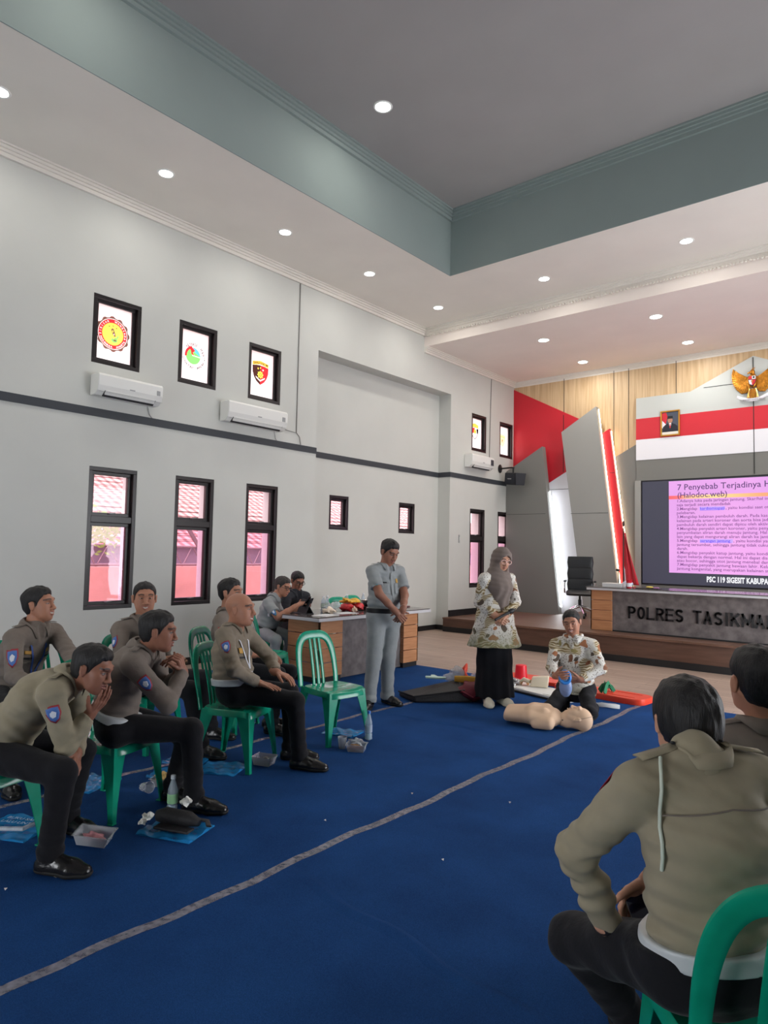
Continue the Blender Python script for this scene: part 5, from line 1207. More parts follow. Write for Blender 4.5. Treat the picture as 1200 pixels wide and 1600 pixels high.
    hw, hq, hc = head_mesh(M, neck-up*.03, SKIN[skin], smile, fat, hair, tone=tone, h=.0032 if h > .006 else .003); parts.append((hw, hq)); cols.append(hc)
    np_mesh('body', parts, M_skin, root, cols)
    if hair in ('short', 'crop', 'bowl', 'receding'): P, Q = hair_mesh(M, hair); np_mesh('hair', [(P, Q)], hairm or M_hair, root)
    # ---------- shoes
    if shoe is not None:
        for s in 'LR':
            a = J['an'+s]; fd = feetdir.get(s) if isinstance(feetdir, dict) else feetdir
            if fd is None: fd = yaw
            if isinstance(fd, (int, float)): d = np.array([math.cos(math.radians(fd)), math.sin(math.radians(fd)), 0.0]); dz = np.array([0, 0, 1.0])
            else: d = nrm(fd); dz = nrm(np.cross(d, np.cross((0, 0, 1.0) if abs(d[2]) < .9 else (1.0, 0, 0), d)))
            flo = a-dz*(a[2]-CZ if isinstance(fd, (int, float)) else .085); lt = np.cross(dz, d)
            sp_ = [cone(flo-d*.035+dz*.034, flo+d*.12+dz*.030, .040, .044, lt, 1.08), cone(flo+d*.12+dz*.030, flo+d*.19+dz*.024, .044, .030, lt, 1.25), cone(flo-d*.02+dz*.04, flo-d*.005+dz*.095, .040, .040), cone(flo+dz*.08, flo+d*.09+dz*.045, .036, .034)]
            g = Grid(sp_, .006); F = g.zero(); g.union(F, sp_, .02); F = g.plane(F, flo+dz*.004, -dz); P, Q = nets(F, g.lo, .006)
            sh_o = np_mesh('shoe', [(smooth_mesh(P, Q, 1, .4), Q)], shoe, root)
            s2 = [('c', p[1], p[2], p[3]+.004, p[4]+.004, p[5], p[6]) for p in sp_[:2]]
            g = Grid(s2, .006); F = g.zero(); g.union(F, s2, .02); F = g.plane(F, flo+dz*.001, -dz); F = g.plane(F, flo+dz*.024, dz); P, Q = nets(F, g.lo, .006)
            o = np_mesh('sole', [(P, Q)], M_sole if shoe is M_shoe else M_shoew, root); o.parent = sh_o
    if glasses is not None:
        b = MB()
        def T(p): return tuple((M @ np.array([p[0], p[1], p[2], 1.0]))[:3]-R0)
        for s in (-1, 1):
            b.tube([T((.100, s*.034+.024*math.cos(a), .006+.017*math.sin(a))) for a in [2*math.pi*i/20 for i in range(20)]], .0028, 6, True)
            b.tube([T((.097, s*.058, .012)), T((.05, s*.078, .014)), T((-.005, s*.083, .012)), T((-.012, s*.082, -.002))], .0024, 6)
        b.tube([T((.101, -.011, .009)), T((.106, 0, .012)), T((.101, .011, .009))], .0024, 6); b.build('glasses', glasses, root, smooth=True)
    info = dict(root=root, J=J, up=up, ls=ls, fr=fr, M=M, R0=R0, torso=torso(.006), arm=lambda s: arm(s, .006, sleeve == 'short'), mid=mid, ch=ch, pel=pel, neck=neck, hp=None)
    if collar and shirt is not None: add_collar(info, shirt, crise, orad=corad)
    return info
SHLD = [(-.030, .034), (0, .040), (.030, .034), (.031, 0), (.02, -.028), (0, -.042), (-.02, -.028), (-.031, 0)]
def scaled(o, s): return [(a*s, b*s) for a, b in o]
def sleeve_badge(I, s, out, t=.36, sc=1.0, c1='red', c2='blue', c3='white'):
    a, b = I['J']['sh'+s], I['J']['el'+s]; c = a+(b-a)*t; up = a-b
    o = patch('sleeve_badge', I['arm'](s), c, out, up, scaled(SHLD, sc), .003, M_badge[c1], I['root'])
    def sub(n, sh, l, m): q = patch(n, I['arm'](s), c, out, up, sh, l, m, I['root']); q.parent = o; return q
    sub('badge_field', scaled(SHLD, sc*.82), .005, M_badge[c2]); sub('badge_mark', scaled([(-.012, .008), (0, .018), (.014, .006), (.008, -.012), (-.006, -.016), (-.014, -.004)], sc), .0065, M_badge[c3])
def chest_patch(I, name, side, hgt, w, h, m, out=None, lift=.003):
    """side: metres to the wearer's left, hgt: metres below the neck"""
    c = I['neck']-I['up']*hgt+I['ls']*side
    return patch(name, I['torso'], c, I['fr'] if out is None else out, I['up'], [(-w/2, -h/2), (0, -h/2), (w/2, -h/2), (w/2, 0), (w/2, h/2), (0, h/2), (-w/2, h/2), (-w/2, 0)], lift, m, I['root'], k=.035)
def add_collar(I, m, rise=.036, fall=.045, gap=24, orad=.098):
    n, up, fr, ls, R0 = I['neck'], I['up'], I['fr'], I['ls'], I['R0']; hd = nrm(I['M'][:3, 3]-I['M'][:3, 0]*.03-n); ax = nrm(up*.6+hd*.6)
    k = 36; pr_ = I['torso']+I['arm']('L')[:1]+I['arm']('R')[:1]; inn, top, mid_, out = [], [], [], []
    for i in range(k+1):
        a = math.radians(gap+(360-2*gap)*i/k); rd = fr*math.cos(a)+ls*math.sin(a); f = max(0, math.cos(a)); c = n-fr*.004; sd = 1+.06*abs(math.sin(a))
        tz = rise+.016-.024*f
        inn.append(c+rd*.068*sd+ax*(-.02)); top.append(c+rd*.068*sd+ax*tz); mid_.append(c+rd*.074*sd+ax*(tz+.002))
        out.append(c+rd*(orad+.012*f**3)*sd-ax*(.002+fall*.9*f**3))
    o2 = []
    for p in out:
        q = march(pr_, np.array([p+ax*.10]), -ax, .035, .2)[0]+ax*.005; o2.append(p if (p-q) @ ax > 0 else q)
    b = MB(); vs = []
    for i in range(k+1): vs += [inn[i]-R0, top[i]-R0, mid_[i]-R0, (mid_[i]*.5+o2[i]*.5)+ax*.006+nrm(o2[i]-n)*.004-R0, o2[i]-R0]
    m_ = 5; b.add(vs, [(i*m_+j, i*m_+j+1, (i+1)*m_+j+1, (i+1)*m_+j) for i in range(k) for j in range(m_-1)])
    o = b.build('collar', m, I['root'], smooth=50); t = o.modifiers.new('t', 'SOLIDIFY'); t.thickness = .003; t.offset = 0; return o
def belt_buckle(I, m):
    return patch('buckle', [cone(I['pel'], I['mid'], .129, .126, I['ls'], 1.3)], I['pel']+I['up']*.065, I['fr'], I['up'], [(-.025, -.02), (.025, -.02), (.025, .02), (-.025, .02)], .003, m, I['root'], 2)
def epaulette(I, s, m):
    n, sh = I['neck'], I['J']['sh'+s]; P = np.array([sh*(1-t)+n*t+np.array([0, 0, .14]) for t in (.0, .15, .3, .48, .6)])
    side = I['fr']; b = MB(); rows = []
    pr_ = I['torso']+I['arm'](s)
    for p in P:
        for q in (-.022, 0, .022): rows.append(p+side*q)
    Q = march(pr_, rows, (0, 0, -1), .035)+np.array([0, 0, .005])-I['R0']
    b.add(Q, [(i*3+j, i*3+j+1, (i+1)*3+j+1, (i+1)*3+j) for i in range(4) for j in range(2)])
    o = b.build('epaulette', m, I['root'], smooth=60); k = o.modifiers.new('t', 'SOLIDIFY'); k.thickness = .004; k.offset = 0
    c = Q[-2]; MB().ball(tuple(c+np.array([0, 0, .004])), (.007, .007, .004), 10, 6).build('button', M_badge['black'], o)
    return o
def lanyard(I, m, card=True, drop=.30, side=0.0):
    n, fr, up, ls = I['neck'], I['fr'], I['up'], I['ls']; strap = []
    root = I['root']; R0 = I['R0']; b = MB(); ends = []
    for s in (1, -1):
        pts = [n-up*.03+ls*s*.075-fr*.02]+[n-up*(.05+(drop-.05)*t)+ls*(s*.075*(1-t)+side*t) for t in (.15, .4, .7, 1.0)]
        P = march(I['torso'], np.array(pts)+fr*.25, -fr, .035)+fr*.006; P[0] = pts[0]+up*.05
        b.sweep([tuple(p-R0) for p in P], (.008, .0015), tuple(ls), 6); ends.append(P[-1])
    o = b.build('lanyard', m, root); c = (ends[0]+ends[1])/2-R0
    if card:
        q = MB(); u, r_ = up, ls; p0 = c-u*.02+fr*.004; vs = [p0+r_*x-u*y+fr*z for z in (0, .003) for x, y in ((-.03, 0), (.03, 0), (.03, .085), (-.03, .085))]
        q.add(vs, [(0, 1, 2, 3), (7, 6, 5, 4), (0, 4, 5, 1), (1, 5, 6, 2), (2, 6, 7, 3), (3, 7, 4, 0)]).build('name_card', mat('card_white', srgb(196, 198, 204), .3), o)
    return o

# joint positions in metres (x, y, z) of every person
POSE = {
 'standing_man': {'pel': (-4.580, 5.458, 0.912), 'neck': (-4.573, 5.470, 1.414), 'head': (-4.541, 5.485, 1.577), 'shL': (-4.536, 5.645, 1.370), 'shR': (-4.614, 5.296, 1.376), 'elL': (-4.405, 5.579, 1.132), 'elR': (-4.457, 5.233, 1.155), 'wrL': (-4.285, 5.405, 1.000), 'wrR': (-4.328, 5.353, 0.975), 'haL': (-4.311, 5.383, 0.919), 'haR': (-4.288, 5.400, 0.916), 'hipL': (-4.533, 5.536, 0.906), 'hipR': (-4.600, 5.370, 0.908), 'knL': (-4.532, 5.482, 0.486), 'knR': (-4.584, 5.318, 0.485), 'anL': (-4.570, 5.527, 0.090), 'anR': (-4.574, 5.249, 0.089)},
 'woman': {'pel': (-3.793, 6.364, 0.875), 'neck': (-3.772, 6.370, 1.354), 'head': (-3.732, 6.393, 1.517), 'shL': (-3.708, 6.528, 1.309), 'shR': (-3.831, 6.210, 1.315), 'elL': (-3.596, 6.466, 1.077), 'elR': (-3.906, 6.221, 1.061), 'wrL': (-3.609, 6.273, 0.940), 'wrR': (-3.699, 6.209, 0.944), 'haL': (-3.617, 6.197, 0.918), 'haR': (-3.637, 6.241, 0.902), 'hipL': (-3.728, 6.421, 0.869), 'hipR': (-3.833, 6.289, 0.873), 'knL': (-3.712, 6.397, 0.465), 'knR': (-3.815, 6.264, 0.467), 'anL': (-3.693, 6.371, 0.081), 'anR': (-3.793, 6.240, 0.081)},
 'kneeling_man': {'pel': (-2.974, 6.590, 0.219), 'neck': (-2.999, 6.576, 0.734), 'head': (-3.015, 6.570, 0.900), 'shL': (-2.830, 6.642, 0.685), 'shR': (-3.171, 6.535, 0.664), 'elL': (-2.682, 6.524, 0.480), 'elR': (-3.124, 6.348, 0.464), 'wrL': (-2.806, 6.328, 0.385), 'wrR': (-2.983, 6.147, 0.420), 'haL': (-2.877, 6.280, 0.382), 'haR': (-2.914, 6.101, 0.436), 'hipL': (-2.891, 6.623, 0.237), 'hipR': (-3.064, 6.580, 0.228), 'knL': (-2.693, 6.284, 0.090), 'knR': (-3.065, 6.183, 0.090), 'anL': (-2.831, 6.659, 0.060), 'anR': (-3.097, 6.581, 0.060)},
 'bald_man': {'pel': (-4.103, 3.178, 0.485), 'neck': (-4.137, 3.198, 0.979), 'head': (-4.069, 3.198, 1.130), 'shL': (-4.200, 3.364, 0.929), 'shR': (-4.046, 3.039, 0.954), 'elL': (-4.141, 3.555, 0.733), 'elR': (-3.866, 2.997, 0.744), 'wrL': (-3.932, 3.439, 0.661), 'wrR': (-3.870, 3.214, 0.620), 'haL': (-3.858, 3.471, 0.639), 'haR': (-3.788, 3.238, 0.611), 'hipL': (-4.174, 3.235, 0.472), 'hipR': (-4.012, 3.162, 0.487), 'knL': (-3.906, 3.557, 0.505), 'knR': (-3.656, 3.385, 0.496), 'anL': (-3.872, 3.548, 0.102), 'anR': (-3.661, 3.447, 0.101)},
 'chin_hand_officer': {'pel': (-3.830, 2.109, 0.498), 'neck': (-3.696, 2.199, 0.975), 'head': (-3.577, 2.219, 1.086), 'shL': (-3.813, 2.336, 0.931), 'shR': (-3.580, 2.063, 0.917), 'elL': (-3.857, 2.445, 0.677), 'elR': (-3.423, 2.198, 0.698), 'wrL': (-3.645, 2.405, 0.804), 'wrR': (-3.535, 2.365, 0.845), 'haL': (-3.643, 2.374, 0.883), 'haR': (-3.528, 2.336, 0.926), 'hipL': (-3.896, 2.170, 0.507), 'hipR': (-3.747, 2.075, 0.483), 'knL': (-3.595, 2.459, 0.459), 'knR': (-3.505, 2.418, 0.499), 'anL': (-3.772, 2.483, 0.101), 'anR': (-3.534, 2.471, 0.102)},
 'leaning_officer': {'pel': (-3.728, 1.436, 0.512), 'neck': (-3.503, 1.676, 0.889), 'head': (-3.360, 1.720, 0.955), 'shL': (-3.648, 1.782, 0.846), 'shR': (-3.393, 1.530, 0.857), 'elL': (-3.715, 1.842, 0.583), 'elR': (-3.393, 1.619, 0.591), 'wrL': (-3.506, 1.725, 0.506), 'wrR': (-3.380, 1.724, 0.727), 'haL': (-3.437, 1.694, 0.467), 'haR': (-3.331, 1.757, 0.795), 'hipL': (-3.814, 1.452, 0.550), 'hipR': (-3.665, 1.366, 0.516), 'knL': (-3.627, 1.817, 0.473), 'knR': (-3.294, 1.557, 0.498), 'anL': (-3.782, 1.829, 0.103), 'anR': (-3.373, 1.554, 0.102)},
 'lanyard_officer': {'pel': (-5.120, 2.039, 0.526), 'neck': (-4.969, 2.103, 0.993), 'head': (-4.970, 2.133, 1.156), 'shL': (-5.034, 2.273, 0.949), 'shR': (-4.894, 1.941, 0.946), 'elL': (-4.784, 2.272, 0.826), 'elR': (-4.741, 1.893, 0.720), 'wrL': (-4.559, 2.212, 0.737), 'wrR': (-4.503, 1.950, 0.676), 'haL': (-4.623, 2.172, 0.697), 'haR': (-4.578, 1.912, 0.661), 'hipL': (-5.122, 2.128, 0.507), 'hipR': (-5.102, 1.950, 0.525), 'knL': (-4.702, 2.134, 0.499), 'knR': (-4.696, 1.847, 0.498), 'anL': (-4.677, 2.120, 0.100), 'anR': (-4.657, 1.857, 0.100)},
 'smiling_officer': {'pel': (-4.917, 2.910, 0.500), 'neck': (-4.890, 2.894, 1.003), 'head': (-4.898, 2.903, 1.175), 'shL': (-4.848, 3.068, 0.951), 'shR': (-4.909, 2.715, 0.948), 'elL': (-4.942, 3.122, 0.692), 'elR': (-4.720, 2.628, 0.760), 'wrL': (-4.695, 3.100, 0.655), 'wrR': (-4.573, 2.838, 0.727), 'haL': (-4.633, 3.097, 0.712), 'haR': (-4.521, 2.914, 0.719), 'hipL': (-4.919, 3.006, 0.506), 'hipR': (-4.854, 2.841, 0.497), 'knL': (-4.780, 3.406, 0.509), 'knR': (-4.513, 3.089, 0.496), 'anL': (-4.764, 3.474, 0.106), 'anR': (-4.403, 3.129, 0.102)},
 'hidden_officer': {'pel': (-4.918, 3.787, 0.522), 'neck': (-4.927, 3.734, 1.020), 'head': (-4.923, 3.755, 1.188), 'shL': (-5.001, 3.903, 0.991), 'shR': (-4.832, 3.587, 0.959), 'elL': (-4.939, 4.017, 0.743), 'elR': (-4.661, 3.496, 0.758), 'wrL': (-4.704, 4.008, 0.658), 'wrR': (-4.537, 3.707, 0.696), 'haL': (-4.622, 4.021, 0.639), 'haR': (-4.486, 3.776, 0.680), 'hipL': (-4.902, 3.884, 0.532), 'hipR': (-4.855, 3.717, 0.515), 'knL': (-4.623, 4.201, 0.481), 'knR': (-4.525, 3.982, 0.498), 'anL': (-4.700, 4.056, 0.103), 'anR': (-4.511, 3.917, 0.101)},
 'grey_table_man': {'pel': (-6.773, 5.722, 0.482), 'neck': (-6.646, 5.758, 0.968), 'head': (-6.590, 5.836, 1.108), 'shL': (-6.799, 5.868, 0.951), 'shR': (-6.584, 5.588, 0.911), 'elL': (-6.680, 5.898, 0.700), 'elR': (-6.352, 5.561, 0.758), 'wrL': (-6.488, 5.998, 0.824), 'wrR': (-6.231, 5.742, 0.893), 'haL': (-6.433, 6.048, 0.869), 'haR': (-6.193, 5.810, 0.928), 'hipL': (-6.844, 5.780, 0.498), 'hipR': (-6.749, 5.632, 0.484), 'knL': (-6.431, 5.855, 0.491), 'knR': (-6.342, 5.529, 0.490), 'anL': (-6.515, 5.828, 0.100), 'anR': (-6.425, 5.570, 0.100)},
 'dark_shirt_man': {'pel': (-7.011, 6.361, 0.505), 'neck': (-6.903, 6.336, 0.994), 'head': (-6.900, 6.373, 1.156), 'shL': (-6.881, 6.516, 0.944), 'shR': (-6.884, 6.159, 0.931), 'elL': (-6.909, 6.527, 0.666), 'elR': (-6.819, 6.084, 0.669), 'wrL': (-6.715, 6.408, 0.770), 'wrR': (-6.652, 6.221, 0.796), 'haL': (-6.705, 6.393, 0.853), 'haR': (-6.602, 6.268, 0.848), 'hipL': (-7.027, 6.450, 0.513), 'hipR': (-7.024, 6.271, 0.504), 'knL': (-6.609, 6.409, 0.500), 'knR': (-6.635, 6.114, 0.500), 'anL': (-6.602, 6.394, 0.100), 'anR': (-6.625, 6.129, 0.100)},
 'foreground_officer': {'pel': (-0.506, 1.924, 0.533), 'neck': (-0.536, 1.925, 1.051), 'head': (-0.601, 2.060, 1.116), 'shL': (-0.639, 1.786, 0.990), 'shR': (-0.418, 2.063, 0.995), 'elL': (-0.812, 1.809, 0.770), 'elR': (-0.509, 2.129, 0.738), 'wrL': (-0.764, 1.916, 0.548), 'wrR': (-0.725, 2.132, 0.612), 'haL': (-0.731, 1.983, 0.506), 'haR': (-0.778, 2.121, 0.546), 'hipL': (-0.572, 1.862, 0.546), 'hipR': (-0.434, 1.976, 0.553), 'knL': (-0.929, 2.034, 0.409), 'knR': (-0.589, 2.362, 0.500), 'anL': (-0.814, 2.260, 0.100), 'anR': (-0.608, 2.363, 0.100)},
 'right_officer': {'pel': (-0.459, 2.643, 0.502), 'neck': (-0.507, 2.662, 0.998), 'head': (-0.532, 2.627, 1.157), 'shL': (-0.636, 2.539, 0.946), 'shR': (-0.344, 2.747, 0.967), 'elL': (-0.733, 2.652, 0.709), 'elR': (-0.276, 2.836, 0.710), 'wrL': (-0.719, 2.888, 0.627), 'wrR': (-0.448, 2.997, 0.628), 'haL': (-0.734, 2.970, 0.609), 'haR': (-0.495, 3.065, 0.609), 'hipL': (-0.543, 2.611, 0.492), 'hipR': (-0.376, 2.678, 0.506), 'knL': (-0.756, 2.973, 0.499), 'knR': (-0.482, 3.085, 0.499), 'anL': (-0.748, 2.998, 0.100), 'anR': (-0.505, 3.097, 0.100)},
}

# ------------------------------------------------------------------ chairs in place
chair(-3.955, 2.165, 20, 'green plastic chair under the officer resting his chin on his fist')
chair(-4.10, 3.225, 24, 'green plastic chair under the bald officer')
chair(-4.07, 4.20, -6, 'empty green plastic chair standing alone in front of the long desk')
chair(-3.86, 1.40, 15, 'green plastic chair under the officer leaning forward at the left edge')
chair(-5.10, 2.02, 6, 'green plastic chair under the officer wearing a blue lanyard')
chair(-5.28, 2.46, 12, 'green plastic chair with its back beside the lanyard officer, mostly hidden')
chair(-4.98, 2.98, 20, 'green plastic chair under the smiling officer by the leftmost tall window')
chair(-4.98, 3.78, 24, 'green plastic chair under the officer half hidden behind the bald officer')
chair(-5.95, 5.02, 14, 'empty green plastic chair in front of the man in pale grey at the desk end')
chair(-6.86, 5.76, 20, 'green plastic chair under the man in pale grey at the desk end')
chair(-7.08, 6.42, 0, 'green plastic chair under the man in the charcoal shirt')
chair(-7.02, 7.50, -15, 'empty green plastic chair behind the long desk, left of its middle')
chair(-7.18, 8.05, -5, 'empty green plastic chair behind the long desk, only its back top showing')
chair(-.44, 2.00, 126, 'green plastic chair under the officer seen from behind in the foreground')
chair(-.05, 1.52, 122, 'nearest green plastic chair cut off by the bottom right corner')
chair(-.46, 2.68, 112, 'green plastic chair under the officer at the right edge of the photo')

# ------------------------------------------------------------------ people
def seat_z(n, z=.545):
    d = z-POSE[n]['pel'][2]
    for k in ('pel', 'hipL', 'hipR'): p = POSE[n][k]; POSE[n][k] = (p[0], p[1], p[2]+d)
for n_ in ('bald_man', 'chin_hand_officer', 'leaning_officer', 'lanyard_officer', 'smiling_officer', 'hidden_officer', 'grey_table_man', 'dark_shirt_man', 'foreground_officer', 'right_officer'): seat_z(n_)
def camdir(J): v = np.array([0, 0, CAMH])-np.array(J['neck']); v[2] = 0; return nrm(v)

# standing man in pale grey
J = POSE['standing_man']
I = person('person', 'standing person in pale grey short-sleeved uniform looking down with hands clasped', J, -38, (-12, -26, 0), 'brown', 'short', shirt=M_uni, trousers=M_uni, sleeve='short', belly=.035,
           hands=dict(L=dict(n=(-.6, .3, -.3), curl=.55), R=dict(n=(-.5, .7, -.2), curl=.6)), belt=M_beltk, shoe=M_shoe, feetdir=dict(L=-8, R=-62), h=.0075, hs=1.02, seed=3, lsc=1.16)
sleeve_badge(I, 'R', -I['ls']*.6+I['fr'], .42, 1.05, 'green', 'blue', 'white'); chest_patch(I, 'name_tag', -.09, .15, .06, .013, M_badge['black']); chest_patch(I, 'chest_badge', .075, .13, .03, .04, M_badge['gold'])
for s_ in (-.085, .085): chest_patch(I, 'pocket', s_, .21, .10, .11, M_uni, lift=.002)
chest_patch(I, 'button_placket', 0, .26, .025, .42, M_uni, lift=.002); belt_buckle(I, M_chrome)
for s_ in 'LR': epaulette(I, s_, M_uni)
M_watch = mat('watch_steel', srgb(150, 150, 150), .3, metal=.8)
def wristband(I, s, m, name='wristwatch', r=.033, t=.06, w=.012):
    a, b = I['J']['wr'+s], I['J']['el'+s]; d = nrm(b-a); c = a+(b-a)*t*2-I['R0']; u = nrm(np.cross(d, (0, .1, 1))); v = np.cross(d, u)
    o = MB().sweep([tuple(c+(u*math.cos(q)+v*math.sin(q))*r) for q in [2*math.pi*i/20 for i in range(20)]], (w, .003), tuple(d), 6, 3, True).build(name, m, I['root'], smooth=True); return o, c, d
wristband(I, 'L', M_watch)

# woman in headscarf
J = POSE['woman']
I = person('person', 'standing person in taupe headscarf, batik tunic and black skirt holding a microphone', J, -44, (-28, -16, -6), 'light', 'hijab', shirt=M_batik, dress=M_skirt, hem=(.27, .158, .232),
           hands=dict(L=dict(n=(-.2, -.5, -.6), curl=.7), R=dict(n=(-.4, .7, -.2), curl=.45)), shoe=M_shoew, feetdir=dict(L=-30, R=-52), h=.008, hs=.98, seed=11, belly=.03, collar=False, smile=.25)
# scarf: hood with a face opening plus a drape falling to the waist
M_ = I['M']; Mi = np.linalg.inv(M_)
def scarf(I):
    M = I['M']; hc = M[:3, 3]; f_, l_, u_ = M[:3, 0], M[:3, 1], M[:3, 2]; n, up, fr, ls = I['neck'], I['up'], I['fr'], I['ls']; RR = np.array([f_, l_, u_])
    P = [ell(hc-f_*.012+u_*.03, (.122, .100, .110), RR), ell(hc-f_*.02-u_*.03, (.098, .094, .12), RR), cone(hc-u_*.06-f_*.02, n+up*.01, .088, .105), cone(n+up*.0+fr*.02, n-up*.13+fr*.055, .105, .120, ls, 1.25),
         cone(n-up*.13+fr*.06, n-up*.30+fr*.075, .110, .080, ls, 1.15), cone(n-up*.30+fr*.085, n-up*.43+fr*.115, .075, .022, ls, 1.1)]
    P += [cone(n-up*.01, I['J']['sh'+s]*.6+n*.4-up*.02, .085, .075) for s in 'LR']
    g = Grid(P, .006); F = g.zero(); g.union(F, P, .035)
    g.union(F, [ell(hc+f_*.105-u_*.012, (.075, .060, .084), RR)], .012, sub=True)
    X, Y, Z = g.XYZ(); a = (X-n[0])*ls[0]+(Y-n[1])*ls[1]; dz = np.clip((n[2]+.04-Z)/.35, 0, 1)
    F = F+(.006*np.sin(a*75+2*np.sin(Z*14))*dz).astype(np.float32)+(.002*np.sin(Z*120+a*30)*(1-dz)).astype(np.float32)
    P_, Q = nets(F, g.lo, .006); np_mesh('headscarf', [(smooth_mesh(P_, Q, 2, .4), Q)], M_hij, I['root'])
scarf(I)
def glasses(I, m, s=1.0):
    M = I['M']; R0 = I['R0']; b = MB()
    def T(p): return tuple((M @ np.array([p[0], p[1], p[2], 1.0]))[:3]-R0)
    for k in (-1, 1):
        b.tube([T((.103, k*.034+.027*s*math.cos(a), .006+.021*s*math.sin(a))) for a in [2*math.pi*i/20 for i in range(20)]], .0030, 6, True)
        b.tube([T((.099, k*.060, .012)), T((.05, k*.080, .014)), T((-.005, k*.084, .012))], .0026, 6)
    b.tube([T((.103, -.009, .011)), T((.108, 0, .014)), T((.103, .009, .011))], .0026, 6); b.build('glasses', m, I['root'], smooth=True)
glasses(I, mat('glasses_pink', srgb(226, 190, 180), .3), 1.05)
hl = np.array(J['haL'])+np.array([.03, -.02, .03])
mb = MB(); d_ = nrm((.30, .62, .30)); p0 = hl-d_*.10; p1 = hl+d_*.09
mb.tube([tuple(p0), tuple(p1)], [.012, .016], 12); mb.sweep([tuple(p1), tuple(p1+d_*.03), tuple(p1+d_*.06)], [(.022, .022), (.028, .028), (.016, .016)], (0, 0, 1), 14)
tag(mb.build('microphone', M_black, smooth=True), 'black handheld microphone in the hands of the person in the headscarf', 'microphone')

# kneeling man
J = POSE['kneeling_man']
I = person('person', 'kneeling smiling person in batik shirt and black trousers holding a blue mask bag', J, -65, (-76, -12, 8), 'tan', 'crop', shirt=M_batik2, trousers=M_navy, hem=(.02, .135, .165), wr=1.2,
           hands=dict(L=dict(n=(-.7, -.1, .1), curl=.55), R=dict(n=(.9, .1, .2), curl=.5)), shoe=M_shoe, feetdir=(math.cos(math.radians(115)), math.sin(math.radians(115)), 0.0), h=.008, smile=1.0, seed=21, fat=.004)
chest_patch(I, 'button_placket', 0, .24, .03, .40, M_batik2, lift=.002)

# bald man
J = POSE['bald_man']
I = person('person', 'seated bald person in khaki uniform with white belt, smiling towards the stage', J, 28, (26, 2, 0), 'tan', 'bald', shirt=M_khaki, trousers=M_navy, belly=.03,
           hands=dict(R=dict(n=(0, 0, -1), curl=.12), L=dict(n=(0, 0, -1), curl=.3)), belt=M_beltw, shoe=M_shoe, feetdir=dict(R=25, L=40), h=.0075, smile=1.0, seed=5, hs=1.02, fat=.006, bow=.025)
sleeve_badge(I, 'R', -I['ls']+I['fr']*.35, .33, 1.05); chest_patch(I, 'chest_badge', -.08, .15, .035, .04, M_badge['gold']); chest_patch(I, 'name_tag', -.08, .20, .07, .014, M_badge['black'])
lanyard(I, M_badge['white'], True, .28, -.03); epaulette(I, 'R', M_khaki); chest_patch(I, 'pocket', -.085, .27, .10, .11, M_khaki, lift=.002)

# officer with his fist on his chin
J = POSE['chin_hand_officer']
I = person('person', 'seated person in khaki uniform and white belt leaning forward with a fist on the chin', J, 22, (48, -6, 0), 'brown', 'short', shirt=M_khaki2, trousers=M_navy,
           hands=dict(R=dict(n=(-.7, -.5, .1), curl=1.0, thumb=.9), L=dict(n=(-.3, -.8, 0), curl=.8)), belt=M_beltw, shoe=M_shoe, feetdir=dict(R=28, L=20), h=.0075, hs=.95, seed=8, bow=.05)
sleeve_badge(I, 'R', -I['ls']+I['fr']*.3, .40, 1.1); epaulette(I, 'R', M_khaki2)

# leaning officer at the left edge
J = POSE['leaning_officer']
I = person('person', 'seated person in khaki uniform at the left edge leaning forward, chin on palm', J, 18, (32, -16, -4), 'brown', 'short', shirt=M_olive, trousers=M_navy,
           hands=dict(R=dict(n=(-.5, .1, 1), curl=.22, thumb=.4), L=dict(n=(-1, -.2, 0), curl=.35)), shoe=M_shoe, feetdir=dict(R=30, L=22), h=.007, hs=.96, seed=9, bow=.05, belt=M_beltk)
sleeve_badge(I, 'R', -I['ls']+I['fr']*.3, .30, 1.15); epaulette(I, 'R', M_olive)

# lanyard officer
J = POSE['lanyard_officer']
I = person('person', 'seated person in khaki uniform with blue lanyard and white name card turning right', J, -10, (36, 6, 0), 'tan', 'short', shirt=M_khaki2, trousers=M_navy,
           hands=dict(R=dict(curl=.4), L=dict(curl=.4)), belt=M_beltw, shoe=M_shoe, h=.008, seed=12, smile=.6)
M_lan = mat('lanyard_blue', srgb(58, 84, 150), .6)
sleeve_badge(I, 'R', -I['ls']+I['fr']*.9, .40, 1.15); lanyard(I, M_lan, True, .34, .0)
for s_, h_ in ((-.085, .13), (.085, .13)): chest_patch(I, 'chest_badge', s_, h_, .045, .022, M_badge['gold']); chest_patch(I, 'name_tag', s_, h_+.04, .07, .014, M_badge['black']); chest_patch(I, 'pocket', s_, h_+.12, .10, .11, M_khaki2, lift=.002)
for s_ in 'LR': epaulette(I, s_, M_khaki2)

# smiling officer at the wall
J = POSE['smiling_officer']
I = person('person', 'seated person in khaki uniform by the leftmost tall window smiling at the camera', J, -5, (-24, 0, 0), 'tan', 'crop', shirt=M_khaki2, trousers=M_navy,
           hands=dict(R=dict(n=(.2, .8, -.4), curl=.6), L=dict(n=(.2, -.8, -.4), curl=.6)), belt=M_beltw, shoe=M_shoe, feetdir=dict(R=20, L=30), h=.008, seed=14, smile=1.0, hs=1.03)
sleeve_badge(I, 'R', -I['ls']+I['fr']*.6, .40, 1.1); epaulette(I, 'R', M_khaki2)
chest_patch(I, 'name_tag', -.07, .16, .09, .018, M_badge['black']); chest_patch(I, 'chest_badge', -.07, .11, .04, .014, M_badge['gold']); chest_patch(I, 'chest_badge', -.07, .22, .03, .035, M_badge['gold'])
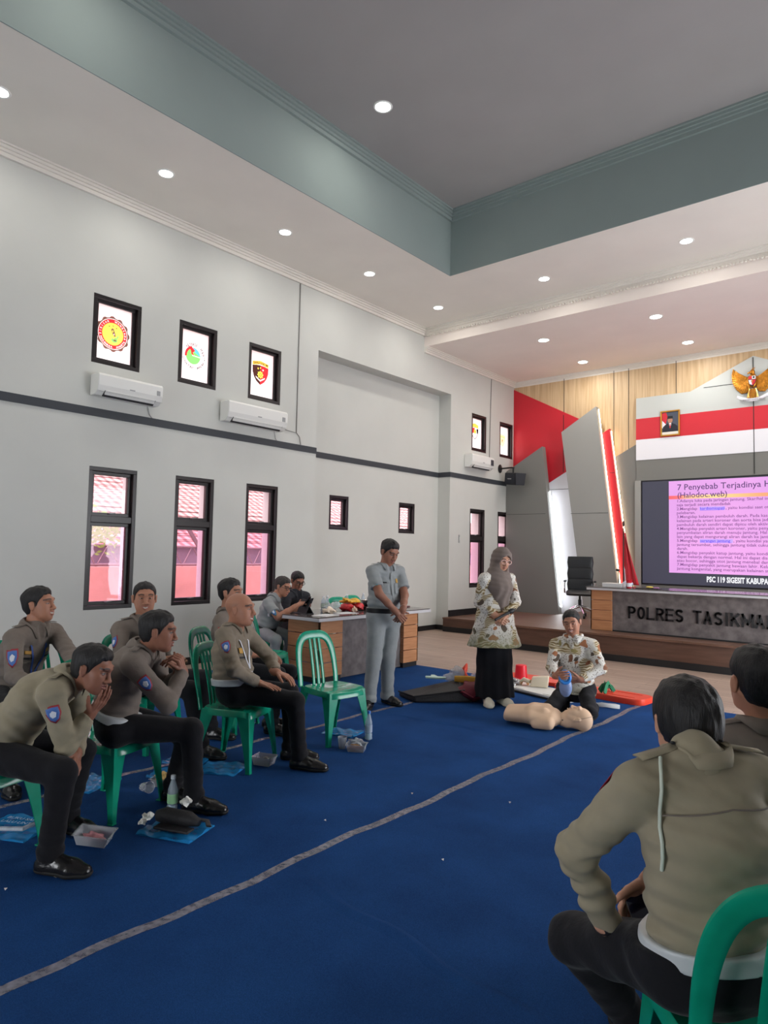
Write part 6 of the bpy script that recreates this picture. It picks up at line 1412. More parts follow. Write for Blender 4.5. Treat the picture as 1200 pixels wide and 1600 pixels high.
# officer behind the bald man
J = POSE['hidden_officer']
I = person('person', 'seated person in khaki uniform half hidden behind the bald person', J, 18, (22, 0, 0), 'tan', 'short', shirt=M_khaki2, trousers=M_navy,
           hands=dict(R=dict(curl=.25), L=dict(curl=.3)), belt=M_beltw, shoe=M_shoe, feetdir=dict(R=20, L=30), h=.008, seed=15)
sleeve_badge(I, 'R', -I['ls']+I['fr']*.6, .36, 1.1)
# two men at the desk
J = POSE['grey_table_man']
I = person('person', 'seated person with glasses in pale grey short-sleeved uniform at the desk end', J, 20, (12, -16, 0), 'tan', 'short', hairm=M_hairg, shirt=M_uni, trousers=M_uni, sleeve='short', belly=.03,
           hands=dict(R=dict(n=(.2, .8, -.3), curl=.5), L=dict(n=(.2, -.8, -.2), curl=.5)), shoe=M_shoe, h=.009, seed=17, fat=.005, belt=M_beltk)
glasses(I, M_black); sleeve_badge(I, 'R', -I['ls']+I['fr']*.4, .42, 1.0, 'green', 'blue', 'white')
hp_ = np.array(J['haR'])+np.array([.05, .03, .02])
J = POSE['dark_shirt_man']
I = person('person', 'seated person with glasses in a charcoal shirt looking down at a phone behind the desk', J, -8, (-14, -22, 0), 'brown', 'short', shirt=M_dark, trousers=M_navy, sleeve='short',
           hands=dict(R=dict(n=(.2, .7, .4), curl=.5), L=dict(n=(.2, -.7, .4), curl=.5)), shoe=M_shoe, h=.009, seed=18, belt=M_beltk)
glasses(I, M_black)
def phone(c, xd, yd, label):
    o = MB().box(-.036, .036, -.075, .075, -.004, .004).build('phone', M_black, bevel=.003); o.matrix_world = frame_matrix(tuple(c), xd, yd)
    s_ = box('phone_screen', mat('phone_screen', srgb(20, 24, 40), .1), -.033, .033, -.070, .070, .004, .0046, o); return tag(o, label, 'phone')
phone(np.array(J['haR'])*.5+np.array(J['haL'])*.5+np.array([.05, 0, .03]), (0, 1, 0), (.5, 0, .85), 'dark phone held by the person in the charcoal shirt')
phone(hp_, (-.3, .9, 0), (.5, .2, .8), 'dark phone held up by the person in pale grey at the desk end')

# foreground officer, seen from behind
J = POSE['foreground_officer']
for k_ in J: pass
for k_ in ('anR',): J[k_] = (J[k_][0], J[k_][1], .10)
I = person('person', 'large seated person in the foreground seen from behind, khaki shirt and white belt', J, 135, (128, 2, 0), 'light', 'bowl', shirt=M_olive, trousers=M_navy,
           hands=dict(L=dict(n=(-.1, .2, -1), curl=.28, thumb=.3, h=.003), R=dict(n=(-.5, -.2, -.8), curl=.55, h=.003)), belt=M_beltw, shoe=M_shoe, feetdir=dict(R=130, L=125), h=.0055, seed=31, bow=.03, hs=.96, wr=1.5, tsc=.98, crise=.018, corad=.084)
for s_ in 'LR': epaulette(I, s_, M_olive)
R0 = I['R0']; pr_ = I['torso']+I['arm']('L')
# yoke seam across the back
ys = []
for t in np.linspace(-1, 1, 17): ys.append(I['neck']-I['up']*(.085+.02*abs(t))+I['ls']*t*.165)
Q = march(pr_, np.array(ys)-I['fr']*.25, I['fr'], .035)-I['fr']*.004-R0; MB().tube([tuple(q) for q in Q], .0022, 6).build('yoke_seam', M_khaki2, I['root'], smooth=True)
# white whistle cord: over the shoulder loop and down behind the arm to the front
sh = I['J']['shL']; A0 = sh*.72+I['neck']*.28
Q = []
for t in np.linspace(0, 1, 9):
    p_ = A0-I['up']*(.20*t-.01)+I['ls']*(.028*t+.012*math.sin(t*3))-I['fr']*.02; d_ = nrm(I['fr']*(.25+t*.9)-I['up']*(1-t)*1.0-I['ls']*.25*t)
    Q.append(march(I['torso']+I['arm']('L')[:1], np.array([p_-d_*.18]), d_, .035)[0]-d_*.006)
MB().tube([tuple(q-R0) for q in Q], .0045, 8).build('whistle_cord', mat('cord_pale', srgb(196, 204, 190), .6), I['root'], smooth=True)
patch('shoulder_badge', I['arm']('L'), I['J']['shL']*.72+I['J']['elL']*.28, np.array([-.35, .35, .85]), I['J']['shL']-I['J']['elL'], [(-.02, -.04), (.02, -.04), (.026, .04), (-.026, .04)], .003, mat('badge_dark_red', srgb(140, 28, 44), .6), I['root'])
wristband(I, 'L', M_black, 'wristwatch', .037, .05, .017); wristband(I, 'R', mat('bracelet_black', srgb(40, 38, 36), .4, noise=.5, nscale=120), 'bracelet', .033, .09, .005)
lanyard(I, mat('lanyard_violet', srgb(52, 48, 110), .6), True, .30, .04)
phone(np.array(J['haR'])*.6+np.array(J['haL'])*.4+np.array([.02, .02, .02]), (.6, .3, .2), (-.5, .6, .25), 'dark phone held low in the lap of the foreground person')
b = MB(); c_ = I['pel']-I['fr']*.135*1.0+I['up']*.07-R0
# officer at the right edge
J = POSE['right_officer']
I = person('person', 'seated person at the right edge seen from behind, grey-brown uniform shirt', J, 122, (128, 0, 0), 'tan', 'short', shirt=M_khaki2, trousers=M_navy, belt=M_beltw, shoe=M_shoe, feetdir=125, h=.007, seed=33, hs=.98)
epaulette(I, 'L', M_khaki2)
R0 = I['R0']; Q = march(I['torso'], np.array([I['neck']-I['up']*.12+I['ls']*t*.165-I['fr']*.25 for t in np.linspace(-1, 1, 13)]), I['fr'], .035)-I['fr']*.004-R0
MB().tube([tuple(q) for q in Q], .002, 6).build('yoke_seam', M_khaki, I['root'], smooth=True)

# ------------------------------------------------------------------ training manikin
def manikin():
    ax = nrm((.62, .17, 0)); lt = np.array([-ax[1], ax[0], 0]); c = np.array([-3.02, 5.82, CZ]); u = np.array([0, 0, 1.0])
    root = empty('training_manikin', tuple(c), label='beige resuscitation training manikin torso lying on the blue carpet', cat='manikin')
    M_man = mat('manikin_skin', srgb(214, 180, 150), .55, noise=.04, nscale=6); T = lambda a, l, z: c+ax*a+lt*l+u*z
    P = [cone(T(-.24, 0, .085), T(-.02, 0, .098), .074, .086, lt, 1.95), cone(T(-.02, 0, .098), T(.15, 0, .088), .086, .078, lt, 2.25), cone(T(.12, 0, .085), T(.20, 0, .085), .070, .055, lt, 1.6),
         cone(T(.03, -.165, .045), T(.15, -.165, .060), .038, .052), cone(T(.03, .165, .045), T(.15, .165, .060), .038, .052), cone(T(-.03, .075, .135), T(.09, .08, .14), .05, .05), cone(T(-.03, -.075, .135), T(.09, -.08, .14), .05, .05)]
    g = Grid(P, .006); F = g.zero(); g.union(F, P, .022); F = g.plane(F, T(0, 0, .004), (0, 0, -1)); F = g.plane(F, T(-.285, 0, 0), -ax+u*.15); P_, Q = nets(F, g.lo, .006)
    np_mesh('chest', [(smooth_mesh(P_, Q, 1, .4), Q)], M_man, root)
    nk = [cone(T(.19, 0, .085), T(.30, 0, .075), .052, .048)]; g = Grid(nk, .005); F = g.zero(); g.union(F, nk); P_, Q = nets(F, g.lo, .005); np_mesh('neck', [(P_, Q)], M_man, root)
    f_ = nrm(u*.92-lt*.0+ax*(-.25)+lt*.12); uh = nrm(ax-f_*(ax @ f_)); l_ = np.cross(uh, f_); M = np.eye(4); M[:3, 0], M[:3, 1], M[:3, 2], M[:3, 3] = f_*1.02, l_*1.02, uh*1.02, T(.385, .0, .105)
    W, Q, C = head_mesh(M, T(.24, 0, .08), (.6, .45, .32), 0.3, 0, 'none'); ho = np_mesh('head', [(W, Q)], M_man, root)
    # split line of the head shell
    R0 = np.array(root.location); b = MB(); b.tube([tuple((M @ np.array([-.005+.002*math.sin(a), math.cos(a)*.0905, .035+math.sin(a)*.092, 1.0]))[:3]-R0) for a in [math.pi*1.0*i/20 for i in range(21)]], .0016, 5); b.build('seam', mat('manikin_seam', srgb(110, 90, 76), .7), ho)
    for s in (-1, 1): MB().ball(tuple(T(.255, s*.052, .085)-R0), .011, 12, 8).build('bolt', mat('manikin_bolt', srgb(90, 76, 66), .5), root, smooth=True)
manikin()

# blue mask bag in the kneeling person's hands
J = POSE['kneeling_man']; c = (np.array(J['haL'])+np.array(J['haR']))/2+np.array([.015, -.05, .0])
bg = empty('mask_bag', tuple(c), label='blue ring mask with a translucent bag held by the kneeling person', cat='resuscitator')
v_ = nrm(np.array([.35, -.9, .25])); a1 = nrm(np.cross(v_, (0, 0, 1))); a2 = np.cross(a1, v_)
MB().sweep([tuple(a1*.045*math.cos(q)+a2*.055*math.sin(q)+v_*.02+np.array([0, 0, .01])) for q in [2*math.pi*i/24 for i in range(24)]], (.016, .016), tuple(v_), 10, 2, True).build('ring_mask', mat('mask_blue', srgb(50, 130, 214), .3), bg, smooth=True)
MB().ball((0, 0, .01), (.04, .04, .05)).build('mask_dome', mat('mask_dome_clear', srgb(140, 185, 225), .15, alpha=.75), bg, smooth=True)
MB().ball((-.01, .03, -.085), (.062, .055, .095), 20, 14).build('reservoir_bag', mat('bag_translucent_blue', srgb(128, 148, 190), .3, alpha=.85, noise=.15, nscale=20), bg, smooth=True)

# ------------------------------------------------------------------ rescue equipment on the carpet edge
M_redc = mat('red_cup_plastic', srgb(226, 30, 48), .35); M_orange = mat('orange_board_plastic', srgb(228, 66, 40), .4); M_cream = mat('cream_plastic', srgb(226, 214, 190), .4); M_whitepl = mat('white_board_plastic', srgb(222, 222, 218), .4)
M_greens = mat('green_strap', srgb(30, 122, 84), .7); M_bagk = mat('black_bag_fabric', srgb(34, 33, 36), .6, bump=.4, bscale=50); M_maroon = mat('maroon_bag_fabric', srgb(104, 24, 40), .7, bump=.5, bscale=30)
M_clearp = mat('clear_film_bag', srgb(205, 210, 215), .15, alpha=.45, bump=.8, bscale=30, noise=.2, nscale=20)
def crumple(name, c, r, m, seed, parent=None, amp=.25, label=None, cat=None, n=22, flat=False, group=None):
    rd = random.Random(seed); b = MB(); b.ball((0, 0, 0), 1.0, n, n//2); ph = [(rd.uniform(2, 6), rd.uniform(2, 6), rd.uniform(2, 6), rd.uniform(0, 6)) for _ in range(6)]
    for i, (x, y, z) in enumerate(b.v):
        k = 1+amp*sum(math.sin(x*a+y*q+z*w+f) for a, q, w, f in ph)/2.5
        z2 = z*k
        b.v[i] = (c[0]+x*k*r[0], c[1]+y*k*r[1], c[2]+max(z2, -1.0)*r[2])
    o = b.build(name, m, parent, smooth=50 if not flat else False)
    if label: tag(o, label, cat, group)
    return o
# dark open bag
bagr = empty('equipment_bag', (-4.36, 5.98, CZ), label='open black equipment bag lying flat beside the standing man', cat='bag')
b = MB(); q = [(-.34, -.10), (-.02, -.24), (.42, .20), (.20, .50), (-.02, .34)]
top = [(-.34, -.10, .05), (-.02, -.24, .06), (.34, .16, .12), (.16, .44, .20), (-.06, .30, .13)]
b.add([(x, y, 0) for x, y in q]+top, [(0, 4, 3, 2, 1), (5, 6, 7, 8, 9)]+[(i, (i+1) % 5, 5+(i+1) % 5, 5+i) for i in range(5)]); b.build('bag_body', M_bagk, bagr, bevel=.02, bseg=3)
b = MB(); b.add([(-.26, -.06, .062), (-.02, -.17, .068), (.15, .02, .094), (-.05, .15, .108)], [(0, 1, 2, 3)]); o = b.build('mesh_pocket', mat('bag_mesh', srgb(70, 68, 72), .8, bump=.8, bscale=300), bagr); k = o.modifiers.new('t', 'SOLIDIFY'); k.thickness = .006
b = MB(); b.add([(-.01, .13, .118), (.15, .03, .100), (.29, .17, .125), (.15, .36, .18)], [(0, 1, 2, 3)]); o = b.build('clear_window', mat('bag_window', srgb(120, 120, 124), .15, noise=.4, nscale=30), bagr); k = o.modifiers.new('t', 'SOLIDIFY'); k.thickness = .005
MB().tube([(-.34, -.10, .055), (-.02, -.24, .065), (.34, .16, .125), (.16, .44, .205)], .009, 8).build('piping', M_black, bagr, smooth=True)
mr = empty('maroon_bag', (-4.02, 6.32, CZ), label='maroon soft equipment bag between the black bag and the black skirt', cat='bag')
o = crumple('bag_body', (0, 0, .095), (.17, .20, .10), M_maroon, 5, mr, .12); MB().tube([(-.1, -.17, .06), (0, -.22, .12), (.1, -.16, .06)], .01, 8).build('handle', M_maroon, mr, smooth=True)
crumple('plastic_bag', (-4.30, 6.42, .23), (.12, .09, .07), M_clearp, 8, None, .5, 'crumpled clear plastic bag on top of the black equipment bag', 'plastic bag')
crumple('plastic_bag', (-4.02, 6.48, .22), (.13, .08, .05), M_clearp, 18, None, .5, 'crumpled clear plastic bag beside the orange wrapper next to the skirt', 'plastic bag')
tag(MB().prism([(-.11, -.03), (.03, -.05), (.12, -.02), (.10, .03), (.02, .03), (-.03, .12), (-.07, .11), (-.06, .03), (-.12, .02)], 0, .02, 'z').xf(Matrix.Translation((-4.42, 6.18, .20)) @ Matrix.Rotation(.5, 4, 'Z')).build('airway_tool', mat('mint_plastic', srgb(196, 226, 214), .4), bevel=.006), 'pale mint plastic piece lying on the black equipment bag', 'medical tool')
tag(MB().sweep([(-4.38, 6.62, .22), (-4.26, 6.55, .30), (-4.20, 6.42, .24), (-4.12, 6.36, .22)], [(.02, .01), (.045, .012), (.05, .012), (.02, .01)], (0, 0, 1), 8, 3).build('orange_splint', M_orange, smooth=60), 'orange foam piece leaning over the black equipment bag', 'splint')
tag(MB().sweep([(-4.24, 6.28, .21), (-4.1, 6.34, .205), (-3.96, 6.40, .21)], [(.03, .014), (.045, .016), (.025, .012)], (0, 0, 1), 10, 3).build('yellow_splint', mat('yellow_foam', srgb(222, 168, 60), .6), smooth=60), 'mustard yellow flat piece resting on the maroon bag', 'splint')
# boards
def oriented(o, x, y, z, deg): o.location = (x, y, z); o.rotation_euler = (0, 0, math.radians(deg)); return o
def holed_board(name, L, Wd, th, m, holes, x, y, z, deg, label, cat, taper=.75):
    root = empty(name, (x, y, z), math.radians(deg), label, cat); n = 40; out = []
    for i in range(n):
        a = 2*math.pi*i/n; ca, sa = math.cos(a), math.sin(a); px = L/2*math.copysign(abs(ca)**.35, ca); w = Wd/2*(taper+(1-taper)*(.5+px/L)); out.append((px, w*math.copysign(abs(sa)**.45, sa)))
    me = bpy.data.curves.new(name, 'CURVE'); me.dimensions = '2D'; me.fill_mode = 'BOTH'; me.extrude = th/2-.006; me.bevel_depth = .006; me.bevel_resolution = 2
    def spl(pts):
        s = me.splines.new('POLY'); s.points.add(len(pts)-1); s.use_cyclic_u = True
        for p, q in zip(s.points, pts): p.co = (q[0], q[1], 0, 1)
    spl(out)
    for (hx, hy, hl, hw) in holes: spl([(hx+hl/2*math.copysign(abs(math.cos(t))**.6, math.cos(t)), hy+hw/2*math.copysign(abs(math.sin(t))**.6, math.sin(t))) for t in [2*math.pi*i/16 for i in range(16)]])
    co = bpy.data.objects.new(name, me); COL.objects.link(co); dg = bpy.context.evaluated_depsgraph_get(); ms = bpy.data.meshes.new_from_object(co.evaluated_get(dg)); bpy.data.objects.remove(co)
    ms.materials.clear(); ms.materials.append(m); o = link(bpy.data.objects.new('board', ms)); o.parent = root; o.location = (0, 0, th/2); return root
hb_ = lambda L, w: [(x, s*w, .16, .035) for x in (-L*.3, 0, L*.3) for s in (-1, 1)]
wbd = holed_board('spine_board', 1.35, .42, .045, M_whitepl, hb_(1.35, .165), -3.82, 7.20, CZ, -14, 'white spine board lying behind the kneeling person', 'stretcher board')
MB().sweep([(-.60, -.185, .012), (.60, -.2, .012)], (.012, .012), (0, 0, 1), 8, 3).build('dark_rim', M_black, wbd)
holed_board('orange_board', 1.08, .38, .07, M_orange, [(.27, .10, .34, .045), (.27, -.10, .34, .045), (-.27, .10, .3, .045), (-.27, -.10, .3, .045)], -3.10, 7.53, 0, -4, 'bright orange rescue board poking out to the right of the kneeling person', 'stretcher board')
holed_board('orange_board', 1.1, .36, .05, M_orange, [(.3, .1, .3, .04), (-.3, -.1, .3, .04)], -4.15, 7.80, 0.001, 2, 'orange rescue board behind the white spine board', 'stretcher board')
rc = empty('red_cup', (-4.12, 7.55, CZ+.0), label='upturned bright red plastic tub standing right of the black skirt', cat='tub')
rc.location.z = 0.055
MB().lathe([(.085, 0), (.085, .012), (.078, .015), (.066, .17), (.060, .175), (.001, .175)], 28).build('tub_wall', M_redc, rc, smooth=40)
hi = empty('head_immobiliser', (-3.74, 7.28, .055), math.radians(20), 'cream head immobiliser block on the white spine board', 'medical tool')
MB().prism([(-.10, 0), (.10, 0), (.115, .13), (-.075, .11)], -.045, .045, 'y').build('block', M_cream, hi, bevel=.012, bseg=3)
MB().sweep([(-.10, 0, .05), (-.18, .02, .07), (-.22, .03, .04)], [(.03, .02), (.035, .02), (.02, .012)], (0, 1, 0), 10, 3).build('chin_pad', M_cream, hi, smooth=60)
crumple('foil_packet', (-4.02, 7.20, .085), (.075, .06, .035), mat('foil_silver', srgb(190, 190, 190), .25, metal=.5, noise=.3, nscale=25), 31, None, .4, 'crumpled silver packet on the left end of the white spine board', 'packet', flat=True)
tag(MB().sweep([(-3.96, 7.24, .06), (-3.92, 7.27, .11), (-3.88, 7.30, .06)], (.03, .006), (.3, 1, 0), 8, 3).build('beige_strap', mat('beige_strap', srgb(214, 170, 120), .7), smooth=60), 'beige strap loop between the silver packet and the cream block', 'strap')
for (x, y, z, lb) in ((-3.42, 7.44, .10, 'green webbing strap heap left of the kneeling person'), (-3.0, 7.48, .10, 'green webbing strap heap on the orange board behind the right elbow')):
    b = MB(); rd = random.Random(int(-x*100))
    for k in range(5):
        a = rd.uniform(0, 3.1); L_ = rd.uniform(.07, .12); dx, dy = math.cos(a)*L_, math.sin(a)*L_; ox, oy = rd.uniform(-.03, .03), rd.uniform(-.03, .03); h_ = rd.uniform(.03, .09)
        b.sweep([(x+ox-dx, y+oy-dy, z-.02), (x+ox-dx*.5, y+oy-dy*.5, z+h_*.7), (x+ox, y+oy, z+h_), (x+ox+dx*.6, y+oy+dy*.6, z+h_*.5), (x+ox+dx, y+oy+dy, z-.02)], (.022, .0025), (-dy, dx, .3), 6)
    tag(b.build('webbing_strap', M_greens, smooth=60), lb, 'strap')
b = MB(); b.sweep([(-2.96, 6.92, .02), (-2.84, 6.92, .05), (-2.74, 6.99, .035), (-2.70, 7.03, .03), (-2.75, 7.05, .03), (-2.86, 6.99, .03), (-2.97, 6.98, .02)], (.022, .006), (0, 0, 1), 8, 3)
tag(b.build('white_strap', M_whitepl, smooth=60), 'white plastic strap handle in front of the orange board', 'strap')

# ------------------------------------------------------------------ things on the long desk
DZ = .80
def tb(x, y): return (-5.79+x, 5.72+y)
tab = empty('tablet', tb(-.42, .12)+(DZ,), math.radians(-18), 'black tablet in a folding keyboard stand at the near end of the desk', 'tablet')
M_tabc = mat('tablet_case', srgb(38, 40, 44), .6)
box('keyboard_cover', M_tabc, -.13, .13, -.09, .09, 0, .008, tab, bevel=.003)
MB().box(-.13, .13, -.004, .004, 0, .18).xf(Matrix.Translation((0, -.02, .006)) @ Matrix.Rotation(math.radians(-24), 4, 'X')).build('screen_lid', M_tabc, tab, bevel=.003)
MB().box(-.12, .12, -.003, .003, 0, .11).xf(Matrix.Translation((0, .085, .006)) @ Matrix.Rotation(math.radians(32), 4, 'X')).build('stand_flap', M_tabc, tab, bevel=.002)
def paper(x, y, w, h, rz, z, label): o = box('paper_sheet', mat('paper_white', srgb(222, 224, 226), .6), -w/2, w/2, -h/2, h/2, 0, .003); o.location = tb(x, y)+(z,); o.rotation_euler = (0, 0, rz); return tag(o, label, 'paper')
paper(-.06, .16, .21, .30, .2, DZ, 'white paper sheet at the near corner of the long desk'); paper(-.12, .55, .21, .30, -.1, DZ, 'white paper sheet beside the snack packets on the desk')
paper(-.35, 1.78, .22, .30, .1, DZ, 'white paper at the far end of the long desk behind the standing man')
nb = box('notebook', mat('notebook_maroon', srgb(96, 50, 52), .5), -.08, .08, -.12, .12, 0, .015, bevel=.003); nb.location = tb(-.28, 1.88)+(DZ+.003,); tag(nb, 'small maroon notebook at the far end of the desk beside the standing man', 'notebook')
crumple('tissue_pack', tb(-.22, .38)+(DZ+.035,), (.07, .08, .035), mat('tissue_cream', srgb(226, 208, 188), .6, noise=.15, nscale=12), 41, None, .35, 'crumpled cream snack wrapper just right of the tablet', 'snack packet')
crumple('plastic_bag', tb(-.30, .50)+(DZ+.06,), (.08, .08, .06), M_clearp, 42, None, .4, 'clear plastic bag of snacks standing right of the cream wrapper', 'plastic bag')
M_snr = mat('snack_red', srgb(186, 42, 48), .4, noise=.3, nscale=20); M_sny = mat('snack_yellow_pack', srgb(222, 170, 50), .4, noise=.25, nscale=20)
crumple('snack_packet', tb(-.30, .78)+(DZ+.05,), (.11, .09, .05), M_snr, 43, None, .25, 'red snack packets heaped on the middle of the desk, left one', 'snack packet')
crumple('snack_packet', tb(-.30, .98)+(DZ+.05,), (.10, .09, .05), M_snr, 44, None, .25, 'red snack packets heaped on the middle of the desk, right one', 'snack packet')
crumple('snack_packet', tb(-.36, .90)+(DZ+.125,), (.12, .14, .035), M_sny, 45, None, .25, 'yellow snack packet lying on top of the red packets', 'snack packet')
crumple('snack_cup', tb(-.12, .74)+(DZ+.035,), (.035, .035, .035), mat('candy_mix', srgb(214, 180, 160), .5, noise=.5, nscale=40), 46, None, .3, 'small pale sweets pile in front of the red packets', 'sweets')
sb = empty('steel_bowl', tb(-.30, 1.20)+(DZ,), label='silver bowl on a dark box next to the yellow snack packet', cat='bowl')
MB().lathe([(.05, .05), (.10, .13), (.105, .13), (.053, .045), (.001, .045)], 28, cap=False).build('bowl_wall', M_chrome, sb, smooth=60); box('dark_box', M_black, -.09, .09, -.10, .10, 0, .045, sb, bevel=.004)
# bottles
M_pet = mat('clear_bottle_plastic', srgb(190, 206, 220), .08, alpha=.42, spec=.8); M_capw = mat('bottle_cap_white', srgb(225, 230, 235), .4); M_capb = mat('bottle_cap_blue', srgb(60, 120, 200), .4)
def bottle(x, y, z, label, h=.22, cap=None, lab=None, r=.031, group='small plastic water bottles'):
    root = empty('water_bottle', (x, y, z), label=label, cat='bottle', group=group); s = h/.22
    MB().lathe([(.001, .004), (r*.7, 0), (r, .008*s), (r, .045*s), (r*.90, .052*s), (r, .059*s), (r, .075*s), (r*.90, .082*s), (r, .089*s), (r, .125*s), (r*.92, .140*s), (r*.55, .178*s), (r*.42, .190*s), (r*.42, .200*s)], 24, cap=False).build('bottle_body', M_pet, root, smooth=True)
    MB().lathe([(.001, .006), (r*.93, .01), (r*.93, .11*s), (.001, .11*s)], 20).build('water', mat('water_pale', srgb(176, 200, 216), .05, alpha=.35), root, smooth=40)
    MB().lathe([(r*.47, .198*s), (r*.47, .219*s), (.001, .22*s)], 18).build('cap', cap or M_capw, root, smooth=40)
    MB().lathe([(r*1.01, .060*s), (r*1.01, .115*s)], 24, cap=False).build('bottle_label', lab or mat('label_pale', srgb(205, 222, 214), .4), root, smooth=True); return root
bottle(-3.80, 4.36, CZ, 'clear water bottle standing on the carpet right of the empty green chair', .24, M_capb, mat('label_clear', srgb(200, 210, 225), .3, alpha=.5))
M_lg = mat('label_green', srgb(150, 200, 150), .4)
bottle(-3.60, 2.37, CZ, 'clear water bottle with a green label standing by the black pouch', .22, None, M_lg)
for k, (x, y) in enumerate(((-.45, .50), (-.50, .62), (-.52, 1.02), (-.55, 1.38))):
    bottle(*tb(x, y), DZ, ('clear bottle right behind the tablet on the long desk', 'clear bottle second from the tablet on the long desk', 'clear bottle behind the yellow snack packet on the desk', 'clear bottle behind the silver bowl on the desk')[k], .20)

# ------------------------------------------------------------------ blue document bags, food boxes and litter under the chairs
M_bluef = mat('blue_document_plastic', srgb(42, 140, 206), .18, alpha=.78, noise=.3, nscale=9, bump=1.0, bscale=14); M_bluec = mat('blue_document_core', srgb(34, 96, 160), .5, noise=.3, nscale=6)
M_docw = mat('document_text_white', srgb(190, 215, 235), .5)
def docbag(x, y, w, h, deg, label, group='blue plastic document bags', text=None, z=CZ, seed=1):
    root = empty('document_bag', (x, y, z), math.radians(deg), label, 'document bag', group); rd = random.Random(seed); b = MB(); n = 12; ph = [rd.uniform(0, 6) for _ in range(4)]
    vs = [(-w/2+w*i/n, -h/2+h*j/n, .010+.006*math.sin(i*1.3+ph[0]+j*.7)+.005*math.sin(j*1.7+ph[1]-i*.4)) for i in range(n+1) for j in range(n+1)]
    m = len(vs); vs += [(-w/2+w*i/n, -h/2+h*j/n, .001) for i in range(n+1) for j in range(n+1)]; fs = []
    for i in range(n):
        for j in range(n): a = i*(n+1)+j; fs += [(a, a+n+1, a+n+2, a+1), (m+a, m+a+1, m+a+n+2, m+a+n+1)]
    ring = [i*(n+1) for i in range(n+1)]+[n*(n+1)+j for j in range(1, n+1)]+[i*(n+1)+n for i in range(n-1, -1, -1)]+[j for j in range(n-1, 0, -1)]
    for k in range(len(ring)): a, c = ring[k], ring[(k+1) % len(ring)]; fs.append((a, m+a, m+c, c))
    b.add(vs, fs); b.build('plastic_sleeve', M_bluef, root, smooth=60); box('papers', M_bluec, -w*.40, w*.40, -h*.40, h*.38, .0015, .0035, root)
    if text:
        for i, t in enumerate(text): text_mesh('printed_text', t, .04, M_docw, frame_matrix((-w*.36, h*.22-.05*i, .0225), (1, 0, 0), (0, 1, 0)), root)
    return root
docbag(-3.36, 2.24, .34, .25, 22, 'blue document bag on the carpet under the black pouch', seed=2)
docbag(-4.05, 3.06, .30, .26, 28, 'blue document bag left of the front leg of the bald officer\'s chair', seed=3)
docbag(-4.40, 3.02, .30, .24, 30, 'blue document bag half hidden behind the black trouser leg, near the tape', seed=4)
docbag(-4.10, 4.36, .30, .22, 12, 'blue document bag under the empty green chair', seed=5)
docbag(-4.42, 2.28, .26, .30, 20, 'blue document bag left of the chin-resting officer\'s chair', seed=6)
big_bag = docbag(-4.02, 1.66, .34, .30, 28, 'large blue document bag with white print at the left edge of the carpet', text=('BUKU SAKU', 'LALU LINTAS'), seed=7)
docbag(-4.22, 2.74, .24, .20, 35, 'small blue document bag behind the noodle snack box', seed=8)
MB().tube([(-.16, -.08, .03), (0, -.13, .05), (.12, -.10, .05), (.15, .05, .05), (.10, .13, .035)], [.012]*5, 8).build('plastic_handle', M_clearp, big_bag, smooth=True)
M_tray = mat('clear_food_box', srgb(190, 194, 200), .12, alpha=.42, spec=.8)
def foodbox(x, y, deg, label, fill, tilt=(0, 0), z=CZ, w=.15, d=.11, h=.05, lid=True, cup=False):
    root = empty('food_box', (x, y, z), math.radians(deg), label, 'food box', 'clear plastic food boxes'); root.rotation_euler = (tilt[0], tilt[1], math.radians(deg))
    b = MB(); a, c = w/2, d/2; k = .82; vs = [(-a*k, -c*k, 0), (a*k, -c*k, 0), (a*k, c*k, 0), (-a*k, c*k, 0), (-a, -c, h), (a, -c, h), (a, c, h), (-a, c, h), (-a-.008, -c-.008, h), (a+.008, -c-.008, h), (a+.008, c+.008, h), (-a-.008, c+.008, h)]
    b.add(vs, [(0, 3, 2, 1)]+[(i, (i+1) % 4, 4+(i+1) % 4, 4+i) for i in range(4)]+[(4+i, 4+(i+1) % 4, 8+(i+1) % 4, 8+i) for i in range(4)]); o = b.build('box_shell', M_tray, root); s = o.modifiers.new('t', 'SOLIDIFY'); s.thickness = .0015
    for (nm, c_, r_, m, sd) in fill: crumple(nm, c_, r_, m, sd, root, .3)
    return root
M_nood = mat('noodle_yellow', srgb(206, 176, 112), .6, noise=.4, nscale=60, bump=1, bscale=60); M_brown = mat('fried_snack_brown', srgb(176, 124, 66), .6, noise=.3, nscale=40); M_pinks = mat('pink_snack', srgb(190, 130, 136), .4, noise=.4, nscale=30); M_foil = mat('foil_silver', srgb(190, 190, 190), .25)
foodbox(-4.05, 2.60, 30, 'clear food box of yellow noodle snacks behind the green labelled bottle', [('noodles', (0, 0, .045), (.062, .045, .03), M_nood, 51), ('dark_snack', (0, .0, .018), (.055, .04, .014), M_bagk, 52)])
fc = empty('plastic_cup', (-4.03, 2.43, CZ), label='clear plastic cup lying tipped beside the noodle snack box', cat='cup')
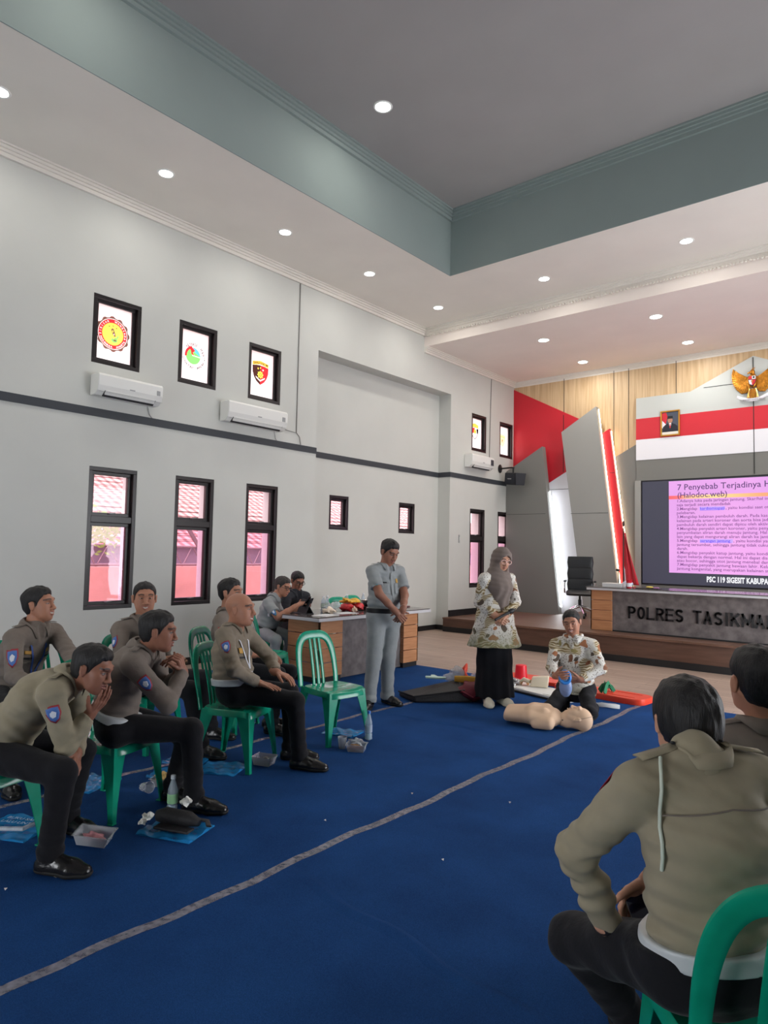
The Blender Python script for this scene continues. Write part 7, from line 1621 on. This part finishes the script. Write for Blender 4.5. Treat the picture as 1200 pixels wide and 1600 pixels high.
MB().lathe([(.001, 0), (.024, 0), (.034, .08), (.036, .08), (.026, -.002)], 20, cap=False).xf(Matrix.Translation((0, 0, .034)) @ Matrix.Rotation(math.radians(78), 4, 'Y')).build('cup_wall', M_tray, fc, smooth=40)
foodbox(-3.50, 1.84, 40, 'clear food box with pink snacks beside the leftmost black shoe', [('snack', (0, 0, .03), (.06, .035, .018), M_pinks, 53)], (.1, .1), z=CZ+.02, w=.18, d=.11, h=.055)
foodbox(-3.92, 3.34, 20, 'clear food box with dark snacks under the bald officer\'s chair', [('snack', (0, 0, .025), (.055, .04, .02), M_bagk, 54), ('foil', (.02, .01, .045), (.03, .02, .012), M_foil, 55)], h=.06)
foodbox(-3.66, 4.06, 30, 'clear food box with a brown roll in front of the empty green chair', [('snack_roll', (0, -.01, .028), (.05, .024, .024), M_brown, 56), ('wrapper', (.0, .03, .06), (.06, .04, .03), M_clearp, 57)], h=.055)
fc = empty('plastic_cup', (-3.79, 4.03, CZ), label='clear plastic cup beside the brown roll food box', cat='cup')
MB().lathe([(.001, 0), (.026, 0), (.036, .09), (.038, .09), (.028, -.002)], 20, cap=False).build('cup_wall', M_tray, fc, smooth=40)
pc = empty('pouch', (-3.36, 2.26, CZ+.024), math.radians(22), 'rolled black pouch lying on the blue document bag', 'pouch')
MB().sweep([(-.14, 0, .035), (-.10, 0, .042), (.06, 0, .040), (.13, 0, .03)], [(.03, .030), (.045, .040), (.045, .038), (.02, .018)], (0, 1, 0), 14, 2.6).build('pouch_body', M_bagk, pc, smooth=60)
MB().sweep([(.10, .02, .04), (.16, .03, .035), (.19, .0, .02)], (.016, .006), (0, 1, 0), 8, 3).build('strap', M_bagk, pc, smooth=60)
MB().box(-.10, .12, -.10, -.03, 0, .014).build('flap', M_bagk, pc, bevel=.005)
for (x, y, z, r, lb, sd) in ((-3.62, 2.22, .02, .026, 'crumpled white tissue left of the black pouch', 61), (-3.42, 2.34, .125, .030, 'crumpled white tissue resting on the black pouch', 62), (-3.52, 2.13, .045, .022, 'small white tissue on the blue document bag edge', 63)):
    crumple('tissue', (x, y, z), (r, r, r*.7), mat('tissue_white', srgb(232, 232, 226), .8), sd, None, .45, lb, 'tissue', n=14, flat=True)
